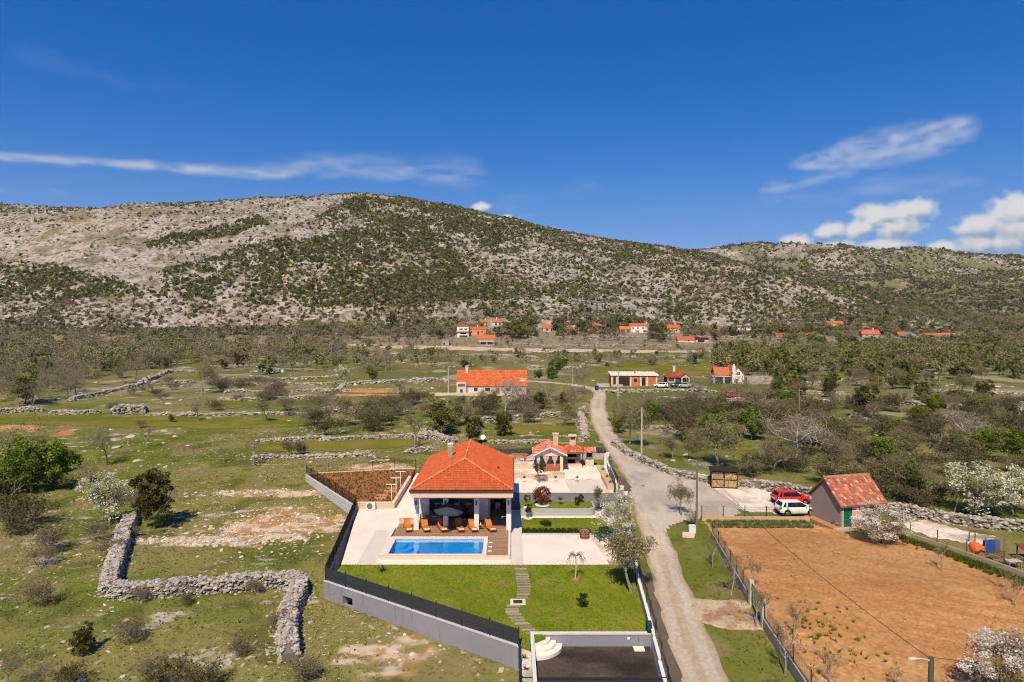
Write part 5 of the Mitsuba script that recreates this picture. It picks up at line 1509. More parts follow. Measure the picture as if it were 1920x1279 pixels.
ta = pole('utility_pole', 1306, 993, 860, 'grey-brown utility pole with a street lamp at the field corner', .13, (.20, .17, .12), -.9)
tb = pole('utility_pole', 0, 0, 7.6, 'utility pole with a lamp arm cut by the bottom edge at the right', .15, (.10, .115, .10), -.95, base=np.array([16.9, 27.0, -.7]))
tc = pole('utility_pole', 1203, 850, 763, 'pale concrete utility pole right of the lane', .14, (.52, .50, .46))
td = pole('utility_pole', 1159, 748, 693, 'pale pole in front of the unfinished brick house', .16, (.50, .48, .44))
te = pole('utility_pole', 840.7, 737, 689, 'pale pole left of the long orange-roofed house', .16, (.52, .50, .45))
tf = pole('utility_pole', 1074, 722, 686, 'pale pole right of the long orange-roofed house', .16, (.50, .48, .44))
tg = pole('utility_pole', 1498, 792, 728, 'brown wooden pole among the trees on the right', .15, (.30, .19, .10))
th = pole('utility_pole', 1646, 735, 703, 'brown wooden pole far to the right beside the stone walls', .16, (.30, .19, .10))
ti = pole('utility_pole', 1741, 742, 706, 'thin grey pole at the far right of the valley', .14, (.28, .24, .18))


def wire(a, b, sag, label, rad=.011):
    t = np.linspace(0, 1, 22)[:, None]
    p = a + (b - a) * t
    p[:, 2] -= sag * 4 * (t * (1 - t))[:, 0]
    put('power_line', B().tube(p, rad, 3, (.03, .03, .03), False), label=label, cat='power line')


wire(ta, tb + [0, 0, -.1], .8, 'dark cable crossing the ploughed field between two poles', .016)
wire(tb, np.array([60, 20, 6.5]), .6, 'cable running off to the right from the bottom pole')
wire(tc, ta, 1.2, 'cable from the pale lane pole to the lamp pole')
wire(tc, tg, 1.6, 'cable running right from the pale lane pole over the scrub', .02)
wire(td, tc, 1.5, 'cable between the two pale poles by the lane bend', .02)

# fences of the field
zc = lambda p: gz(p[0], p[1])
FL = [(19.55, 65.8), (18.95, 60), (18.0, 50.8)]
FL2 = [(17.6, 46.8), (17.0, 38), (16.2, 28)]
m = B()
for line in (FL, FL2):
    for a, b in zip(line[:-1], line[1:]):
        m.beam((*a, -.85), (*b, -.85), .22, .75, (.36, .33, .29))
put('field_kerb', m, label='weathered concrete kerb along the lane side of the ploughed field', cat='kerb wall')
wire_fence('field_fence', FL, lambda p: -.5, 1.0, 'thin green mesh fence along the lane side of the field, farther stretch', 2.6, (.06, .09, .07), .0045, .1, .2, .06)
wire_fence('field_fence', FL2, lambda p: -.5, 1.0, 'thin green mesh fence along the lane side of the field, nearer stretch', 2.6, (.06, .09, .07), .0045, .1, .2, .06)
for (x, y), lab in (((18.0, 50.6), 'farther concrete post of the field gate'), ((17.62, 47.0), 'nearer concrete post of the field gate')):
    put('gate_post', B().box(x - .16, x + .16, y - .16, y + .16, -1.3, .75, (.50, .50, .47)), label=lab, cat='gate post')
k = thing('field_gate', 'green mesh gate between the two concrete posts of the field', 'gate')
m = B().beam((17.98, 50.4, -.75), (17.66, 47.2, -.75), .05, .05, (.05, .15, .09)).beam((17.98, 50.4, .55), (17.66, 47.2, .55), .05, .05, (.05, .15, .09)).beam((17.98, 50.4, -.7), (17.98, 50.4, .5), .05, .05, (.05, .15, .09)).beam((17.66, 47.2, -.7), (17.66, 47.2, .5), .05, .05, (.05, .15, .09))
put('frame', m, parent=k)
m = B()
for t in np.linspace(.03, .97, 26):
    x, y = 17.98 + (17.66 - 17.98) * t, 50.4 + (47.2 - 50.4) * t
    m.tube([(x, y, -.7), (x, y, .52)], .012, 3, (.06, .17, .10), False)
put('bars', m, parent=k)
FB = [(20.0, 71.2), (31.3, 71.05)]
m = B()
m.beam((*FB[0], -.85), (*FB[1], -.85), .25, .6, (.56, .38, .24))
put('field_kerb', m, label='orange-tinted low kerb along the back of the field before the cars', cat='kerb wall')
wire_fence('field_fence', FB, lambda p: -.6, 1.15, 'green mesh fence along the back of the field before the cars', 2.35, (.05, .09, .07), .004, .12, .25, .08)
FR = [(38.6, 65.4), (40.6, 60.2), (43.8, 50.7), (46.5, 41)]
m = B()
for a, b in zip(FR[:-1], FR[1:]):
    m.beam((*a, -.85), (*b, -.85), .28, .8, (.40, .33, .26))
put('field_kerb', m, label='grey-brown kerb wall between the field and the neighbour\'s yard', cat='kerb wall')
wire_fence('field_fence', FR, lambda p: -.45, 1.1, 'thin mesh fence between the field and the neighbour\'s yard', 2.9, (.08, .10, .08), .004, .12, .25, .06)
# meter box at the pole
p = spot(1298, 1000)
k = thing('meter_cabinet', 'pale meter cabinet beside the lamp pole on a stone slab', 'cabinet')
put('case', B().box(p[0] - .35, p[0] + .3, p[1] - .2, p[1] + .2, p[2], p[2] + .85, (.62, .66, .70)), parent=k)
put('slab', B().prism([(p[0] - 1.3, p[1] - 1.3), (p[0] - .2, p[1] - 1.5), (p[0] + .2, p[1] - .3), (p[0] - 1.0, p[1] - .1)], p[2], p[2] + .18, (.66, .58, .50)), parent=k)
# neighbour's yard
p = spot(1829, 1048)
k = thing('concrete_mixer', 'orange concrete mixer on the neighbour\'s pale yard', 'concrete mixer')
M = (p[0], p[1], p[2], 20)
dm = B().lathe([(0, -.42), (.34, -.42), (.50, -.05), (.50, .12), (.30, .50), (.26, .52), (.22, .5), (.4, .1), (0, -.3)], 16, (0, 0, 0), (.72, .13, .03))
v, f = dm.mesh()
a = math.radians(55)
v = v @ np.array([[1, 0, 0], [0, math.cos(a), math.sin(a)], [0, -math.sin(a), math.cos(a)]]).T
put('drum', xf(B().add(v + [0, 0, 1.0], f, (.72, .13, .03)), *M), 'satin', parent=k)
put('frame', xf(B().beam((-.5, -.5, 0), (-.45, 0, 1.0), .07, .07, (.55, .12, .04)).beam((.5, -.5, 0), (.45, 0, 1.0), .07, .07, (.55, .12, .04)).beam((-.5, .55, 0), (-.45, 0, 1.0), .07, .07, (.55, .12, .04)).beam((.5, .55, 0), (.45, 0, 1.0), .07, .07, (.55, .12, .04)).beam((-.5, -.4, .15), (.5, -.4, .15), .05, .05, (.2, .2, .2)), *M), parent=k)
put('wheel', xf(B().tube([(-.62, .5, .2), (-.52, .5, .2)], .2, 12, (.03, .03, .03)).tube([(.52, .5, .2), (.62, .5, .2)], .2, 12, (.03, .03, .03)), *M), parent=k)
put('motor', xf(B().box(.5, .85, -.2, .2, .7, 1.1, (.6, .3, .08)), *M), parent=k)
p = spot(1856, 1036)
k = thing('tool_rack', 'metal rack holding blue drums on the neighbour\'s yard', 'rack')
put('frame', B().box(p[0] - .7, p[0] - .64, p[1] - .4, p[1] - .34, p[2], p[2] + 1.5, (.2, .2, .2)).box(p[0] + 1.0, p[0] + 1.06, p[1] - .4, p[1] - .34, p[2], p[2] + 1.5, (.2, .2, .2)).box(p[0] - .7, p[0] + 1.06, p[1] - .4, p[1] - .34, p[2] + 1.5, p[2] + 1.56, (.2, .2, .2)).box(p[0] - .7, p[0] + 1.06, p[1] + .4, p[1] + .46, p[2] + .3, p[2] + .36, (.2, .2, .2)), parent=k)
for i in range(3):
    put('drum', B().lathe([(0, 0), (.26, 0), (.29, .3), (.29, .8), (.25, 1.05), (0, 1.05)], 12, (p[0] - .35 + i * .5, p[1] + .05 * i, p[2] + .05), (.02, .08, .32) if i < 2 else (.10, .12, .2)), 'satin', parent=k)
p = spot(1890, 1056)
k = thing('pallet_pile', 'heap of weathered pallets and planks on the neighbour\'s yard', 'pallet pile')
for i in range(9):
    a, b = r.uniform(-1.3, 1.3), r.uniform(-.8, 1.1)
    m = B()
    for q in range(5):
        m.box(-.5, .5, -.45 + q * .2, -.31 + q * .2, .1, .125, np.array([.26, .19, .13]) * r.uniform(.5, 1.3))
    m.box(-.5, -.42, -.45, .5, 0, .1, (.15, .11, .08)).box(.42, .5, -.45, .5, 0, .1, (.15, .11, .08))
    put('pallet', xf(m, p[0] + a, p[1] + b, p[2] + .13 * (i % 4), r.uniform(0, 180)), parent=k)
p = spot(1903, 1062)
k = thing('work_table', 'makeshift pale work table on the neighbour\'s yard', 'table')
put('tabletop', B().box(p[0] - 1.4, p[0] - .2, p[1] - 1.2, p[1] - .5, p[2] + .8, p[2] + .86, (.5, .48, .42)), parent=k)
for a, b in ((-1.3, -1.1), (-.3, -1.1), (-1.3, -.6), (-.3, -.6)):
    put('leg', B().box(p[0] + a - .04, p[0] + a + .04, p[1] + b - .04, p[1] + b + .04, p[2], p[2] + .8, (.3, .26, .2)), parent=k)
p = spot(1915, 1055)
k = thing('lean_to', 'low lean-to with a rusty red sheet roof at the right edge', 'shelter')
X, Y, Z = p[0] + .9, p[1], p[2]
put('roof', B().add([(X - .8, Y - 1, Z + 1.0), (X + 3, Y - 1.2, Z + .95), (X + 3, Y + .8, Z + 1.35), (X - .8, Y + 1.0, Z + 1.4), (X - .8, Y - 1, Z + .95), (X + 3, Y - 1.2, Z + .9), (X + 3, Y + .8, Z + 1.3), (X - .8, Y + 1.0, Z + 1.35)], [(0, 1, 2, 3), (4, 7, 6, 5), (0, 4, 5, 1), (3, 2, 6, 7), (0, 3, 7, 4), (1, 5, 6, 2)], (.20, .065, .055)), parent=k)
for a, b in ((-.7, -.9), (2.8, -1.0), (-.7, .8), (2.8, .7)):
    put('post', B().box(X + a - .05, X + a + .05, Y + b - .05, Y + b + .05, Z, Z + .95 + .3 * (b > 0), (.2, .15, .1)), parent=k)
put('side_boards', B().box(X - .65, X + 2.8, Y - .95, Y - .9, Z, Z + .8, (.20, .16, .13)), parent=k)
for i, (px, py) in enumerate(((1817, 1016), (1828, 1017))):
    q = spot(px, py)
    put('iron_post', B().tube([(q[0], q[1], q[2] - .2), (q[0], q[1], q[2] + .95)], .05, 6, (.12, .08, .06)), label=('left' if i == 0 else 'right') + ' one of two short dark posts by the white gravel patch', cat='post')


# ------------------------------------------------------------------ houses of the valley
def facade_opening(m, x0, x1, z0, z1, y, col):
    m.box(x0, x1, y - .04, y + .03, z0, z1, col)


def gable_house(name, label, px0, px1, py, wall_px, roof_px, wall, roofc, depth=None, openings=(), gable=False, hip=False, chimney=None, flat=False, rot=0, over=.35, balcony=None, odd=None, cat='house'):
    c = spot((px0 + px1) / 2, py)
    Y = c[1]
    s = Y / 1280
    w, hw, hr = (px1 - px0) * s, wall_px * s, roof_px * s
    D = depth or max(5.0, w * .65)
    k = thing(name, label, cat)
    M = (c[0], c[1], c[2], rot - math.degrees(math.atan2(c[0], c[1])) * 0.35)
    rr = np.random.default_rng(int(px0 * 7 + py))
    m = B()
    m.box(-w / 2, w / 2, 0, D, -2.0, hw, wall)
    if not flat and not hip:
        if gable:
            for y in (-.001, D + .001):
                m.add([(-w / 2, y, hw), (w / 2, y, hw), (0, y, hw + hr)], [(0, 1, 2)], wall)
        else:
            for x in (-w / 2 - .001, w / 2 + .001):
                m.add([(x, 0, hw), (x, D, hw), (x, D / 2, hw + hr)], [(0, 1, 2)], wall)
    put('wall', xf(m, *M), parent=k)
    for o in openings:
        kind, a, b, z0, z1 = o[:5]
        col = o[5] if len(o) > 5 else (.03, .035, .04)
        m = B()
        x0, x1 = -w / 2 + a * w, -w / 2 + b * w
        if kind == 'window':
            fr = o[6] if len(o) > 6 else (.7, .68, .65)
            m.box(x0, x1, -.05, .02, z0 * hw, z0 * hw + .08, fr).box(x0, x1, -.05, .02, z1 * hw - .08, z1 * hw, fr).box(x0, x0 + .08, -.05, .02, z0 * hw + .08, z1 * hw - .08, fr).box(x1 - .08, x1, -.05, .02, z0 * hw + .08, z1 * hw - .08, fr)
            kk = put('window', xf(m, *M), parent=k)
            put('pane', xf(B().box(x0 + .08, x1 - .08, -.025, .01, z0 * hw + .08, z1 * hw - .08, col), *M), 'satin', parent=kk)
        else:
            put(kind, xf(B().box(x0, x1, -.03, .02, z0 * hw, z1 * hw, col), *M), parent=k)
    if flat:
        put('roof', xf(B().box(-w / 2 - .3, w / 2 + .3, -.4, D + .3, hw, hw + hr, roofc), *M), parent=k)
        return k, M, w, hw, D, hr
    m, base = B(), B()
    o = over
    if gable:
        ax = w / 2 + o
        dz = hr * o / (w / 2)
        base.add([(-ax, -o, hw - dz), (ax, -o, hw - dz), (ax, D + o, hw - dz), (-ax, D + o, hw - dz), (0, -o, hw + hr), (0, D + o, hw + hr)], [(0, 4, 5), (0, 5, 3), (1, 2, 5), (1, 5, 4)], roofc)
        sl = math.hypot(ax, hr + dz)
        for O, U, X in (((-ax, D + o, hw - dz + .02), (0, -1, 0), -ax), ((ax, -o, hw - dz + .02), (0, 1, 0), ax)):
            tile_plane(m, O, U, plane_vec((X, 0, hw - dz), (0, 0, hw + hr)), [(0, 0), (D + 2 * o, 0), (D + 2 * o, sl), (0, sl)], .5, .6, roofc, rr, lift=.07, vary=.1, odd=odd)
    elif hip:
        ax, q = w / 2 + o, min(D / 2 + o, w / 2 + o)
        P = [(-ax, -o, hw), (ax, -o, hw), (ax, D + o, hw), (-ax, D + o, hw), (-ax + q, D / 2, hw + hr), (ax - q, D / 2, hw + hr)]
        base.add(P, [(0, 1, 5), (0, 5, 4), (1, 2, 5), (2, 3, 4), (2, 4, 5), (3, 0, 4), (0, 2, 1), (0, 3, 2)], roofc)
        sl = math.hypot(D / 2 + o, hr)
        tile_plane(m, (-ax, -o, hw + .02), (1, 0, 0), plane_vec((0, -o, hw), (0, D / 2, hw + hr)), [(0, 0), (2 * ax, 0), (2 * ax - q, sl), (q, sl)], .5, .6, roofc, rr, lift=.07, vary=.1, odd=odd)
    else:
        ax = w / 2 + o
        dz = hr * o / (D / 2)
        base.add([(-ax, -o, hw - dz), (ax, -o, hw - dz), (ax, D + o, hw - dz), (-ax, D + o, hw - dz), (-ax, D / 2, hw + hr), (ax, D / 2, hw + hr)], [(0, 1, 5), (0, 5, 4), (2, 3, 4), (2, 4, 5), (0, 4, 3), (1, 2, 5), (0, 2, 1), (0, 3, 2)], roofc)
        sl = math.hypot(D / 2 + o, hr + dz)
        tile_plane(m, (-ax, -o, hw - dz + .02), (1, 0, 0), plane_vec((0, -o, hw - dz), (0, D / 2, hw + hr)), [(0, 0), (2 * ax, 0), (2 * ax, sl), (0, sl)], .5, .6, roofc, rr, lift=.07, vary=.1, odd=odd)
    rf = put('roof', xf(base, *M), parent=k)
    if m.v:
        put('roof_tile', xf(m, *M), parent=rf, kind='stuff')
    if chimney is not None:
        x = -w / 2 + chimney * w
        put('chimney', xf(B().box(x - .35, x + .35, D * .4, D * .4 + .7, hw, hw + hr + 1.1, (.62, .58, .55)).box(x - .45, x + .45, D * .4 - .1, D * .4 + .8, hw + hr + 1.1, hw + hr + 1.3, (.7, .68, .65)), *M), parent=rf)
    if balcony:
        z = balcony * hw
        put('balcony', xf(B().box(-w / 2 - .1, w / 2 + .1, -1.2, -.06, z - .2, z, (.6, .58, .55)).box(-w / 2 - .1, w / 2 + .1, -1.2, -1.1, z, z + .95, (.66, .64, .62)), *M), parent=k)
    return k, M, w, hw, D, hr


ORG = (.56, .145, .055)
OR2 = (.48, .15, .075)
WHT, STW, SAL = (.74, .72, .69), (.40, .35, .29), (.62, .22, .12)
DK = (.025, .028, .032)
k, M, w, hw, D, hr = gable_house('farmhouse', 'long white house with a bright orange roof in the middle of the valley', 857, 987, 739.5, 17.5, 25, (.66, .61, .56), ORG, 10, [('window', .06, .12, .28, .72), ('window', .24, .30, .3, .75), ('window', .40, .48, .3, .75), ('door', .56, .61, 0, .72, (.12, .09, .07)), ('window', .70, .78, .3, .75), ('window', .88, .94, .35, .7)], chimney=.13)
put('side_wing', xf(B().box(-w / 2 - .02, -w / 2 + w * .135, -1.4, .0, -1, hw * 1.35, (.68, .60, .55)).box(-w / 2 + .3, -w / 2 + w * .12, -1.46, -1.41, hw * .9, hw * 1.2, (.16, .14, .13)).box(-w / 2 + w * .05, -w / 2 + w * .085, -1.47, -1.41, hw * .05, hw * .62, (.05, .06, .07)), *M), parent=k)
put('dormer', xf(B().box(w / 2 - w * .10, w / 2 - .2, 1.2, 3.4, hw * .8, hw + hr * .48, (.45, .43, .42)).box(w / 2 - w * .085, w / 2 - w * .02, 1.14, 1.21, hw * 1.05, hw + hr * .36, (.6, .65, .7)), *M), parent=k)
put('terrace_wall', xf(B().box(-w / 2 - 5.5, w * .36, -4.2, -3.8, -1.5, .9, (.62, .54, .46)).box(-w / 2 - 5.5, w * .36, -3.8, -.05, -1.5, .1, (.55, .48, .4)), *M), parent=k)
k, M, w, hw, D, hr = gable_house('unfinished_house', 'unfinished orange brick house with a flat white slab roof', 1146, 1232, 724.5, 20, 3.2, (.58, .20, .085), (.74, .72, .70), 9,
                                 [('concrete_pillar', .0, .03, 0, 1, (.62, .60, .58)), ('doorway', .05, .10, .1, .85), ('concrete_pillar', .11, .14, 0, 1, (.62, .60, .58)), ('doorway', .17, .40, .05, .85), ('concrete_pillar', .41, .44, 0, 1, (.62, .6, .58)), ('window', .48, .58, .35, .8), ('concrete_pillar', .63, .66, 0, 1, (.62, .6, .58)), ('doorway', .67, .74, .08, .8), ('concrete_pillar', .76, .80, 0, 1, (.62, .6, .58)), ('concrete_pillar', .97, 1.0, 0, 1, (.62, .6, .58))], flat=True)
m = B()
rr = np.random.default_rng(5)
for a, b in ((.445, .475), (.585, .625), (.81, .965)):
    for z in np.arange(.1, hw - .1, .27):
        x = -w / 2 + a * w
        while x < -w / 2 + b * w - .1:
            m.box(x, min(x + .42, -w / 2 + b * w), -.05 - .02 * rr.random(), .01, z, z + .25, np.array([.60, .19, .07]) * rr.uniform(.8, 1.15))
            x += .44
put('brick', xf(m, *M), parent=k, kind='stuff')
put('debris', xf(B().box(-w / 2 - 4.2, -w / 2 - .6, -1.5, 1, -.5, .7, (.5, .45, .38)).box(-w / 2, -w / 2 + w * .25, -1.2, -.6, 0, .6, (.5, .46, .4)).box(w * .02, w * .05, 2, 2.6, hw + hr, hw + hr + .9, (.3, .28, .26)), *M), parent=k)
p = spot(1119, 732)
put('waste_bin', B().box(p[0] - .45, p[0] + .45, p[1] - .4, p[1] + .4, p[2], p[2] + 1.2, (.01, .05, .22)).box(p[0] - .5, p[0] + .5, p[1] - .45, p[1] + .45, p[2] + 1.2, p[2] + 1.3, (.01, .06, .26)), label='blue waste bin at the bend of the lane', cat='bin')
k, M, w, hw, D, hr = gable_house('porch_house', 'small open-fronted house with a brown-red tiled roof behind the parked cars', 1252, 1294, 719, 11, 12.5, (.10, .075, .06), (.34, .085, .045), 8, [('pillar', .0, .035, 0, 1, (.55, .52, .48)), ('pillar', .30, .335, 0, 1, (.7, .68, .66)), ('pillar', .60, .64, 0, 1, (.7, .68, .66)), ('pillar', .80, .84, 0, 1, (.7, .68, .66)), ('wall_panel', .05, .28, .05, .35, (.45, .38, .3))], hip=True, chimney=.35)  # dark wall colour stands for the shade inside the open front
put('porch_gable', xf(B().add([(w * .02, -1.3, hw), (w * .5, -1.3, hw), (w * .26, -1.3, hw + hr * .65), (w * .02, 2, hw), (w * .5, 2, hw), (w * .26, 2, hw + hr * .65)], [(0, 2, 5, 3), (2, 1, 4, 5)], (.34, .10, .06)).add([(w * .06, -1.2, hw), (w * .46, -1.2, hw), (w * .26, -1.2, hw + hr * .52)], [(0, 1, 2)], (.5, .44, .38)).box(w * .08, w * .13, -1.25, -1.05, 0, hw, (.68, .66, .63)).box(w * .39, w * .44, -1.25, -1.05, 0, hw, (.68, .66, .63)), *M), parent=k)
k, M, w, hw, D, hr = gable_house('chalet', 'white gable-fronted house with a tall round chimney among the trees', 1372, 1395, 719, 17, 14, (.78, .77, .75), OR2, 12, [('window', .38, .66, .95, 1.28, (.3, .13, .05), (.32, .12, .04)), ('garage_door', .12, .5, 0, .5, (.16, .12, .10))], gable=True)
put('wing', xf(B().box(-w / 2 - 4.0, -w / 2, 3, 9, -1.5, hw * .95, (.72, .70, .67)), *M), parent=k)
put('wing_roof', xf(B().add([(-w / 2 - 4.6, 2.4, hw * .85), (-w / 2 + .2, 2.4, hw * .85), (-w / 2 + .2, 6, hw + hr * .8), (-w / 2 - 4.6, 6, hw + hr * .8), (-w / 2 - 4.6, 9.6, hw * .85), (-w / 2 + .2, 9.6, hw * .85)], [(0, 1, 2, 3), (3, 2, 5, 4)], OR2).add([(-w / 2 - 4.0, 3, hw * .9), (-w / 2 - 4.0, 9, hw * .9), (-w / 2 - 4.0, 6, hw + hr * .7)], [(0, 1, 2)], (.72, .7, .67)), *M), parent=k)
put('chimney', xf(B().tube([(-w / 2 + .5, -.6, 0), (-w / 2 + .5, -.6, hw + hr * 1.15)], .55, 10, (.8, .79, .77)).tube([(-w / 2 + .5, -.6, hw + hr * 1.15), (-w / 2 + .5, -.6, hw + hr * 1.4)], [.3, .25], 8, (.7, .7, .72)), *M), parent=k)
put('stone_annex', xf(B().box(w / 2 + .2, w / 2 + 7.5, -3, 3, -1.5, hw * .78, (.38, .35, .33)).box(-w / 2 - 5.5, -w / 2 - 5.0, 0, .5, 0, hw * .7, (.6, .58, .55)).box(-w / 2 - 2.5, -w / 2 - 2.0, 0, .5, 0, hw * .7, (.6, .58, .55)).box(-w / 2 - 5.7, -w / 2, -.2, 3, hw * .7, hw * .77, (.5, .48, .46)), *M), parent=k)

V = gable_house
V('village_house', 'tall white balconied house at the left end of the village', 857, 879, 633, 21, 4.5, WHT, OR2, 9, [('window', .2, .5, .62, .82, DK), ('window', .62, .85, .62, .82, DK), ('window', .3, .8, .28, .46, DK), ('doorway', .2, .9, .02, .2, (.08, .06, .05))], hip=True, balcony=.56)
V('village_house', 'salmon-coloured house beside the tall balconied one', 879.5, 911, 629, 11, 5, (.70, .28, .16), ORG, 9, [('window', .1, .2, .4, .75, DK, WHT), ('door', .50, .58, .05, .8, DK), ('window', .72, .83, .4, .75, DK, WHT), ('cornice', 0, 1, .86, .98, WHT)], chimney=.5)
V('village_house', 'low stone barn with an orange roof in front of the salmon house', 897, 927, 648, 13, 6.5, (.46, .41, .36), (.66, .17, .06), 9, [('doorway', .14, .5, .15, .5, DK), ('doorway', .55, .9, .15, .5, DK)])
V('village_house', 'white house with green shutters at the top of the village', 923, 943, 611, 7, 6, WHT, OR2, 8, [('window', .25, .45, .1, .8, (.01, .15, .07), (.01, .15, .07)), ('window', .6, .85, .1, .8, (.01, .15, .07), (.01, .15, .07))], chimney=.4)
V('village_house', 'tiny house with an orange roof left of the green-shuttered one', 900, 911.5, 611, 6, 5, (.6, .56, .5), ORG, 6, [('window', .4, .6, .2, .7, DK)], chimney=.85)
V('village_house', 'roofless grey stone ruin at the far left of the village', 830, 842, 648, 11, 1, STW, (.35, .31, .27), 7, [('doorway', .15, .35, .1, .5, DK)], flat=True)
V('village_house', 'orange-roofed annexe right of the green-shuttered house', 943.5, 951, 613, 3, 5, STW, OR2, 6)
V('village_house', 'small orange-roofed house among round trees in the village centre', 1018, 1033, 622.5, 8, 6, (.5, .42, .34), ORG, 7, [('doorway', .4, .65, .3, .75, DK)])
V('village_house', 'orange-roofed cottage half hidden behind the big village trees', 1063, 1072, 622, 5, 6, STW, ORG, 7)
V('village_house', 'orange roof peeping between trees above the village centre', 1109, 1122, 613.5, 3, 5, STW, ORG, 7)
V('village_house', 'ochre-roofed open barn left of the white farmhouse', 1163, 1183, 623, 5.5, 5.5, (.12, .1, .08), (.66, .22, .07), 8, [('pillar', .0, .06, 0, 1, WHT), ('pillar', .5, .56, 0, 1, WHT), ('pillar', .94, 1, 0, 1, WHT)])  # shade of the open barn is painted as its dark wall colour
V('village_house', 'long white farmhouse in the middle of the village', 1181, 1216, 624, 13, 4.5, WHT, (.55, .17, .09), 9, [('window', .12, .22, .55, .8, DK), ('window', .38, .48, .55, .8, DK), ('window', .65, .75, .55, .8, DK), ('doorway', .3, .5, .05, .35, (.3, .25, .2)), ('window', .7, .9, .1, .35, DK)], chimney=.9)
V('village_house', 'stone house with an orange roof right of the big dark tree', 1252, 1275, 624.5, 9, 6.5, (.52, .42, .32), ORG, 8, [('window', .3, .42, .3, .7, DK), ('window', .65, .77, .3, .7, DK)])
V('village_house', 'low house with a long orange roof below the village', 1271, 1302, 642, 5, 6, (.6, .54, .47), ORG, 8, [('window', .6, .7, .3, .8, DK)])
V('village_house', 'low shed with a dark red roof beside the orange-roofed one', 1304, 1328, 642.5, 6, 3, (.5, .47, .45), (.10, .012, .02), 7, [('doorway', .2, .7, .2, .8, DK)])
V('village_house', 'small orange roof on the bare slope at the village edge', 1329, 1342, 618, 4, 5, (.55, .48, .38), ORG, 7, [('window', .4, .6, .2, .7, DK)])
V('village_house', 'white house with a grey roof near the end of the village', 1384, 1407, 619, 6.5, 3.5, WHT, (.42, .37, .33), 8, [('window', .2, .32, .3, .7, DK), ('doorway', .55, .66, 0, .75, DK)])
V('village_house', 'orange roof behind a shrub below the village end', 1457, 1481, 634, 3, 6, STW, ORG, 8)
V('village_house', 'small orange roof right of the shrub-hidden one', 1500, 1526, 631, 2.5, 3.5, STW, ORG, 7)
V('village_house', 'isolated orange-roofed house high at the foot of the far hill', 1552, 1581, 610.5, 4, 4, (.5, .42, .36), (.62, .19, .07), 8)
V('village_house', 'grey-walled house with a red-orange roof in the right-hand hamlet', 1618, 1649, 633, 7, 7, (.36, .34, .35), (.60, .15, .08), 8, [('window', .2, .3, .35, .75, DK), ('window', .6, .7, .35, .75, DK)], chimney=.7)
V('village_house', 'orange-roofed house left of the grey stone gable', 1686, 1701, 633, 5, 6, STW, OR2, 8)
V('village_house', 'grey stone gable without a bright roof in the right-hand hamlet', 1699, 1721, 637, 7, 7.5, (.36, .34, .32), (.3, .28, .27), 9, [('window', .4, .55, .3, .7, DK)], gable=True)
V('village_house', 'long stone barn with a faded orange roof at the right end', 1741, 1791, 636, 5.5, 5.5, (.46, .40, .34), (.52, .20, .11), 9, [('doorway', .3, .4, 0, .7, DK), ('window', .7, .76, .3, .7, DK)])
for i, (px, py, c, lab) in enumerate(((490, 697, (.05, .3, .2), 'green beehive'), (497, 698, (.2, .4, .6), 'blue beehive'), (505, 697, (.7, .7, .68), 'white beehive at the left'), (513, 699, (.6, .62, .6), 'pale beehive in the middle'), (522, 698, (.1, .3, .5), 'dark blue beehive'), (530, 699, (.75, .75, .72), 'white beehive at the right'))):
    p = spot(px, py)
    kk = thing('beehive', lab + ' in the row by the upper terraces', 'beehive')
    put('box', B().box(p[0] - .4, p[0] + .4, p[1] - .3, p[1] + .3, p[2] + .15, p[2] + 1.1, c), parent=kk)
    put('lid', B().box(p[0] - .46, p[0] + .46, p[1] - .36, p[1] + .36, p[2] + 1.1, p[2] + 1.22, (.6, .6, .6)), parent=kk)


# ------------------------------------------------------------------ plants
def unit(rng, n):
    d = rng.normal(size=(n, 3))
    return d / np.linalg.norm(d, axis=1, keepdims=True)


def leaves(m, c, size, col, rng, vary=.22, flat=0.0):
    """Small diamond leaves at the centres c, each turned its own way."""
    n = len(c)
    if n == 0:
        return
    a = unit(rng, n)
    b = np.cross(a, unit(rng, n))
    b /= np.linalg.norm(b, axis=1, keepdims=True) + 1e-9
    if flat:
        a[:, 2] *= 1 - flat
        b[:, 2] *= 1 - flat
    s = (np.broadcast_to(size, (n,)) * rng.uniform(.65, 1.3, n))[:, None]
    v = np.stack([c - a * s * .6, c + b * s * .42, c + a * s * .6, c - b * s * .42], 1).reshape(-1, 3)
    f = (np.array([(0, 1, 2), (0, 2, 3)])[None] + (np.arange(n) * 4)[:, None, None]).reshape(-1, 3)
    col = np.asarray(col, float)
    if col.ndim == 1:
        col = np.broadcast_to(col, (n, 3))
    col = np.clip(col * (1 + vary * rng.normal(size=(n, 1))), .004, .85)
    m.add(v, f, np.repeat(col, 4, 0))


def clumps(rng, k, centre, radii, shell=.55):
    """Centres of leaf clumps spread through a crown."""
    d = unit(rng, k)
    rad = (shell + (1 - shell) * rng.random((k, 1))) ** .8
    return np.asarray(centre) + d * rad * np.asarray(radii)


def crown(rng, n, k, centre, radii, leaf, cols, clump=.3, shell=.5, vary=.2):
    """A crown of k clumps with n leaves in all; cols is a list of (colour, weight)."""
    m = MB()
    cc = clumps(rng, k, centre, radii, shell)
    cs = np.array([c for c, w in cols])
    p = np.array([w for c, w in cols], float)
    tone = cs[rng.choice(len(cs), k, p=p / p.sum())] * rng.uniform(.75, 1.25, (k, 1))
    which = rng.integers(0, k, n)
    rr = clump * float(np.mean(radii)) * rng.uniform(.6, 1.3, k)[which]
    pts = cc[which] + unit(rng, n) * (rng.random((n, 1)) ** .45) * rr[:, None] * np.array([1, 1, .8])
    leaves(m, pts, leaf, tone[which], rng, vary)
    return m


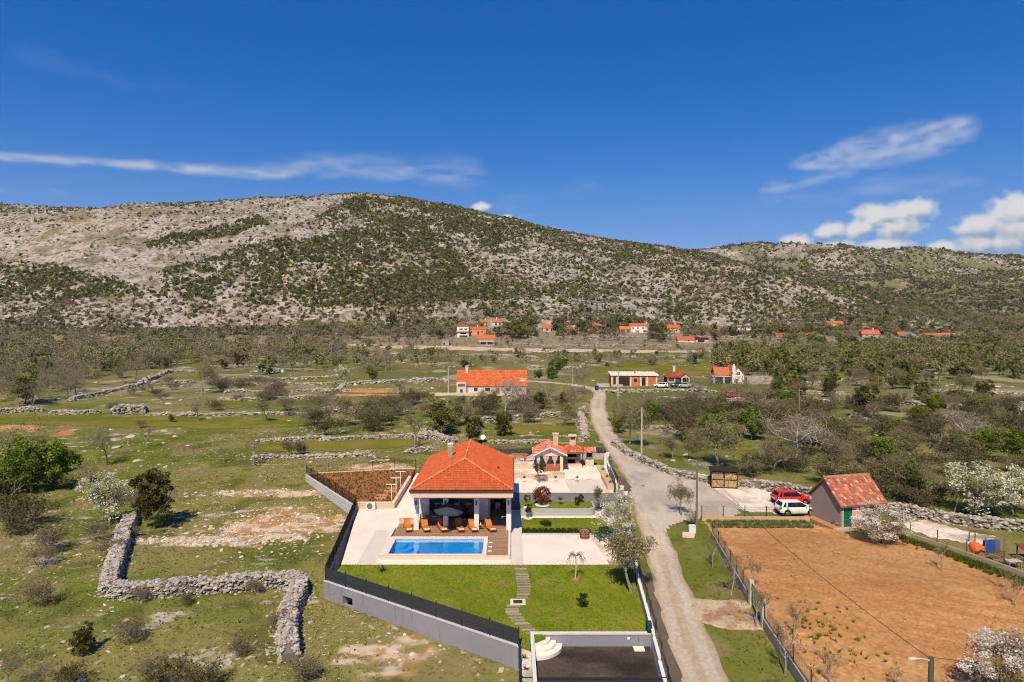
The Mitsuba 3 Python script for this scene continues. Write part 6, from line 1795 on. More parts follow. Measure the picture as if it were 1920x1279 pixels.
def prisms(m, segs, col, rng, sides=3):
    s = np.array(segs, float)
    p, q, r0, r1 = s[:, 0:3], s[:, 3:6], s[:, 6], s[:, 7]
    d = q - p
    d /= np.linalg.norm(d, axis=1, keepdims=True) + 1e-9
    ref = np.where(np.abs(d[:, 2:3]) < .9, [0, 0, 1.0], [1.0, 0, 0])
    a = np.cross(d, ref)
    a /= np.linalg.norm(a, axis=1, keepdims=True) + 1e-9
    b = np.cross(d, a)
    g = np.arange(sides) * 2 * PI / sides
    o = np.cos(g)[None, :, None] * a[:, None] + np.sin(g)[None, :, None] * b[:, None]
    v = np.concatenate([p[:, None] + o * r0[:, None, None], q[:, None] + o * r1[:, None, None]], 1)
    f = []
    for j in range(sides):
        k = (j + 1) % sides
        f += [(j, k, sides + k), (j, sides + k, sides + j)]
    n = len(s)
    f = (np.array(f)[None] + (np.arange(n) * 2 * sides)[:, None, None]).reshape(-1, 3)
    c = np.clip(np.asarray(col) * (1 + .18 * rng.normal(size=(n, 1))), .01, .8)
    m.add(v.reshape(-1, 3), f, np.repeat(c, 2 * sides, 0))


def skeleton(rng, h, levels=4, kids=4, trunk=.28, spread=.75, r0=None, stems=1, up=.25, crook=.16):
    """Limbs of a tree h metres tall: (thick segments, thin segments, twig ends)."""
    thick, thin, ends = [], [], []
    r0 = r0 or h * .022

    def grow(p, d, L, r, lev):
        n = 3 if lev < 2 else 2
        for i in range(n):
            d = d + rng.normal(0, crook, 3) + np.array([0, 0, up * .12])
            d /= np.linalg.norm(d)
            q = p + d * L / n
            ra, rb = r * (1 - .28 * i / n), r * (1 - .28 * (i + 1) / n)
            (thick if lev < 2 else thin).append((*p, *q, ra, rb))
            p = q
            if lev >= 1 and lev < levels and rng.random() < .8:
                side(p, d, L, r, lev)
        if lev < levels:
            for _ in range(kids if lev == 0 else 2):
                side(p, d, L, r, lev)
        else:
            ends.append(p)

    def side(p, d, L, r, lev):
        e = d * (1 - spread) + unit(rng, 1)[0] * spread
        e[2] = abs(e[2]) * .6 + up if lev < 2 else e[2] * .8 + up
        e /= np.linalg.norm(e)
        grow(p, e, L * rng.uniform(.55, .82), r * rng.uniform(.42, .6), lev + 1)

    for s in range(stems):
        a = rng.uniform(0, 2 * PI)
        t = .0 if stems == 1 else .5
        d = np.array([math.cos(a) * t, math.sin(a) * t, 1.0])
        grow(np.array([math.cos(a) * .1, math.sin(a) * .1, -.15]) * (stems > 1) + np.array([0, 0, -.1]), d / np.linalg.norm(d), h * trunk, r0 / (stems ** .5), 0)
    allp = np.array(thin or thick)
    k = h / max(allp[:, 5].max(), .1)
    sc = np.array([k] * 6 + [1, 1])
    return [tuple(np.array(t) * sc) for t in thick], [tuple(np.array(t) * sc) for t in thin], np.array(ends if ends else [[0, 0, 1]]) * k


BARK = (.23, .195, .16)
TWIG = (.265, .235, .165)
GROUPS = {}


def group(name, **parts):
    d = {'type': 'shapegroup'}
    for k, (mb, look) in parts.items():
        d[k] = shape(mb, look)
    scene[name + '_group'] = d
    GROUPS[name] = name + '_group'


def bare_tree(name, seed, h=6, levels=4, kids=4, bark=BARK, twig=TWIG, haze=0, spread=.75, trunk=.28, stems=1, cols=None, leaf=.16, up=.25, twig_r=.016, crook=.16):
    rng = np.random.default_rng(seed)
    th, tn, ends = skeleton(rng, h, levels, kids, trunk, spread, stems=stems, up=up, crook=crook)
    a, b = MB(), MB()
    prisms(a, th, bark, rng, 5)
    tn = [t[:6] + (max(t[6], twig_r), max(t[7], twig_r * .7)) for t in tn]
    prisms(b, tn, twig, rng, 3)
    # fine twigs at the ends
    n = len(ends)
    e = np.repeat(ends, 3, 0)
    q = e + unit(rng, 3 * n) * h * .055 + [0, 0, h * .015]
    prisms(b, np.column_stack([e, q, np.full(3 * n, twig_r * .8), np.full(3 * n, twig_r * .45)]), twig, rng, 3)
    if haze:
        cs = np.array([c for c, w in cols])
        p = np.array([w for c, w in cols], float)
        pick = rng.integers(0, len(q), haze)
        pts = q[pick] + rng.normal(0, h * .028, (haze, 3))
        leaves(b, pts, leaf, cs[rng.choice(len(cs), haze, p=p / p.sum())], rng)
    group(name, trunk=(a, 'paint'), crown=(b, 'leaf' if haze > 400 else 'paint'))


def leafy_tree(name, seed, h, n, k, cz, rx, rz, leaf, cols, stem_h=.4, clump=.32, shell=.45, bark=BARK, r0=None):
    rng = np.random.default_rng(seed)
    a = MB()
    th, tn, ends = skeleton(rng, h * .8, 2, 4, .4, .6, r0=r0 or h * .022)
    prisms(a, th + [t for t in tn], bark, rng, 5)
    m, lobes = MB(), 7
    for i in range(lobes):
        a_, q = i * 2.4 + rng.uniform(-.4, .4), rng.uniform(.58, .82)
        hgt = cz + rz * (rng.uniform(-.45, .5) if i else 0)
        off = rx * (1 - q * .75) * rng.uniform(.6, 1.1) * (i > 0)
        m.merge(crown(rng, n // lobes, max(6, k // lobes), (off * h * math.cos(a_), off * h * math.sin(a_), hgt * h), (rx * q * h, rx * q * h, rz * q * h * 1.05), leaf, [(np.array(c) * rng.uniform(.85, 1.2), w) for c, w in cols], clump * 1.15, shell))
    group(name, trunk=(a, 'paint'), crown=(m, 'leaf'))


OLV, DKG, FRS, YEL, BRN = (.060, .066, .022), (.030, .042, .014), (.085, .135, .018), (.17, .185, .045), (.13, .105, .065)
WBL = (.66, .65, .58)
for i in range(4):
    bare_tree(f'bare{i}', 100 + i, 6.5, 4, 4, haze=420, cols=[((.25, .225, .13), 3), ((.21, .235, .085), 2)], leaf=.14, spread=.7 + .05 * i)
for i in range(3):
    bare_tree(f'bud{i}', 120 + i, 6, 4, 4, haze=1500, cols=[((.24, .255, .09), 3), ((.18, .20, .06), 2), ((.27, .235, .14), 2)], leaf=.17, twig=(.25, .21, .155))
for i in range(2):
    bare_tree(f'pale{i}', 130 + i, 8, 4, 5, bark=(.46, .43, .39), twig=(.35, .31, .265), spread=.85, up=.12, haze=200, cols=[((.2, .18, .13), 1)], leaf=.15)
for i in range(3):
    bare_tree(f'shrub{i}', 140 + i, 2.2, 3, 3, stems=8, trunk=.35, haze=420, cols=[((.23, .205, .135), 3), ((.20, .215, .08), 3)], leaf=.10, twig=(.235, .2, .145), twig_r=.013, bark=(.2, .165, .13))
for i in range(2):
    bare_tree(f'shrubgreen{i}', 150 + i, 2.4, 3, 3, stems=7, trunk=.35, haze=1100, cols=[((.14, .14, .05), 3), ((.10, .105, .036), 2), ((.19, .165, .085), 1)], leaf=.13, twig=(.15, .12, .09), twig_r=.013)
for i in range(2):
    leafy_tree(f'fresh{i}', 160 + i, 5, 6000, 90, .50, .46, .48, .21, [((.135, .205, .022), 4), ((.095, .15, .02), 3), ((.19, .245, .04), 2)], shell=.35)
for i in range(3):
    leafy_tree(f'green{i}', 165 + i, 5.5, 4000, 60, .55, .38, .45, .22, [((.15, .165, .04), 3), ((.10, .115, .03), 2), ((.20, .205, .06), 2)], shell=.35, clump=.36)
for i in range(2):
    leafy_tree(f'juniper{i}', 170 + i, 6, 8500, 110, .56, .33, .42, .17, [((.115, .105, .030), 3), ((.062, .064, .020), 3), ((.15, .13, .042), 1)], clump=.24, shell=.6)
for i in range(3):
    rng = np.random.default_rng(180 + i)
    th, tn, ends = skeleton(rng, 4.6, 3, 4, .3, .72, up=.22)
    a, b = MB(), MB()
    prisms(a, th + tn, (.20, .16, .13), rng, 4)
    m = crown(rng, 8200, 85, (0, 0, 2.75), (2.3, 2.3, 1.85), .11, [((.74, .71, .66), 5), ((.56, .55, .47), 3), ((.26, .27, .12), 2), ((.25, .19, .14), 1)], .25, .25, .10)
    b.merge(m)
    group(f'blossom{i}', trunk=(a, 'paint'), crown=(b, 'leaf'))
for i in range(2):
    leafy_tree(f'cream{i}', 240 + i, 4.6, 5200, 80, .58, .46, .42, .13, [((.62, .62, .48), 4), ((.44, .46, .27), 3), ((.24, .28, .10), 2), ((.70, .69, .60), 2)], clump=.3)
for i in range(3):
    bare_tree(f'sapling{i}', 190 + i, 3.6, 3, 4, trunk=.42, crook=.06, haze=170, cols=[((.16, .16, .06), 2), ((.2, .16, .10), 1)], leaf=.11, bark=(.36, .345, .33), twig=(.22, .19, .15), twig_r=.012, spread=.55, up=.4)
# light trees for the far wood
for i in range(3):
    bare_tree(f'farbare{i}', 200 + i, 6.5, 3, 4, haze=170, cols=[((.235, .21, .145), 4), ((.19, .195, .085), 2)], leaf=.34, twig_r=.035, twig=(.255, .225, .165))
for i in range(2):
    bare_tree(f'farbud{i}', 206 + i, 6, 2, 4, haze=330, cols=[((.21, .225, .07), 3), ((.245, .22, .11), 2)], leaf=.42, twig_r=.04, twig=(.23, .2, .15))
for i in range(2):
    leafy_tree(f'fargreen{i}', 210 + i, 5.5, 330, 30, .52, .42, .46, .62, [((.14, .165, .04), 3), ((.095, .11, .032), 2), ((.19, .205, .06), 1)], clump=.4, shell=.35)
for i in range(2):
    leafy_tree(f'fardark{i}', 214 + i, 5, 300, 26, .5, .40, .46, .6, [((.055, .066, .024), 3), ((.08, .085, .03), 2)], clump=.36, shell=.4)

VARIANT = {}


def plant(name, kind, x, y, s, label=None, cat=None, group=None, z=None, rot=None, squash=1.0):
    """Set one plant down as an instance of its kind."""
    ids = [k for k in GROUPS if k.rstrip('0123456789') == kind]
    i = VARIANT.get(kind, 0)
    VARIANT[kind] = i + 1
    key = fresh(name)
    a = (i * 137.5) % 360 if rot is None else rot
    zz = float(G(x, y)) if z is None else z
    scene[key] = {'type': 'instance', 'to_world': place(x, y, zz - .05, a, [s, s, s * squash]), 'shapegroup': {'type': 'ref', 'id': GROUPS[ids[i % len(ids)]]}}
    tag(key, label, cat, group)
    return key


HEIGHT = {'bare': 6.5, 'bud': 6, 'pale': 8, 'shrub': 2.2, 'shrubgreen': 2.4, 'fresh': 5, 'green': 5.5, 'juniper': 6, 'blossom': 4.6, 'cream': 4.6, 'sapling': 3.6}
TREES = [
    # near pasture, left of the villa
    ('evergreen_tree', 'juniper', 288, 992, 880, 'dark olive evergreen tree at the end of the thick dry-stone wall', 1.05),
    ('blossom_tree', 'cream', 205, 985, 884, 'half-bare tree with pale blossom left of the dark evergreen', 1.0),
    ('bare_tree', 'bare', 250, 985, 905, 'grey leafless tree squeezed between the blossom tree and the dark evergreen', 1.0),
    ('green_bush', 'fresh', 60, 925, 822, 'big bright green bush at the left edge of the pasture', 1.0),
    ('green_bush', 'fresh', 112, 915, 838, 'bright green bush on the right of the big green clump', 1.0),
    ('green_bush', 'fresh', 30, 895, 838, 'bright green bush at the far left behind the big one', 1.0),
    ('green_bush', 'fresh', 88, 890, 828, 'bright green bush rising behind the middle of the green clump', 1.0),
    ('green_bush', 'fresh', 8, 925, 862, 'bright green bush cut by the left edge above the dark one', 1.0),
    ('green_bush', 'green', 5, 965, 880, 'dark green bush cut by the left edge', 1.0),
    ('bare_tree', 'bare', 200, 872, 795, 'spreading leafless tree behind the bright green bushes', 1.0),
    ('bare_tree', 'bare', 45, 870, 775, 'tall leafless tree behind the big bright green bush', 1.0),
    ('bare_tree', 'bare', 160, 935, 865, 'brown leafless tree right of the bright green bushes', 1.0),
    ('scrub_bush', 'shrubgreen', 50, 990, 925, 'wide dark olive scrub below the bright green bushes', 1.0),
    ('scrub_bush', 'shrubgreen', 20, 1000, 945, 'dark olive scrub at the left edge below the bushes', 1.0),
    ('bare_shrub', 'shrub', 97, 1038, 982, 'leafless shrub beside a white rock in the left pasture', 1.0),
    ('bare_shrub', 'shrub', 80, 1060, 1020, 'low leafless shrub just below another one in the left pasture', 1.0),
    ('pollard_tree', 'shrub', 182, 1013, 975, 'small pollarded stump with bare branches left of the thick wall', 1.0),
    ('bare_shrub', 'shrub', 80, 1136, 1085, 'spiky brown thorn shrub left of the wall corner', 1.0),
    ('green_bush', 'juniper', 155, 1226, 1165, 'rounded dark green bush in the lower left pasture', 1.0),
    ('bare_shrub', 'shrub', 243, 1206, 1158, 'brown shrub right of the rounded dark green bush', 1.0),
    ('bare_shrub', 'shrub', 445, 1230, 1192, 'isolated brown shrub in the middle of the lower pasture', 1.0),
    ('bare_shrub', 'shrub', 575, 1275, 1222, 'brown shrub at the lower end of the dry-stone wall', 1.0),
    ('bare_shrub', 'shrub', 265, 1128, 1097, 'brown shrub against the front of the long dry-stone wall, left', 1.0),
    ('bare_shrub', 'shrubgreen', 343, 1136, 1112, 'low olive shrub at the foot of the long dry-stone wall', 1.0),
    ('bare_shrub', 'shrub', 475, 1114, 1084, 'brown shrub against the front of the long dry-stone wall, right', 1.0),
    ('bare_shrub', 'shrub', 523, 1180, 1140, 'brown shrub left of the wall spur running down to the bottom', 1.0),
    ('bare_shrub', 'shrub', 212, 1045, 1005, 'brown shrub against the left side of the thick wall', 1.0),
    ('scrub_bush', 'shrubgreen', 320, 1290, 1225, 'yellowish green scrub at the bottom edge', 1.0),
    ('scrub_bush', 'shrubgreen', 375, 1290, 1238, 'yellowish green scrub at the bottom edge, right of its twin', 1.0),
    ('bare_tree', 'bare', 290, 1300, 1220, 'grey leafless bush at the bottom edge left of the yellowish scrub', 1.0),
    ('bare_tree', 'bare', 15, 1300, 1215, 'leafless tree in the bottom left corner', 1.0),
    ('bare_tree', 'bare', 70, 1310, 1240, 'leafless tree at the bottom edge beside the corner tree', 1.0),
    ('bare_shrub', 'shrubgreen', 140, 1285, 1240, 'olive shrub at the bottom edge below the rounded green bush', 1.0),
    ('bare_shrub', 'shrub', 250, 1008, 985, 'small dark shrub beside the thick wall under the evergreen', 1.0),
    ('sapling', 'sapling', 476, 872, 820, 'slim leafless sapling in the pasture left of the soil garden', 1.0),
    ('sapling', 'sapling', 275, 840, 795, 'slim leafless tree in the meadow behind the clearing', 1.0),
    ('sapling', 'sapling', 420, 868, 835, 'small leafless tree in the pasture beyond the clearing', 1.0),
    ('green_bush', 'green', 322, 792, 776, 'small round green bush in the yellow-green meadow', 1.0),
    ('bare_tree', 'bare', 370, 790, 750, 'leafless tree at the edge of the yellow-green meadow', 1.0),
    ('bare_shrub', 'shrub', 262, 803, 785, 'leafless shrub in the yellow-green meadow', 1.0),
    ('bare_tree', 'bare', 378, 740, 668, 'large dark-trunked leafless tree standing alone among the terraces', 1.0),
    # behind the villa
    ('sapling', 'sapling', 777, 840, 778, 'slender leafless tree behind the left side of the villa roof', 1.0),
    ('evergreen_tree', 'juniper', 889, 836, 780, 'round evergreen tree right behind the villa ridge', 1.0),
    ('evergreen_tree', 'juniper', 945, 817, 771, 'small dense tree with a clear trunk behind the villa', 1.0),
    ('green_tree', 'green', 826, 815, 742, 'loose olive-green tree left of the round evergreen', 1.15),
    ('green_tree', 'green', 850, 800, 752, 'olive-green tree behind the round evergreen', 1.1),
    ('bare_tree', 'bare', 763, 793, 745, 'brown leafless tree left of the olive-green trees', 1.0),
    ('bare_tree', 'bud', 640, 800, 742, 'hazy leafless tree above the broad stone wall', 1.0),
    ('bare_tree', 'bare', 612, 796, 735, 'leafless tree left of the hazy one above the broad wall', 1.0),
    ('bare_tree', 'bare', 560, 805, 755, 'leafless tree by the terraces left of the broad wall', 1.0),
    ('bare_tree', 'bare', 540, 780, 735, 'leafless tree on the terraces', 1.0),
    ('bare_tree', 'bud', 500, 790, 745, 'leafless multi-stemmed tree on the terraces', 1.0),
    ('bare_tree', 'pale', 947, 770, 706, 'pale-limbed leafless tree in front of the long orange roof', 1.0),
    ('bare_tree', 'pale', 985, 776, 712, 'pale-limbed leafless tree right of its twin by the orange roof', 1.0),
    ('evergreen_tree', 'juniper', 1010, 779, 735, 'dark evergreen bush right of the pale-limbed trees', 1.0),
    ('evergreen_tree', 'green', 925, 765, 735, 'dark green bush below the long orange roof', 1.0),
    ('evergreen_tree', 'juniper', 1057, 765, 733, 'dark bush left of the lane bend', 1.0),
    ('bare_tree', 'bare', 1080, 785, 715, 'dense grey leafless tree left of the lane', 1.0),
    ('bare_tree', 'bud', 1062, 800, 750, 'hazy leafless tree beside the lane wall', 1.0),
    ('bare_tree', 'bare', 1103, 741, 680, 'dark leafless tree at the lane bend', 1.0),
    ('bare_tree', 'bare', 1030, 760, 715, 'leafless tree behind the dark evergreen bush', 1.0),
    ('bare_tree', 'bare', 900, 765, 725, 'thin leafless tree before the white terrace wall', 1.0),
    ('blossom_tree', 'cream', 643, 718, 683, 'small white-blossom tree among the far terraces', 1.0),
    ('green_tree', 'green', 697, 715, 685, 'olive-green tree right of the small white-blossom tree', 1.0),
    ('bare_tree', 'bud', 748, 740, 717, 'pale green budding shrub by the terrace wall', 1.0),
    ('green_bush', 'fresh', 1010, 712, 692, 'green bush right of the long orange roof', 1.0),
    ('green_bush', 'fresh', 1035, 710, 684, 'taller green bush right of the long orange roof', 1.0),
    # right of the lane
    ('bare_tree', 'bud', 1180, 835, 757, 'hazy grey-brown tree right of the lane beside the pale pole', 1.15),
    ('bare_tree', 'bare', 1165, 805, 740, 'leafless tree right of the lane behind the hazy one', 1.1),
    ('green_tree', 'green', 1160, 812, 770, 'olive-green tree at the lane side right of the bend', 1.0),
    ('bare_tree', 'bare', 1195, 780, 725, 'leafless tree behind the pale pole', 1.0),
    ('bare_tree', 'bud', 1348, 878, 778, 'large hazy olive-brown tree behind the wood store', 1.25),
    ('bare_tree', 'bud', 1262, 862, 815, 'hazy brown shrub on the verge left of the wood store', 1.2),
    ('bare_tree', 'pale', 1492, 875, 765, 'big leafless tree with pale twisting limbs above the red car', 1.15),
    ('bare_tree', 'bare', 1450, 890, 820, 'brown leafless tree left of the big pale-limbed one', 1.0),
    ('bare_tree', 'bare', 1560, 880, 800, 'brown leafless tree right of the big pale-limbed one', 1.1),
    ('bare_tree', 'bare', 1595, 893, 835, 'dark branching leafless tree behind the shed', 1.0),
    ('green_tree', 'fresh', 1408, 825, 762, 'bright green tree in the scrub right of the lane', .9),
    ('green_tree', 'green', 1475, 815, 765, 'green tree right of the bright green one', 1.0),
    ('bare_tree', 'bare', 1437, 800, 693, 'tall brown leafless tree left of the wooden pole', 1.0),
    ('bare_tree', 'bare', 1327, 755, 700, 'leafless tree before the white chalet', 1.1),
    ('evergreen_tree', 'juniper', 1622, 785, 722, 'large dark evergreen on the stone terraces at the right', 1.1),
    ('bare_tree', 'bare', 1640, 800, 745, 'leafless tree below the large dark evergreen', 1.0),
    ('evergreen_tree', 'juniper', 1727, 815, 767, 'small upright evergreen by a wall end at the right', .9),
    ('bare_tree', 'pale', 1812, 850, 765, 'wide pale leafless tree at the far right', 1.15),
    ('green_tree', 'fresh', 1838, 858, 802, 'bright green tree below the wide pale tree', 1.1),
    ('green_tree', 'fresh', 1898, 870, 805, 'bright green tree at the right edge', 1.1),
    ('evergreen_tree', 'juniper', 1895, 795, 763, 'dark green bush at the right edge above the green trees', 1.1),
    ('green_tree', 'green', 1790, 850, 808, 'dark green tree left of the bright green ones', 1.1),
    ('green_tree', 'green', 1710, 940, 858, 'slim green tree standing right of the shed', .8),
    ('bare_tree', 'bare', 1735, 938, 868, 'leafless tree right of the slim green one', .9),
    ('blossom_tree', 'cream', 1845, 975, 868, 'large cream-blossomed tree behind the right-hand stone wall', 1.25),
    ('bare_tree', 'bare', 1785, 965, 885, 'leafless tree left of the large cream-blossomed one', 1.0),
    ('blossom_tree', 'cream', 1900, 965, 872, 'cream-blossomed tree cut by the right edge', 1.15),
    ('bare_tree', 'bare', 1690, 860, 800, 'grey leafless tree in the scrub right of centre', 1.1),
    ('bare_tree', 'bud', 1660, 905, 850, 'hazy shrub behind the shed roof', 1.1),
    ('green_bush', 'shrubgreen', 1720, 880, 845, 'dark scrub behind the slim green tree', 1.2),
    ('blossom_tree', 'blossom', 1652, 1020, 942, 'white-blossomed tree in front of the shed', 1.35),
    ('blossom_tree', 'blossom', 1880, 1312, 1180, 'white-blossomed tree in the bottom right corner', 1.2),
    # lane side and field saplings
    ('sapling', 'sapling', 1336, 1064, 1000, 'slim young tree on the lane verge, farthest of the row', .95),
    ('sapling', 'sapling', 1371, 1116, 1030, 'slim young tree on the lane verge, second of the row', .95),
    ('sapling', 'sapling', 1418, 1177, 1098, 'slim young tree beside the field gate', .95),
    ('sapling', 'sapling', 1472, 1267, 1165, 'slim young tree on the near verge below the field gate', .95),
    ('sapling', 'sapling', 1487, 1195, 1125, 'young tree just inside the field beyond the gate', .9),
    ('sapling', 'sapling', 1414, 1106, 1052, 'young tree just inside the field fence', .9),
    ('sapling', 'sapling', 1556, 1285, 1212, 'young tree in the field at the bottom edge', 1.0),
    ('scrub_bush', 'sapling', 1680, 1290, 1245, 'budding shrub in the field at the bottom edge', 1.0),
    ('sapling', 'sapling', 1766, 1072, 1018, 'young tree by the kerb near the orange mixer', .9),
    ('sapling', 'sapling', 1904, 1137, 1075, 'young tree by the kerb at the right edge', .9),
    ('sapling', 'sapling', 1888, 1110, 1060, 'thin young tree behind the kerb at the right edge', .8),
    ('bare_tree', 'bud', 1278, 968, 898, 'small yellow-green budding tree beside the lane at the forecourt', .9),
    ('blossom_tree', 'blossom', 1296, 985, 952, 'low blossoming shrub at the foot of the lamp pole', .9),
]
for nm, kind, px, py, top, lab, wid in TREES:
    p = spot(px, py)
    h = (py - top) / 1280 * p[1]
    s = h / HEIGHT[kind]
    key = fresh(nm)
    ids = [k for k in GROUPS if k.rstrip('0123456789') == kind]
    i = VARIANT.get(kind, 0)
    VARIANT[kind] = i + 1
    scene[key] = {'type': 'instance', 'to_world': place(p[0], p[1], p[2] - .05, (i * 137.5) % 360, [s * wid, s * wid, s]), 'shapegroup': {'type': 'ref', 'id': GROUPS[ids[i % len(ids)]]}}
    tag(key, lab, nm.replace('_', ' ').replace('scrub bush', 'bush').replace('pollard tree', 'tree').replace('evergreen tree', 'tree').replace('bare tree', 'tree').replace('green tree', 'tree').replace('blossom tree', 'tree').replace('bare shrub', 'shrub').replace('green bush', 'bush'))

# the villa's own planting
rng = np.random.default_rng(77)


def garden_plant(name, label, cat, x, y, z, stem, crown_mb, stem_col=(.2, .15, .1), look='leaf'):
    k = thing(name, label, cat)
    if stem:
        put('stem', B().tube(stem, np.linspace(.05, .03, len(stem)), 6, stem_col), parent=k)
    put('foliage', crown_mb, look, parent=k)
    return k


def ball(x, y, z, rx, rz, n, leaf, cols, k=30, clump=.42, shell=.6):
    return crown(rng, n, k, (x, y, z), (rx, rx, rz), leaf, cols, clump, shell)


x, y, z = at(988, 951, .45)
garden_plant('topiary', 'yellow-green ball topiary on a stem on the upper lawn strip', 'topiary', x, y, z, [(x, y, z), (x, y, z + .7)], ball(x, y, z + .95, .36, .36, 900, .07, [((.17, .17, .02), 3), ((.08, .11, .02), 2)]))
put('stone_ring', B().lathe([(.0, .46), (.42, .46), (.45, .40)], 14, (x, y, 0), (.7, .68, .64)), label='pale ring of stone under the yellow-green topiary', cat='stone ring')
x, y, z = at(990, 972, -.3)
garden_plant('topiary', 'dark green ball topiary on a stem at the left of the middle lawn', 'topiary', x, y, z, [(x, y, z), (x, y, z + .75)], ball(x, y, z + 1.0, .34, .34, 900, .07, [((.045, .085, .02), 3), ((.03, .05, .014), 2)]))
put('stone_ring', B().lathe([(.0, -.26), (.42, -.26), (.45, -.32)], 14, (x, y, 0), (.7, .68, .64)), label='pale ring of stone under the dark green topiary', cat='stone ring')
x, y, z = at(1017, 946, .45)
garden_plant('maple_bush', 'round red-leaved maple bush on the upper lawn strip', 'bush', x, y, z, [(x, y, z), (x, y, z + .4)], ball(x, y, z + 1.0, .92, .78, 2600, .11, [((.24, .075, .03), 3), ((.16, .045, .022), 2), ((.30, .13, .05), 1)], 40))
put('stone_ring', B().lathe([(.0, .47), (.78, .47), (.82, .40)], 18, (x, y, 0), (.72, .70, .66)), label='pale ring of stone under the red maple bush', cat='stone ring')
for (px, py, zz, h, lab, cols) in ((1082, 948, .45, .9, 'small dark conifer with a pale foot on the upper lawn strip', [((.03, .05, .02), 2), ((.06, .07, .03), 1)]), (1090.5, 942, .45, .85, 'small conifer at the right end of the upper lawn strip', [((.04, .06, .02), 2), ((.07, .09, .03), 1)]), (1087, 941, .45, .55, 'purplish dwarf bush beside the small conifer', [((.10, .05, .05), 2), ((.06, .05, .03), 1)])):
    x, y, z = at(px, py, zz)
    garden_plant('dwarf_conifer', lab, 'conifer', x, y, z, [(x, y, z), (x, y, z + .3)], ball(x, y, z + h * .62, .24, h * .5, 700, .07, cols, 20))
x, y, z = at(1024, 985, -.3)
garden_plant('cushion_bush', 'dark rounded cushion bush in the middle lawn', 'bush', x, y, z, None, ball(x, y, z + .2, .55, .28, 1200, .07, [((.04, .06, .018), 3), ((.07, .08, .025), 1)], 30))


def spiky(x, y, z, h, n, cols):
    m = B()
    for i in range(n):
        a, e = rng.uniform(0, 2 * PI), rng.uniform(.25, 1.4)
        d = np.array([math.cos(a) * math.cos(e), math.sin(a) * math.cos(e), math.sin(e)])
        sd = np.cross(d, [0, 0, 1]) * .03
        L = h * rng.uniform(.7, 1.1)
        p = np.array([x, y, z])
        m.add([p - sd, p + sd, p + d * L * .6 + sd * .8 - [0, 0, .02], p + d * L - [0, 0, .12 * h], p + d * L * .6 - sd * .8 - [0, 0, .02]], [(0, 1, 2), (0, 2, 4), (2, 3, 4)], np.array(cols) * rng.uniform(.7, 1.3))
    return m


x, y, z = at(1050.5, 946, .45)
k = thing('agave', 'spiky grey-green agave on a white rock on the upper lawn strip', 'agave')
put('foliage', spiky(x, y, z + .45, .65, 46, (.07, .10, .06)), 'leaf', parent=k)
x, y, z = at(718, 1071, -.36)
k = thing('yucca', 'small spiky yucca in the front lawn near the left fence', 'yucca')
put('foliage', spiky(x, y, z, .75, 50, (.055, .075, .04)), 'leaf', parent=k)
for px, py, lab, h in ((983, 897, 'small green shrub at the left of the planted gravel bed', .45), (1042, 897, 'small yellowish shrub in the middle of the planted gravel bed', .4), (1082, 897, 'small shrub at the right of the planted gravel bed', .42)):
    x, y, z = at(px, py, .9)
    k = thing('bedding_shrub', lab, 'shrub')
    put('foliage', spiky(x, y, z, h + .15, 40, (.12, .12, .03) if 'yellow' in lab else (.06, .10, .025)), 'leaf', parent=k)
x, y, z = at(1011, 899, .93)
th, tn, ends = skeleton(np.random.default_rng(4), 2.0, 2, 3, .45, .6, r0=.08)
m = MB()
prisms(m, th + tn, (.16, .13, .10), rng, 5)
v, f = m.mesh()
k = thing('olive_tree', 'small grey-green olive tree in the square planter', 'tree')
put('trunk', B().add(v + [x, y, z], f, m.col()), parent=k)
put('crown', ball(x + .1, y, z + 1.55, .95, .65, 1500, .09, [((.10, .11, .06), 3), ((.06, .07, .03), 2)], 34, .3, .3), 'leaf', parent=k)
x, y, z = at(866, 1090, -.36)
k = thing('lawn_sapling', 'tiny staked sapling in the front lawn below the pool', 'sapling')
put('stem', B().tube([(x, y, z), (x, y, z + .95)], .025, 5, (.25, .2, .14)), parent=k)
put('stake', B().tube([(x - .12, y, z), (x - .12, y, z + .8)], .02, 5, (.3, .22, .14)), parent=k)
x, y, z = at(1079, 1086, -.36)
k = thing('weeping_tree', 'small weeping tree with a white stem and hanging bare twigs on the front lawn', 'tree')
m = B().tube([(x, y, z), (x + .05, y, z + 1.0), (x, y, z + 1.9)], [.06, .05, .04], 7, (.5, .48, .45))
put('trunk', m, parent=k)
m = B()
segs, tips = [], []
for i in range(20):
    a = rng.uniform(0, 2 * PI)
    R = rng.uniform(.5, 1.0)
    pts = [np.array([x, y, z + 1.85])]
    for t in np.linspace(.2, 1, 6):
        pts.append(np.array([x + math.cos(a) * R * t, y + math.sin(a) * R * t, z + 1.85 + .28 * math.sin(t * PI * .75) - max(0, t - .55) * rng.uniform(.9, 1.8)]))
    for p, q in zip(pts[:-1], pts[1:]):
        segs.append((*p, *q, .012, .010))
        tips.append(q)
prisms(m, segs, (.32, .29, .24), rng, 3)
leaves(m, np.array(tips)[rng.integers(0, len(tips), 300)] + rng.normal(0, .07, (300, 3)), .06, (.30, .31, .20), rng)
put('crown', m, 'leaf', parent=k)
put('soil_patch', B().lathe([(0, -.33), (.3, -.34), (.34, -.37)], 12, (x, y, 0), (.36, .2, .09)), parent=k)
x, y, z = at(1092, 1139, -.36)
k = thing('lawn_shrub', 'small upright leafy shrub in the lower part of the front lawn', 'shrub')
put('stem', B().tube([(x, y, z), (x, y, z + .6)], .03, 5, (.16, .12, .08)), parent=k)
put('foliage', ball(x, y, z + .62, .40, .5, 420, .13, [((.045, .065, .018), 3), ((.09, .11, .03), 1)], 22, .4, .3), 'leaf', parent=k)
x, y, z = at(1115, 962, -.3)
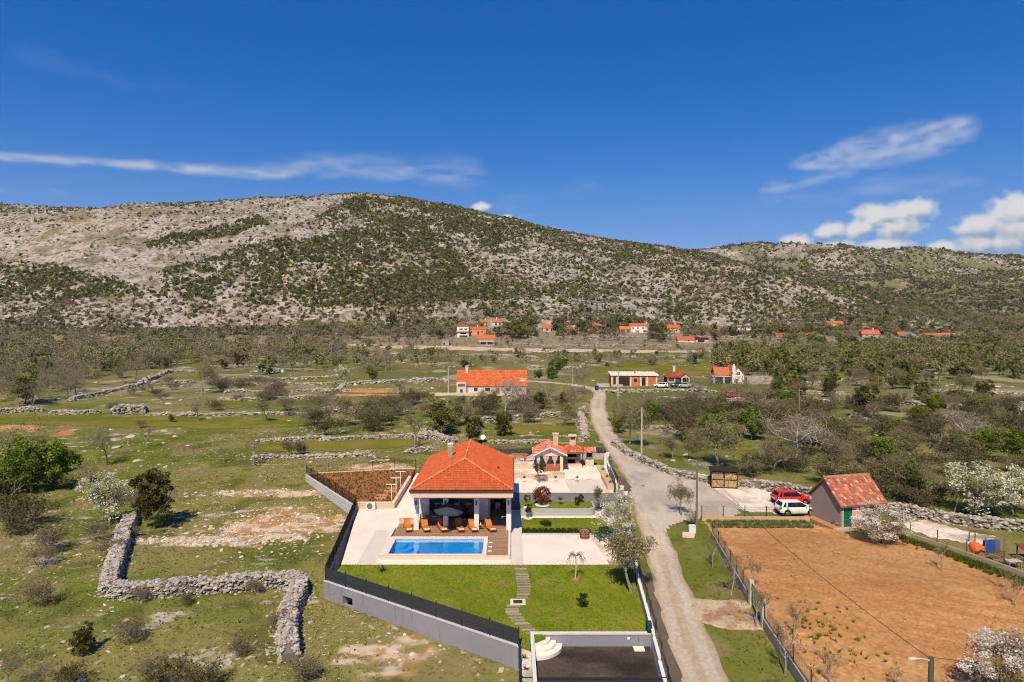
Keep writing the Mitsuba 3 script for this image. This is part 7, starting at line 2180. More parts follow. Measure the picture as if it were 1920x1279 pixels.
k = thing('cherry_tree', 'young yellow-green tree with upright branches left of the white-blossomed one', 'tree')
th, tn, ends = skeleton(np.random.default_rng(9), 2.7, 2, 5, .3, .35, r0=.06, up=.7)
m = MB()
prisms(m, th + tn, (.25, .2, .15), rng, 4)
v, f = m.mesh()
put('trunk', B().add(v + [x, y, z], f, m.col()), parent=k)
pp = np.array([t[3:6] for t in tn]) + [x, y, z]
m = B()
leaves(m, pp[rng.integers(0, len(pp), 1100)] + rng.normal(0, .13, (1100, 3)), .09, np.array([(.17, .18, .05), (.26, .26, .12), (.11, .13, .04)])[rng.integers(0, 3, 1100)], rng)
put('crown', m, 'leaf', parent=k)
x, y, z = at(1160, 1012, -.35)
plant('blossom_tree', 'cream', x - .3, y, .98, 'white-blossomed tree inside the villa wall beside the lane', 'tree', z=z)
x, y, z = at(1187, 1113, -.36)
th, tn, ends = skeleton(np.random.default_rng(33), 4.5, 4, 6, .20, .72, r0=.13, up=.34)
a, b = MB(), MB()
prisms(a, th, (.36, .33, .29), rng, 6)
prisms(b, [t[:6] + (max(t[6], .013), max(t[7], .01)) for t in tn], (.26, .22, .17), rng, 3)
tw = np.array([t[3:6] for t in tn])
tw = np.vstack([tw, ends])
pts = tw[rng.integers(0, len(tw), 9500)] + rng.normal(0, .22, (9500, 3))
leaves(b, pts, .12, np.array([(.36, .32, .20), (.24, .23, .10), (.50, .46, .36), (.17, .165, .065)])[rng.integers(0, 4, 9500)], rng)
k = thing('walnut_tree', 'large budding tree with brownish-white blossom at the lane corner of the front lawn', 'tree')
for nm, mm, lk in (('trunk', a, 'paint'), ('crown', b, 'leaf')):
    v, f = mm.mesh()
    put(nm, B().add(v + [x - .15, y, z], f, mm.col()), lk, parent=k)
k = thing('hedge', 'low clipped green hedge between the middle lawn and the white terrace', 'hedge')
n = 5200
pts = np.column_stack([rng.uniform(1.0, 7.6, n), 64.95 + rng.uniform(-.22, .22, n), -.3 + rng.uniform(0, .45, n)])
pts[:, 2] -= .12 * (np.sin(pts[:, 0] * 11) > .75)
m = B()
leaves(m, pts, .085, np.array([(.04, .07, .016), (.07, .10, .022), (.03, .05, .012)])[rng.integers(0, 3, n)], rng)
put('foliage', m, 'leaf', parent=k)
m = B()
n = 420
leaves(m, np.column_stack([rng.normal(6.85, .22, n), rng.normal(63.6, .22, n), .35 + rng.uniform(-.1, .12, n)]), .07, np.array([(.6, .14, .25), (.7, .35, .42), (.06, .1, .03), (.6, .58, .55)])[rng.integers(0, 4, n)], rng)
put('flowers', m, 'leaf', label='pink and white flowers in the half barrel', cat='flowers', kind='stuff')
for y0, lab in ((79.5, 'near'), (82.2, 'middle'), (86.0, 'far')):
    m = spiky(11.55, y0, 1.0, .5, 40, (.07, .11, .03))
    k = thing('planter_shrub', f'small green plant at the {lab} end of the lane-side planter' if lab != 'middle' else 'small green plant halfway along the lane-side planter', 'plant')
    put('foliage', m, 'leaf', parent=k)
for y0 in (41.2, 39.9):
    k = thing('planter_shrub', 'small green plant in the white pebble bed, ' + ('farther one' if y0 > 40.5 else 'nearer one'), 'plant')
    put('foliage', spiky(.8, y0, -.4, .35, 26, (.08, .12, .05)), 'leaf', parent=k)


def tufts(name, label, pts, h, cols, blades=5, cat='grass', w=.05, look='leaf'):
    n = len(pts)
    p = np.repeat(pts, blades, 0)
    k = len(p)
    a = rng.uniform(0, 2 * PI, k)
    lean = rng.normal(0, .55, (k, 2))
    hh = np.repeat(np.broadcast_to(h, (n,)), blades) * rng.uniform(.6, 1.2, k)
    d = np.stack([np.cos(a) * w, np.sin(a) * w, 0 * a], -1) * (hh / .25).clip(.5, 2)[:, None]
    tip = p + np.column_stack([lean[:, 0] * hh, lean[:, 1] * hh, hh])
    v = np.stack([p - d, p + d, tip], 1).reshape(-1, 3)
    cs = np.array(cols)
    c = cs[rng.integers(0, len(cs), n)] * rng.uniform(.75, 1.25, (n, 1))
    key = fresh(name)
    scene[key] = mikit.ply((v, np.arange(3 * k).reshape(-1, 3)), look, color=np.repeat(np.repeat(c, blades, 0), 3, 0))
    labels[key] = {'kind': 'stuff', 'label': label, 'category': cat}


def on_ground(x, y, dz=0.0):
    return np.column_stack([x, y, G(x, y) + dz])


n = 1200
x, y = rng.uniform(20.4, 30.8, n), 68.7 + .42 * rng.integers(0, 6, n) + rng.normal(0, .06, n)
tufts('leek_bed', 'rows of young green leeks at the back of the ploughed field', on_ground(x, y, .05), .26, [(.13, .20, .07), (.10, .16, .055)], 3, 'vegetables')
n = 900
x, y = rng.uniform(38.7 - 2.4, 43, n), rng.uniform(52, 66, n)
e = np.interp(y, [50.7, 60.2, 65.4], [43.4, 40.2, 38.2])
x = e - np.abs(rng.normal(0, .55, n))
tufts('kerb_weeds', 'fresh green weeds along the inner side of the neighbour\'s kerb', on_ground(x, y, .05), .35, [(.09, .16, .015), (.06, .10, .02), (.16, .2, .02)], 6, 'weeds')
FP = sg.Polygon(FIELD).buffer(-.4)
q = np.column_stack([rng.uniform(16, 45, 2600), rng.uniform(30, 70, 2600)])
q = q[shapely.contains(FP, shapely.points(q)) & (meshkit.fbm(np.column_stack([q / 4, 0 * q[:, :1]]), 3, 8) > .5)]
tufts('field_weeds', 'scattered small weeds in the ploughed field', on_ground(q[:, 0], q[:, 1], .03), .12, [(.07, .09, .025), (.10, .10, .03)], 4, 'weeds')
q = rng.normal(0, 1, (90, 2)) * [1.6, 2.6] + [21.5, 45.5]
tufts('field_weeds', 'bright green self-sown plants near the field gate', on_ground(q[:, 0], q[:, 1], .03), .26, [(.13, .19, .015), (.09, .15, .02)], 8, 'weeds')
q = np.column_stack([rng.uniform(-26, -13, 1500), rng.uniform(73.6, 90, 1500)])
q = q[shapely.contains(sg.Polygon([(-16.6, 73.6), (-13.1, 73.6), (-13.1, 90.6), (-26, 87.8)]), shapely.points(q))]
tufts('garden_weeds', 'thin weeds over the brown soil garden', np.column_stack([q, np.full(len(q), .05)]), .2, [(.10, .09, .03), (.14, .09, .035)], 5, 'weeds')
# pasture grass
q = np.column_stack([rng.uniform(-62, 20, 60000), rng.uniform(34, 118, 60000)])
ok = (np.abs(q[:, 0]) < q[:, 1] * .8 + 3) & (near_plot(q[:, 0], q[:, 1]) > .25) & (road_dist(q[:, 0], q[:, 1]) > 2.0)
ok &= ~shapely.contains(sg.Polygon(APRON).buffer(.5), shapely.points(q)) & (rng.random(len(q)) < np.clip((meshkit.fbm(np.column_stack([q / 3.5, 0 * q[:, :1]]), 4, 3) - .30) * 2.6, .08, 1))
for cx, cy, ax, ay in ((-23.5, 71, 6, 4.5), (-29, 66.2, 5.5, 1.6), (-28, 82.5, 7, 1.2), (-6, 45.5, 4.5, 2.2)):
    ok &= ((q[:, 0] - cx) / ax) ** 2 + ((q[:, 1] - cy) / ay) ** 2 > rng.uniform(.5, 1.3, len(q))
q = q[ok]
tufts('pasture_grass', 'rough pasture grass around the villa and along the lane', on_ground(q[:, 0], q[:, 1], -.02), rng.uniform(.06, .19, len(q)), [(.13, .15, .032), (.19, .18, .06), (.10, .125, .026), (.24, .215, .10)], 5)
q = np.column_stack([rng.normal(-33, 9, 1400), rng.uniform(42, 62, 1400)])
q = np.vstack([q, np.column_stack([rng.normal(-13, 2.5, 900), rng.uniform(40, 52, 900)])])
q = q[(near_plot(q[:, 0], q[:, 1]) > .4)]
m = B()
leaves(m, on_ground(q[:, 0], q[:, 1], .12), .09, (.68, .67, .62), rng, .08, .8)
k = put('daisies', m, 'leaf', label='sprinkle of white daisies in the lower pasture', cat='flowers', kind='stuff')


# ------------------------------------------------------------------ stone: dry walls, boulders
rng = np.random.default_rng(91)
ICO = trimesh.creation.icosahedron()
ICV, ICF = np.array(ICO.vertices), np.array(ICO.faces)


def stones(c, size, rng, col=(.40, .385, .36), vary=.2, flat=.7, warm=.08):
    """One angular stone per centre: (n, 12, 3) vertices, colours (n, 3)."""
    n = len(c)
    v = ICV[None] * rng.uniform(.72, 1.2, (n, 12, 1))
    size = np.broadcast_to(np.asarray(size, float).reshape(-1, 1), (n, 3)) * np.column_stack([rng.uniform(.85, 1.45, n), rng.uniform(.75, 1.15, n), rng.uniform(.75, 1.15, n) * flat])
    v = v * size[:, None] * .55
    a = rng.uniform(0, 2 * PI, n)
    t = rng.normal(0, .2, n)
    ca, sa, ct, st = np.cos(a), np.sin(a), np.cos(t), np.sin(t)
    x, y, z = v[..., 0], v[..., 1], v[..., 2]
    x, z = x * ct[:, None] - z * st[:, None], x * st[:, None] + z * ct[:, None]
    v = np.stack([x * ca[:, None] - y * sa[:, None], x * sa[:, None] + y * ca[:, None], z], -1) + np.asarray(c)[:, None]
    k = np.asarray(col) * (1 + vary * rng.normal(size=(n, 1)))
    w = rng.random(n) < warm
    k[w] = k[w] * [1.12, .88, .66]
    return v, np.clip(k, .08, .75)


def add_stones(m, v, c):
    n = len(v)
    m.add(v.reshape(-1, 3), (ICF[None] + (np.arange(n) * 12)[:, None, None]).reshape(-1, 3), np.repeat(c, 12, 0))


WALLS_XY = []


def stone_wall(label, px, width, height, size, single=0, ragged_=.25, col=(.37, .355, .33), name='stone_wall', xy=None, taper=.75):
    P = np.array(xy if xy is not None else [spot(*q)[:2] for q in px], float)
    WALLS_XY.append(P)
    k = thing(name, label, 'stone wall')
    s = np.concatenate([[0], np.cumsum(np.linalg.norm(np.diff(P, axis=0), axis=1))])
    L = s[-1]
    n = max(4, int(L / max(.5, size * 1.2)))
    t = np.linspace(0, L, n + 1)
    c = np.column_stack([np.interp(t, s, P[:, i]) for i in (0, 1)])
    c += (meshkit.fbm(np.column_stack([t / 6, t * 0, t * 0 + len(label)]), 3, 2)[:, None] - .5) * width * .5
    d = np.gradient(c, axis=0)
    d /= np.linalg.norm(d, axis=1, keepdims=True) + 1e-9
    nn = np.stack([-d[:, 1], d[:, 0]], -1)
    hh = height * (1 + ragged_ * 2 * (meshkit.fbm(np.column_stack([t / 2.5, t * 0, t * 0 + 3 + len(label)]), 3, 4) - .5)) * np.minimum(1, .45 + np.minimum(t, L - t) / max(1.0, height))
    z = G(c[:, 0], c[:, 1])
    m = B()
    w0, w1 = width / 2, width / 2 * taper
    prof = [(-w0, -.4), (-w1, .93), (w1, .93), (w0, -.4)]
    v = np.stack([np.column_stack([c + nn * (a * .88), z + np.where(b < 0, b, b * hh)]) for a, b in prof], 1).reshape(-1, 3)
    f = [(i * 4 + j, (i + 1) * 4 + j, (i + 1) * 4 + j + 1, i * 4 + j + 1) for i in range(n) for j in range(3)] + [(0, 1, 2, 3), (n * 4 + 3, n * 4 + 2, n * 4 + 1, n * 4)]
    m.add(v, f, (.16, .15, .14))
    put('core', m, parent=k)
    per = (2 * height + width) / (size * size * .62)
    N = int(L * per)
    tt = rng.uniform(0, L, N)
    u = rng.uniform(0, 2 * height + width * taper, N)
    side = np.where(u < height, -1, np.where(u < 2 * height, 1, 0))
    fr = np.where(side == 0, 0, np.where(side == -1, u / height, (u - height) / height))
    off = np.where(side == 0, rng.uniform(-w1, w1, N), side * (w0 + (w1 - w0) * fr))
    H = np.interp(tt, t, hh)
    C = np.column_stack([np.interp(tt, t, c[:, i]) for i in (0, 1)]) + np.column_stack([np.interp(tt, t, nn[:, i]) for i in (0, 1)]) * off[:, None]
    Z = G(C[:, 0], C[:, 1]) + np.where(side == 0, H * rng.uniform(.9, 1.02, N), fr * H)
    sz = size * np.clip(rng.lognormal(0, .28, N), .5, 1.9)
    V_, K_ = stones(np.column_stack([C, Z]), sz, rng, col)
    if single:
        near = np.argsort(-(sz / C[:, 1]) * np.where(side == 1, .4, 1.0))[:single]
        for i in near:
            put('stone', B().add(V_[i], ICF, K_[i]), parent=k)
        keep = np.ones(N, bool)
        keep[near] = False
        V_, K_ = V_[keep], K_[keep]
    nf = int(N * .10)
    tt = rng.uniform(0, L, nf)
    off = rng.choice([-1, 1], nf) * (w0 + np.abs(rng.normal(.05, .35, nf)) * min(1.5, height))
    C = np.column_stack([np.interp(tt, t, c[:, i]) for i in (0, 1)]) + np.column_stack([np.interp(tt, t, nn[:, i]) for i in (0, 1)]) * off[:, None]
    fv, fk = stones(np.column_stack([C, G(C[:, 0], C[:, 1]) + size * .12]), size * rng.uniform(.5, 1.1, nf), rng, col)
    V_, K_ = np.concatenate([V_, fv]), np.concatenate([K_, fk])
    m = B()
    add_stones(m, V_, K_)
    put('rubble', m, parent=k, kind='stuff')
    # stones fallen along the foot
    return k


stone_wall('thick dry-stone wall bending in a zigzag across the left pasture', [(250, 972), (235, 1010), (212, 1070), (198, 1112), (215, 1120), (330, 1114), (450, 1104), (540, 1096), (563, 1098), (560, 1120), (542, 1160), (538, 1205), (544, 1240)], 1.2, 1.1, .25, 290, .26, taper=.84, col=(.37, .36, .345))
stone_wall('tumbled dry-stone wall along the right side of the lane behind the wood store', [(1150, 833), (1175, 852), (1205, 868), (1255, 890), (1330, 905), (1350, 904)], .8, .85, .30, 0)
stone_wall('dry-stone wall behind the white gravel yard and the cars', [(1383, 912), (1430, 916), (1480, 922), (1535, 934)], .75, .9, .30, 0)
stone_wall('long dry-stone wall running right from behind the shed', [(1655, 958), (1700, 965), (1760, 976), (1850, 990), (1960, 1000)], .95, 1.0, .30, 0)
stone_wall('dry-stone wall hugging the left side of the lane', [(1098, 828), (1092, 800), (1088, 782), (1093, 770)], 1.0, 1.1, .5)
mid = [
    ('thick grey wall at the far left of the meadow', [(-30, 776), (40, 773), (86, 770)], 1.6, 1.5),
    ('thick grey wall left of the big stone heap', [(96, 777), (150, 777), (190, 774)], 1.6, 1.4),
    ('big heap of cleared stones at the meadow edge', [(200, 777), (235, 775), (275, 773)], 5, 2.6),
    ('long low wall behind the yellow-green meadow', [(275, 779), (345, 780), (430, 779), (530, 777), (640, 773)], 1.3, .8),
    ('broad stone wall above the villa pasture', [(600, 777), (670, 776), (742, 773)], 2.2, 2.2),
    ('rubble wall across the pasture behind the clearing, left part', [(470, 861), (560, 859), (640, 857), (700, 855)], 1.2, .7),
    ('low wall of the green field behind the villa', [(600, 826), (680, 823), (780, 820)], 1.1, .8),
    ('curved rubble heap left of the round evergreen', [(793, 826), (797, 816), (810, 818), (835, 827), (855, 831)], 2.2, 1.5),
    ('wall behind the garden pavilions', [(915, 831), (970, 831), (1035, 831)], 1.1, .9),
    ('tumbled wall below the pale-limbed trees', [(897, 792), (950, 788), (1017, 783), (1058, 780)], 1.6, 1.5),
    ('low wall left of the villa roof', [(760, 850), (790, 846), (815, 845)], 1.2, .8),
    ('broken low wall in the left pasture', [(480, 828), (560, 824), (620, 822)], 1.1, .7),
    ('upper terrace wall, topmost', [(400, 714), (480, 714), (640, 707)], 1.3, 1.1),
    ('upper terrace wall, second row', [(420, 724), (520, 723), (650, 719)], 1.3, 1.1),
    ('upper terrace wall, third row', [(420, 737), (520, 737), (660, 734)], 1.3, 1.0),
    ('upper terrace wall, fourth row', [(410, 750), (520, 749), (640, 747)], 1.3, 1.0),
    ('slanting dark wall climbing to the upper terraces', [(130, 754), (180, 742), (215, 733), (262, 722)], 1.4, 1.3),
    ('short slanting wall at the corner of the upper terraces', [(264, 721), (295, 708), (322, 698)], 1.4, 1.6),
    ('wall at the top of the upper terraces', [(322, 698), (350, 697), (364, 698)], 1.2, 1.0),
    ('wall beside the beehives', [(262, 720), (310, 718), (366, 719)], 1.4, 1.3),
    ('wall of the far field left of the orange-roofed house', [(600, 737), (635, 734), (646, 722), (700, 719), (770, 716)], 1.6, 1.2),
    ('stone mound left of the long orange-roofed house', [(770, 716), (800, 716), (838, 717)], 3, 1.8),
    ('wall in front of the unfinished house', [(1130, 735), (1200, 736), (1300, 735), (1345, 737)], 1.4, 1.2),
    ('second wall below the unfinished house', [(1230, 750), (1310, 752), (1390, 753)], 1.4, 1.4),
    ('long wall below the white chalet', [(1393, 755), (1480, 756), (1580, 756)], 1.6, 1.5),
    ('upper wall right of the chalet', [(1467, 736), (1530, 737), (1590, 739)], 1.4, 1.0),
    ('terrace wall right of the large dark evergreen', [(1650, 756), (1720, 760), (1790, 765), (1850, 770)], 1.6, 1.4),
    ('broad stone bank at the right edge', [(1850, 757), (1885, 764), (1930, 778)], 5, 2.2),
    ('short wall beside the far wooden pole', [(1607, 719), (1640, 719), (1668, 722)], 2, 1.5),
    ('short wall below the small upright evergreen', [(1672, 803), (1700, 808), (1740, 816)], 1.6, 1.2),
    ('dark wall in the scrub right of centre', [(1595, 783), (1640, 794), (1680, 803)], 1.3, 1.2),
    ('low wall behind the lane scrub', [(1205, 803), (1240, 804), (1280, 806)], 1.3, 1.0),
    ('bank wall along the pale dirt road', [(700, 664), (820, 667), (930, 668), (1010, 672)], 1.5, 1.2),
    ('stone bank below the village', [(990, 690), (1050, 693), (1090, 692)], 2.0, 1.0),
    ('wall right of the village green field', [(1500, 722), (1560, 716), (1620, 712)], 1.5, 1.2),
    ('stone wall below the village barns', [(960, 648), (1060, 650), (1180, 650), (1260, 651)], 1.8, 1.6),
    ('stone wall in the right half of the village', [(1240, 632), (1330, 634), (1420, 634), (1500, 638)], 1.8, 1.6),
    ('stone wall under the white village farmhouse', [(1090, 636), (1160, 633), (1240, 634)], 1.8, 1.6),
    ('pale wall by the right-hand hamlet', [(1560, 642), (1640, 643), (1740, 646)], 1.8, 1.6),
    ('wall at the far right of the valley', [(1760, 735), (1840, 738), (1960, 742)], 1.6, 1.2),
]
for lab, px, w, h in mid:
    d = spot(*px[len(px) // 2])[1]
    stone_wall(lab, px, w * .66, h * .62, float(np.clip(d / 360, .33, .62)), ragged_=.45)

# thrown and native stone
n = 2600
q = np.column_stack([rng.uniform(-75, -15, n), rng.uniform(36, 125, n)])
den = meshkit.fbm(np.column_stack([q / 5, 0 * q[:, :1] + 5]), 4, 9)
ok = (rng.random(n) < np.clip((den - .47) * 5, .02, 1)) & (near_plot(q[:, 0], q[:, 1]) > .5) & (np.abs(q[:, 0]) < q[:, 1] * .8)
q = q[ok]
ex = np.vstack([rng.normal(0, 1, (420, 2)) * [4.5, 3.2] + [-24, 71], rng.normal(0, 1, (380, 2)) * [4.5, .7] + [-29, 66.2], rng.normal(0, 1, (300, 2)) * [5.5, .7] + [-28, 82.6], rng.normal(0, 1, (60, 2)) * [3.5, 1.8] + [-6, 45.5]])
q = np.vstack([q, ex[near_plot(ex[:, 0], ex[:, 1]) > .6]])
sz = np.clip(rng.lognormal(-1.55, .5, len(q)), .07, .55)
V_, K_ = stones(on_ground(q[:, 0], q[:, 1], .02), sz, rng, (.50, .475, .43), .15, .5, .2)
m = B()
add_stones(m, V_, K_)
put('field_stones', m, label='pale limestone lumps strewn over the left pasture and clearing', cat='stones', kind='stuff')
n = 9000
q = np.column_stack([rng.uniform(-330, 380, n), rng.uniform(95, 470, n)])
den = meshkit.fbm(np.column_stack([q / [16, 11], 0 * q[:, :1] + 5]), 4, 19)
ok = (rng.random(n) < np.clip((den - .50) * 6, .0, 1)) & (np.abs(q[:, 0]) < q[:, 1] * .8) & (road_dist(q[:, 0], q[:, 1]) > 4) & (near_plot(q[:, 0], q[:, 1]) > 2)
q = q[ok]
V_, K_ = stones(on_ground(q[:, 0], q[:, 1], 0), np.clip(rng.lognormal(-.35, .45, len(q)), .3, 1.6), rng, (.44, .42, .39), .15, .5, .12)
m = B()
add_stones(m, V_, K_)
put('valley_stones', m, label='grey limestone outcrops strewn over the valley floor', cat='stones', kind='stuff')
n = 16000
q = np.column_stack([rng.uniform(-900, 1150, n), rng.uniform(470, 1500, n)])
ok = (np.abs(q[:, 0]) < q[:, 1] * .82) & ((q[:, 1] < 930) | (q[:, 0] > 250))
q = q[ok]
h_ = meshkit.fbm(np.column_stack([q / 45, 0 * q[:, :1] + 5]), 3, 29)
q = q[h_ > .46]
V_, K_ = stones(on_ground(q[:, 0], q[:, 1], .1), np.clip(rng.lognormal(.6, .45, len(q)), .8, 5.5) * np.interp(q[:, 1], [500, 1400], [.8, 1.9]), rng, (.44, .415, .385), .12, .55, .04)
m = B()
add_stones(m, V_, K_)
put('hill_rocks', m, label='pale limestone ribs and boulders over the hillsides', cat='rocks', kind='stuff')

# ------------------------------------------------------------------ woods and scrub


def world_poly(px):
    return sg.Polygon([tuple(spot(*q)[:2]) for q in px]).buffer(0)


def under_skyline(q):
    return q[0], max(q[1], float(np.interp(q[0], RIDGE1[:, 0], RIDGE1[:, 1])) + 3.0)


HOUSES = np.array([(spot((a + b) / 2, c)[0], spot((a + b) / 2, c)[1]) for a, b, c in ((857, 879, 633), (880, 911, 629), (897, 927, 648), (923, 943, 611), (830, 842, 648), (1018, 1033, 622), (1163, 1183, 623), (1181, 1216, 624), (1252, 1275, 624), (1271, 1302, 642), (1304, 1328, 642),
                                                                                     (1329, 1342, 618), (1384, 1407, 619), (1457, 1481, 634), (1500, 1526, 631), (1618, 1649, 633), (1686, 1701, 633), (1699, 1721, 637), (1741, 1791, 636), (857, 900, 739), (900, 987, 739), (1146, 1190, 724), (1190, 1232, 724), (1252, 1294, 719), (1372, 1395, 719), (1395, 1420, 722))])


def clear_of(q, d_house=9.0):
    """Keeps points off the houses and off the line of sight just in front of them, where the photograph shows open ground."""
    ok = (road_dist(q[:, 0], q[:, 1]) > 4.5) & (near_plot(q[:, 0], q[:, 1]) > 3)
    for hx_, hy_ in HOUSES:
        dx = q[:, 0] - hx_
        dy = q[:, 1] - hy_
        ok &= ~((np.abs(q[:, 0] * hy_ / q[:, 1] - hx_) < d_house) & (dy < 12) & (dy > (-24 if hy_ > 300 else -16)))
    return ok


wood_n = {'woodland': 0}
AUTO = []


def scatter(px, density, kinds, hmin, hmax, single=None, edge=0.0, noise_s=20, cut=.42, d_house=9.0):
    """Fill a stretch of the valley with trees. kinds: {kind: weight}. single: (name, category, {kind: label}) makes each one a thing."""
    P = world_poly(px)
    x0, y0, x1, y1 = P.bounds
    n = int((x1 - x0) * (y1 - y0) * density)
    q = np.column_stack([rng.uniform(x0, x1, n), rng.uniform(y0, y1, n)])
    q = q[shapely.contains(P, shapely.points(q))]
    if len(q) == 0:
        return
    den = meshkit.fbm(np.column_stack([q / noise_s, 0 * q[:, :1] + density * 100]), 3, 6)
    q = q[(den > cut - .06) & clear_of(q, d_house) & (np.abs(q[:, 0]) < q[:, 1] * .85 + 4)]
    names = list(kinds)
    w = np.array([kinds[k] for k in names], float)
    pick = rng.choice(len(names), len(q), p=w / w.sum())
    hs = rng.uniform(hmin, hmax, len(q))
    zs = G(q[:, 0], q[:, 1])
    for (x, y), z, i, h in zip(q, zs, pick, hs):
        kind = names[i]
        ids = [k for k in GROUPS if k.rstrip('0123456789') == kind]
        ref = HEIGHT.get(kind, {'farbare': 6.5, 'farbud': 6, 'fargreen': 5.5, 'fardark': 5}.get(kind))
        s = h / ref
        M = place(x, y, z - .1, rng.uniform(0, 360), [s * rng.uniform(.9, 1.35), s * rng.uniform(.9, 1.35), s])
        d = {'type': 'instance', 'to_world': M, 'shapegroup': {'type': 'ref', 'id': GROUPS[ids[rng.integers(len(ids))]]}}
        if single:
            nm, cat, labs = single
            key = fresh(nm[kind] if isinstance(nm, dict) else nm)
            scene[key] = d
            AUTO.append((key, labs[kind], cat, x, y, h / hmax))
        else:
            wood_n['woodland'] += 1
            scene[f"woodland__{wood_n['woodland']:04d}"] = d


labels['woodland'] = {'kind': 'stuff', 'label': 'hazy far-off woods of leafless and greening trees across the valley', 'category': 'woodland'}
LEFT = {'farbare': 64, 'farbud': 24, 'fargreen': 8, 'fardark': 4}
RIGHT = {'farbare': 20, 'farbud': 38, 'fargreen': 34, 'fardark': 8}
scatter([(-80, 716), (150, 712), (330, 690), (480, 682), (640, 672), (640, 645), (300, 636), (-80, 636)], .026, LEFT, 4.5, 8.0, cut=.36)
scatter([(-60, 766), (90, 764), (215, 728), (330, 690), (150, 712), (-60, 716)], .018, {'bare': 80, 'bud': 14, 'green': 6}, 5, 8,
        ({'bare': 'bare_tree', 'bud': 'bare_tree', 'green': 'green_tree'}, 'tree', {'bare': 'leafless grey-brown tree in the wood at the left edge of the valley', 'bud': 'hazy budding tree in the wood at the left edge of the valley', 'green': 'olive-green tree in the wood at the left edge of the valley'}), cut=.34)
scatter([(420, 704), (640, 698), (850, 694), (850, 668), (640, 668), (420, 682)], .014, LEFT, 3.5, 6.5, cut=.42)
scatter([(560, 662), (850, 662), (860, 640), (700, 634), (560, 634)], .012, LEFT, 3, 6, cut=.45)
scatter([(850, 693), (1100, 694), (1360, 682), (1360, 664), (850, 672)], .016, {'farbare': 50, 'farbud': 25, 'fargreen': 15, 'fardark': 10}, 2.5, 5, cut=.46)
scatter([(1350, 716), (1480, 720), (1980, 716), (1980, 648), (1500, 642), (1340, 652)], .020, RIGHT, 4, 7.5, cut=.38)
scatter([(1430, 752), (1600, 752), (1980, 750), (1980, 716), (1480, 720), (1420, 728), (1420, 750)], .008, {'bare': 24, 'bud': 36, 'green': 30, 'juniper': 10}, 3.5, 6.5,
        ({'bare': 'bare_tree', 'bud': 'bare_tree', 'green': 'green_tree', 'juniper': 'evergreen_tree'}, 'tree', {'bare': 'leafless tree in the scrubland right of the chalet', 'bud': 'budding tree in the scrubland right of the chalet', 'green': 'green tree in the scrubland right of the chalet', 'juniper': 'dark evergreen in the scrubland right of the chalet'}), cut=.40)
scatter([(1210, 800), (1300, 870), (1400, 895), (1540, 915), (1700, 945), (1960, 985), (1980, 760), (1400, 758), (1210, 772)], .046, {'shrub': 22, 'shrubgreen': 34, 'bare': 10, 'bud': 32, 'fresh': 11}, 2.0, 4.6,
        ({'shrub': 'bare_shrub', 'shrubgreen': 'scrub_bush', 'bare': 'bare_tree', 'bud': 'bare_tree', 'fresh': 'green_bush'}, 'shrub', {'shrub': 'leafless brown shrub in the rough ground right of the lane', 'shrubgreen': 'olive shrub in the rough ground right of the lane', 'bare': 'small leafless tree in the rough ground right of the lane', 'bud': 'small budding tree in the rough ground right of the lane', 'fresh': 'fresh green bush in the rough ground right of the lane'}), cut=.43, noise_s=10)
scatter([(560, 822), (780, 812), (1060, 795), (1080, 745), (800, 752), (560, 755)], .022, {'shrub': 36, 'shrubgreen': 30, 'bare': 18, 'bud': 22}, 1.8, 4.5,
        ({'shrub': 'bare_shrub', 'shrubgreen': 'scrub_bush', 'bare': 'bare_tree', 'bud': 'bare_tree'}, 'shrub', {'shrub': 'leafless brown shrub among the stone walls behind the villa', 'shrubgreen': 'olive shrub among the stone walls behind the villa', 'bare': 'small leafless tree among the stone walls behind the villa', 'bud': 'small budding tree among the stone walls behind the villa'}), cut=.42, noise_s=14)
scatter([(130, 776), (420, 775), (560, 770), (560, 712), (400, 712), (270, 724)], .012, {'shrub': 50, 'shrubgreen': 25, 'bare': 25}, 1.6, 3.8,
        ({'shrub': 'bare_shrub', 'shrubgreen': 'scrub_bush', 'bare': 'bare_tree'}, 'shrub', {'shrub': 'leafless brown shrub on the walled terraces at the left', 'shrubgreen': 'olive shrub on the walled terraces at the left', 'bare': 'small leafless tree on the walled terraces at the left'}), cut=.42, noise_s=14)
scatter([(300, 880), (560, 868), (780, 850), (780, 828), (300, 810)], .006, {'shrub': 60, 'shrubgreen': 20, 'sapling': 20}, 1.0, 2.4,
        ({'shrub': 'bare_shrub', 'shrubgreen': 'scrub_bush', 'sapling': 'sapling'}, 'shrub', {'shrub': 'small leafless shrub in the open pasture behind the clearing', 'shrubgreen': 'small olive shrub in the open pasture behind the clearing', 'sapling': 'slim bare sapling in the open pasture behind the clearing'}), cut=.38, noise_s=14)
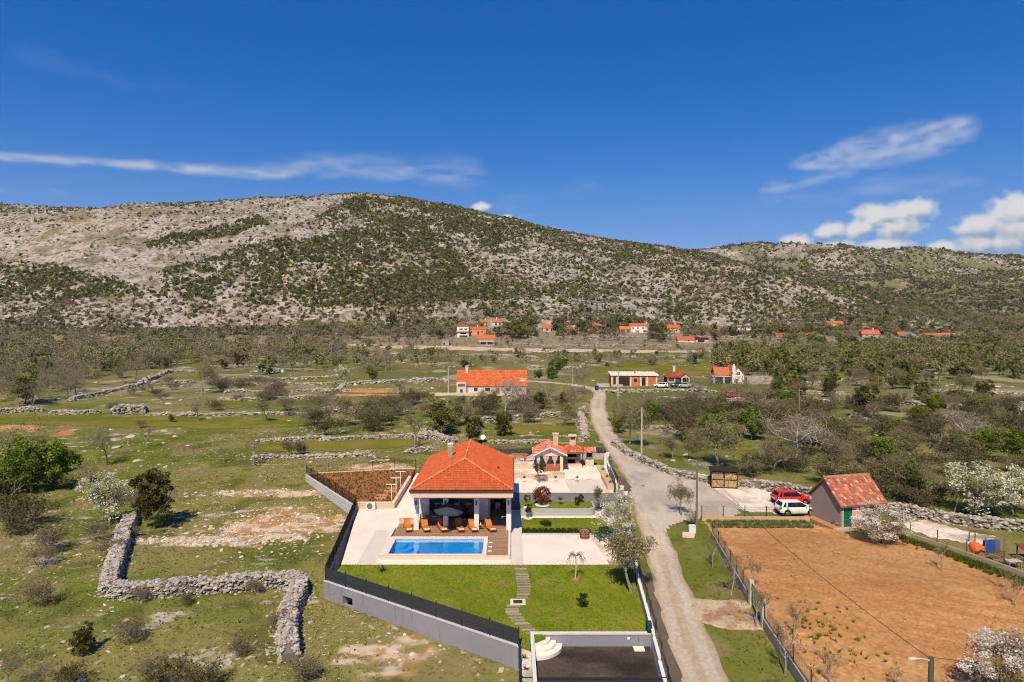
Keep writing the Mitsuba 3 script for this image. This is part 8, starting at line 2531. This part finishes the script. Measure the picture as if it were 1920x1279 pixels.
# every scattered tree and shrub is told apart by the landmark it stands nearest to
LAND = [('the white chalet', 1385, 719), ('the unfinished brick house', 1190, 724), ('the porch house', 1273, 719), ('the long orange-roofed house', 920, 739), ('the villa roof', 875, 850), ('the tiled pavilion', 1030, 880),
        ('the wood store', 1362, 908), ('the shed', 1600, 960), ('the parked red car', 1510, 945), ('the pale lane pole', 1203, 850), ('the brown wooden pole', 1498, 792), ('the far wooden pole', 1646, 735), ('the large dark evergreen', 1622, 785),
        ('the small upright evergreen', 1727, 815), ('the big stone heap', 235, 775), ('the beehives', 510, 698), ('the lone dark-trunked tree', 378, 740), ('the soil garden', 680, 905), ('the bright green bushes', 90, 920), ('the round evergreen', 889, 836),
        ('the lane bend', 1105, 745), ('the wide pale tree', 1812, 850), ('the cream-blossomed tree', 1845, 975), ('the big pale-limbed tree', 1492, 875), ('the left meadow wall', 40, 773), ('the broad stone wall', 670, 776), ('the dark red car', 1375, 745), ('the white-blossom tree', 643, 718), ('the right edge stone bank', 1890, 768), ('the slanting dark wall', 200, 737), ('the short slanting wall', 295, 708), ('the left red soil strip', 40, 803), ('the wall right of the chalet', 1480, 756)]


def name_scattered():
    seen = {}
    for key, desc, cat, x, y, h in AUTO:
        c = np.array([x, y, float(G(x, y))]) - CAM
        px, py = 960 + 1280 * c[0] / (c @ FWD), 639.5 - 1280 * (c @ UPV) / (c @ FWD)
        d = [math.hypot(px - a, (py - b) * 2.5) for _, a, b in LAND]
        i = int(np.argmin(d))
        dx, dy = px - LAND[i][1], (py - LAND[i][2]) * 2.5
        rel = ('right of' if dx > 0 else 'left of') if abs(dx) > abs(dy) else ('in front of' if dy > 0 else 'behind')
        base = desc.split(' in the ')[0].split(' among ')[0].split(' on the ')[0].replace('small ', '')
        size = 'low ' if h < .62 else 'tall ' if h > .86 else ''
        seen.setdefault((size + base, rel, LAND[i][0]), []).append((d[i], key, cat, desc))
    nth = ['nearest', 'second', 'third', 'fourth', 'fifth', 'sixth', 'seventh', 'eighth', 'ninth', 'tenth', 'eleventh', 'twelfth', 'thirteenth', 'fourteenth', 'fifteenth', 'sixteenth', 'seventeenth', 'eighteenth', 'nineteenth', 'twentieth']
    for (base, rel, land), them in seen.items():
        for j, (_, key, cat, desc) in enumerate(sorted(them)):
            tail = '' if len(them) == 1 else ', nearest to it' if j == 0 else f', {nth[min(j, 19)]} from it'
            tag(key, f'{base} {rel} {land}{tail}' if j < 20 else f'{base} {rel} {land}, number {j + 1} from it', cat, desc + 's' if not desc.endswith('s') else desc)


name_scattered()
# trees round the village
VT = [('tree', 'round olive-green tree beside the white green-shuttered house', 955, 628, 600, 1.25), ('tree', 'taller round olive-green tree in the middle of the village', 972, 636, 596, 1.2), ('tree', 'round green tree above the village centre', 995, 618, 594, 1.3), ('tree', 'broad green tree left of the village cottage', 1047, 622, 592, 1.4),
      ('tree', 'broad grey-green tree right of the hidden cottage', 1090, 624, 598, 1.3), ('tree', 'green tree left of the ochre barn', 1145, 622, 600, 1.3), ('tree', 'big dark round tree right of the white farmhouse', 1229, 636, 600, 1.2), ('tree', 'spreading brown-green tree at the village end', 1420, 628, 607, 1.5)]
for nm, lab, px, py, top, wd in VT:
    p = spot(px, py)
    h = (py - top) / 1280 * p[1]
    key = fresh('village_tree')
    ids = ['green0', 'green1', 'green2', 'bud1']
    i = len(lab) % 4
    scene[key] = {'type': 'instance', 'to_world': place(p[0], p[1], p[2], px % 360, [h / 5.5 * wd, h / 5.5 * wd, h / 5.5]), 'shapegroup': {'type': 'ref', 'id': GROUPS[ids[i]]}}
    tag(key, lab, nm)
p = spot(737, 616)
plant('cypress', 'fardark', p[0], p[1], 2.0, 'dark pointed conifer at the hill foot left of the village', 'tree', squash=1.5)
scatter([(560, 650), (900, 652), (1500, 655), (1900, 652), (1900, 622), (1300, 636), (1000, 634), (840, 640), (560, 636)], .03, {'farbare': 60, 'farbud': 30, 'fargreen': 10}, 1.2, 2.6, cut=.38, d_house=3)
scatter([(560, 640), (860, 642), (1060, 640), (1500, 648), (1950, 650), (1950, 606), (1560, 604), (1200, 604), (820, 604), (560, 600)], .020, {'farbare': 45, 'farbud': 30, 'fargreen': 18, 'fardark': 7}, 3.5, 7.5, cut=.42, d_house=8)

# scrub over the two hills: (photo-bearing polygon, density, brown share)
ZONES = [(1.0, .42, [(-200, 360), (2200, 360), (2200, 660), (-200, 660)]),
         (.45, .3, [(850, 380), (1150, 440), (1400, 490), (1600, 610), (1500, 618), (1000, 600), (760, 590), (900, 480)]),
         (.055, .2, [(-200, 380), (300, 385), (560, 368), (650, 362), (610, 400), (530, 440), (420, 472), (335, 500), (296, 520), (300, 548), (210, 522), (100, 495), (-200, 470)]),
         (.75, .1, [(262, 452), (330, 438), (480, 404), (505, 424), (400, 448), (300, 472)]),
         (.22, .5, [(300, 505), (420, 476), (620, 434), (640, 446), (420, 498), (310, 530)]),
         (.85, .08, [(-200, 500), (90, 497), (200, 528), (318, 556), (280, 590), (150, 562), (-200, 535)]),
         (.95, .12, [(295, 512), (420, 480), (600, 446), (760, 410), (830, 440), (960, 560), (600, 578), (340, 562)]),
         (.80, .10, [(640, 374), (760, 377), (900, 404), (1020, 436), (900, 470), (760, 410), (650, 395)]),
         (.55, .75, [(-200, 560), (330, 566), (600, 582), (960, 590), (1500, 618), (1500, 640), (-200, 645)])]
ZP = [(a, b, world_poly([under_skyline(q) for q in z])) for a, b, z in ZONES[1:]]
n = 230000
q = np.column_stack([rng.uniform(-820, 520, n), rng.uniform(455, 935, n)])
q = q[np.abs(q[:, 0]) < q[:, 1] * .82]
den, brown = np.where((q[:, 0] < -150) & (q[:, 1] > 780), .12, .5), np.full(len(q), .25)
pts = shapely.points(q)
for a, b, P in ZP:
    i = shapely.contains(P, pts)
    den[i], brown[i] = a, b
nz = meshkit.fbm(np.column_stack([q / [26, 34], 0 * q[:, :1]]), 4, 12)
nz2 = meshkit.fbm(np.column_stack([q / [90, 60], 0 * q[:, :1]]), 3, 13)
keep = (rng.random(len(q)) < np.clip(den * (.22 + 2.2 * np.clip(nz - .30, 0, 1)) * (0.55 + .9 * nz2), 0, 1) * .85) & clear_of(q, 7)
q, brown, den = q[keep], brown[keep], den[keep]


def scrub(name, label, q, size, brown, n_leaf=8, tall=.75):
    n = len(q)
    z = G(q[:, 0], q[:, 1])
    c = np.repeat(np.column_stack([q, z]), n_leaf, 0)
    s = np.repeat(size, n_leaf)
    d = unit(rng, n * n_leaf)
    d[:, 2] = np.abs(d[:, 2])
    c = c + d * (s * .5 * rng.uniform(.45, 1.0, n * n_leaf))[:, None] * [1, 1, tall * 1.6]
    g = np.array([(.105, .122, .036), (.08, .095, .03), (.135, .15, .045), (.17, .185, .05)])[rng.choice(4, n, p=[.4, .3, .22, .08])]
    br = np.array([(.22, .185, .135), (.175, .15, .10)])[rng.integers(0, 2, n)]
    isb = rng.random(n) < brown
    g[isb] = br[isb]
    m = B()
    leaves(m, c, s * .62, np.repeat(g * rng.uniform(.75, 1.3, (n, 1)), n_leaf, 0), rng, .12)
    put(name, m, 'leaf', label=label, cat='scrub', kind='stuff')


scrub('hill_scrub', 'dark green scrub dotting the stony near hill', q, np.clip(rng.lognormal(.82, .30, len(q)), 1.2, 4.4) * np.interp(den, [.3, .9], [1, 1.35]), brown)
n = 64000
q = np.column_stack([rng.uniform(150, 1300, n), rng.uniform(600, 1530, n)])
t = (q[:, 1] - 640) / 860
r1 = np.interp(q[:, 0], R1X, R1Z)
keep = (np.abs(q[:, 0]) < q[:, 1] * .82) & ((q[:, 1] > 930) | (q[:, 0] > 430))
q = q[keep]
t = (q[:, 1] - 640) / 860
nz = meshkit.fbm(np.column_stack([q / [50, 40], 0 * q[:, :1]]), 4, 14)
den = np.interp(t, [0, .3, .6, .75, .85, .95, 1], [.9, .9, .75, .45, .35, .6, .7])
keep = rng.random(len(q)) < np.clip(den * (.1 + 3.4 * np.clip(nz - .34, 0, 1)), 0, 1)
q = q[keep]
t = (q[:, 1] - 640) / 860
scrub('far_hill_scrub', 'grey-green woods and scrub over the far hill on the right', q, np.clip(rng.lognormal(1.55, .3, len(q)), 2.5, 9), np.interp(t, [0, .25, .6, 1], [.40, .34, .22, .12]), 8, .7)

# ------------------------------------------------------------------ a trace of air
scene['air'] = {'type': 'homogeneous', 'albedo': {'type': 'rgb', 'value': [0.95, 0.95, 0.95]}, 'sigma_t': 0.00006}
scene['haze'] = {'type': 'cube', 'to_world': T().translate([0, 2550, 100]).scale([26000, 2900, 112]), 'bsdf': {'type': 'null'}, 'interior': {'type': 'ref', 'id': 'air'}}
labels['haze'] = {'kind': 'stuff', 'label': 'faint clear-day haze filling the valley', 'category': 'haze'}
scene['camera']['medium'] = {'type': 'ref', 'id': 'air'}
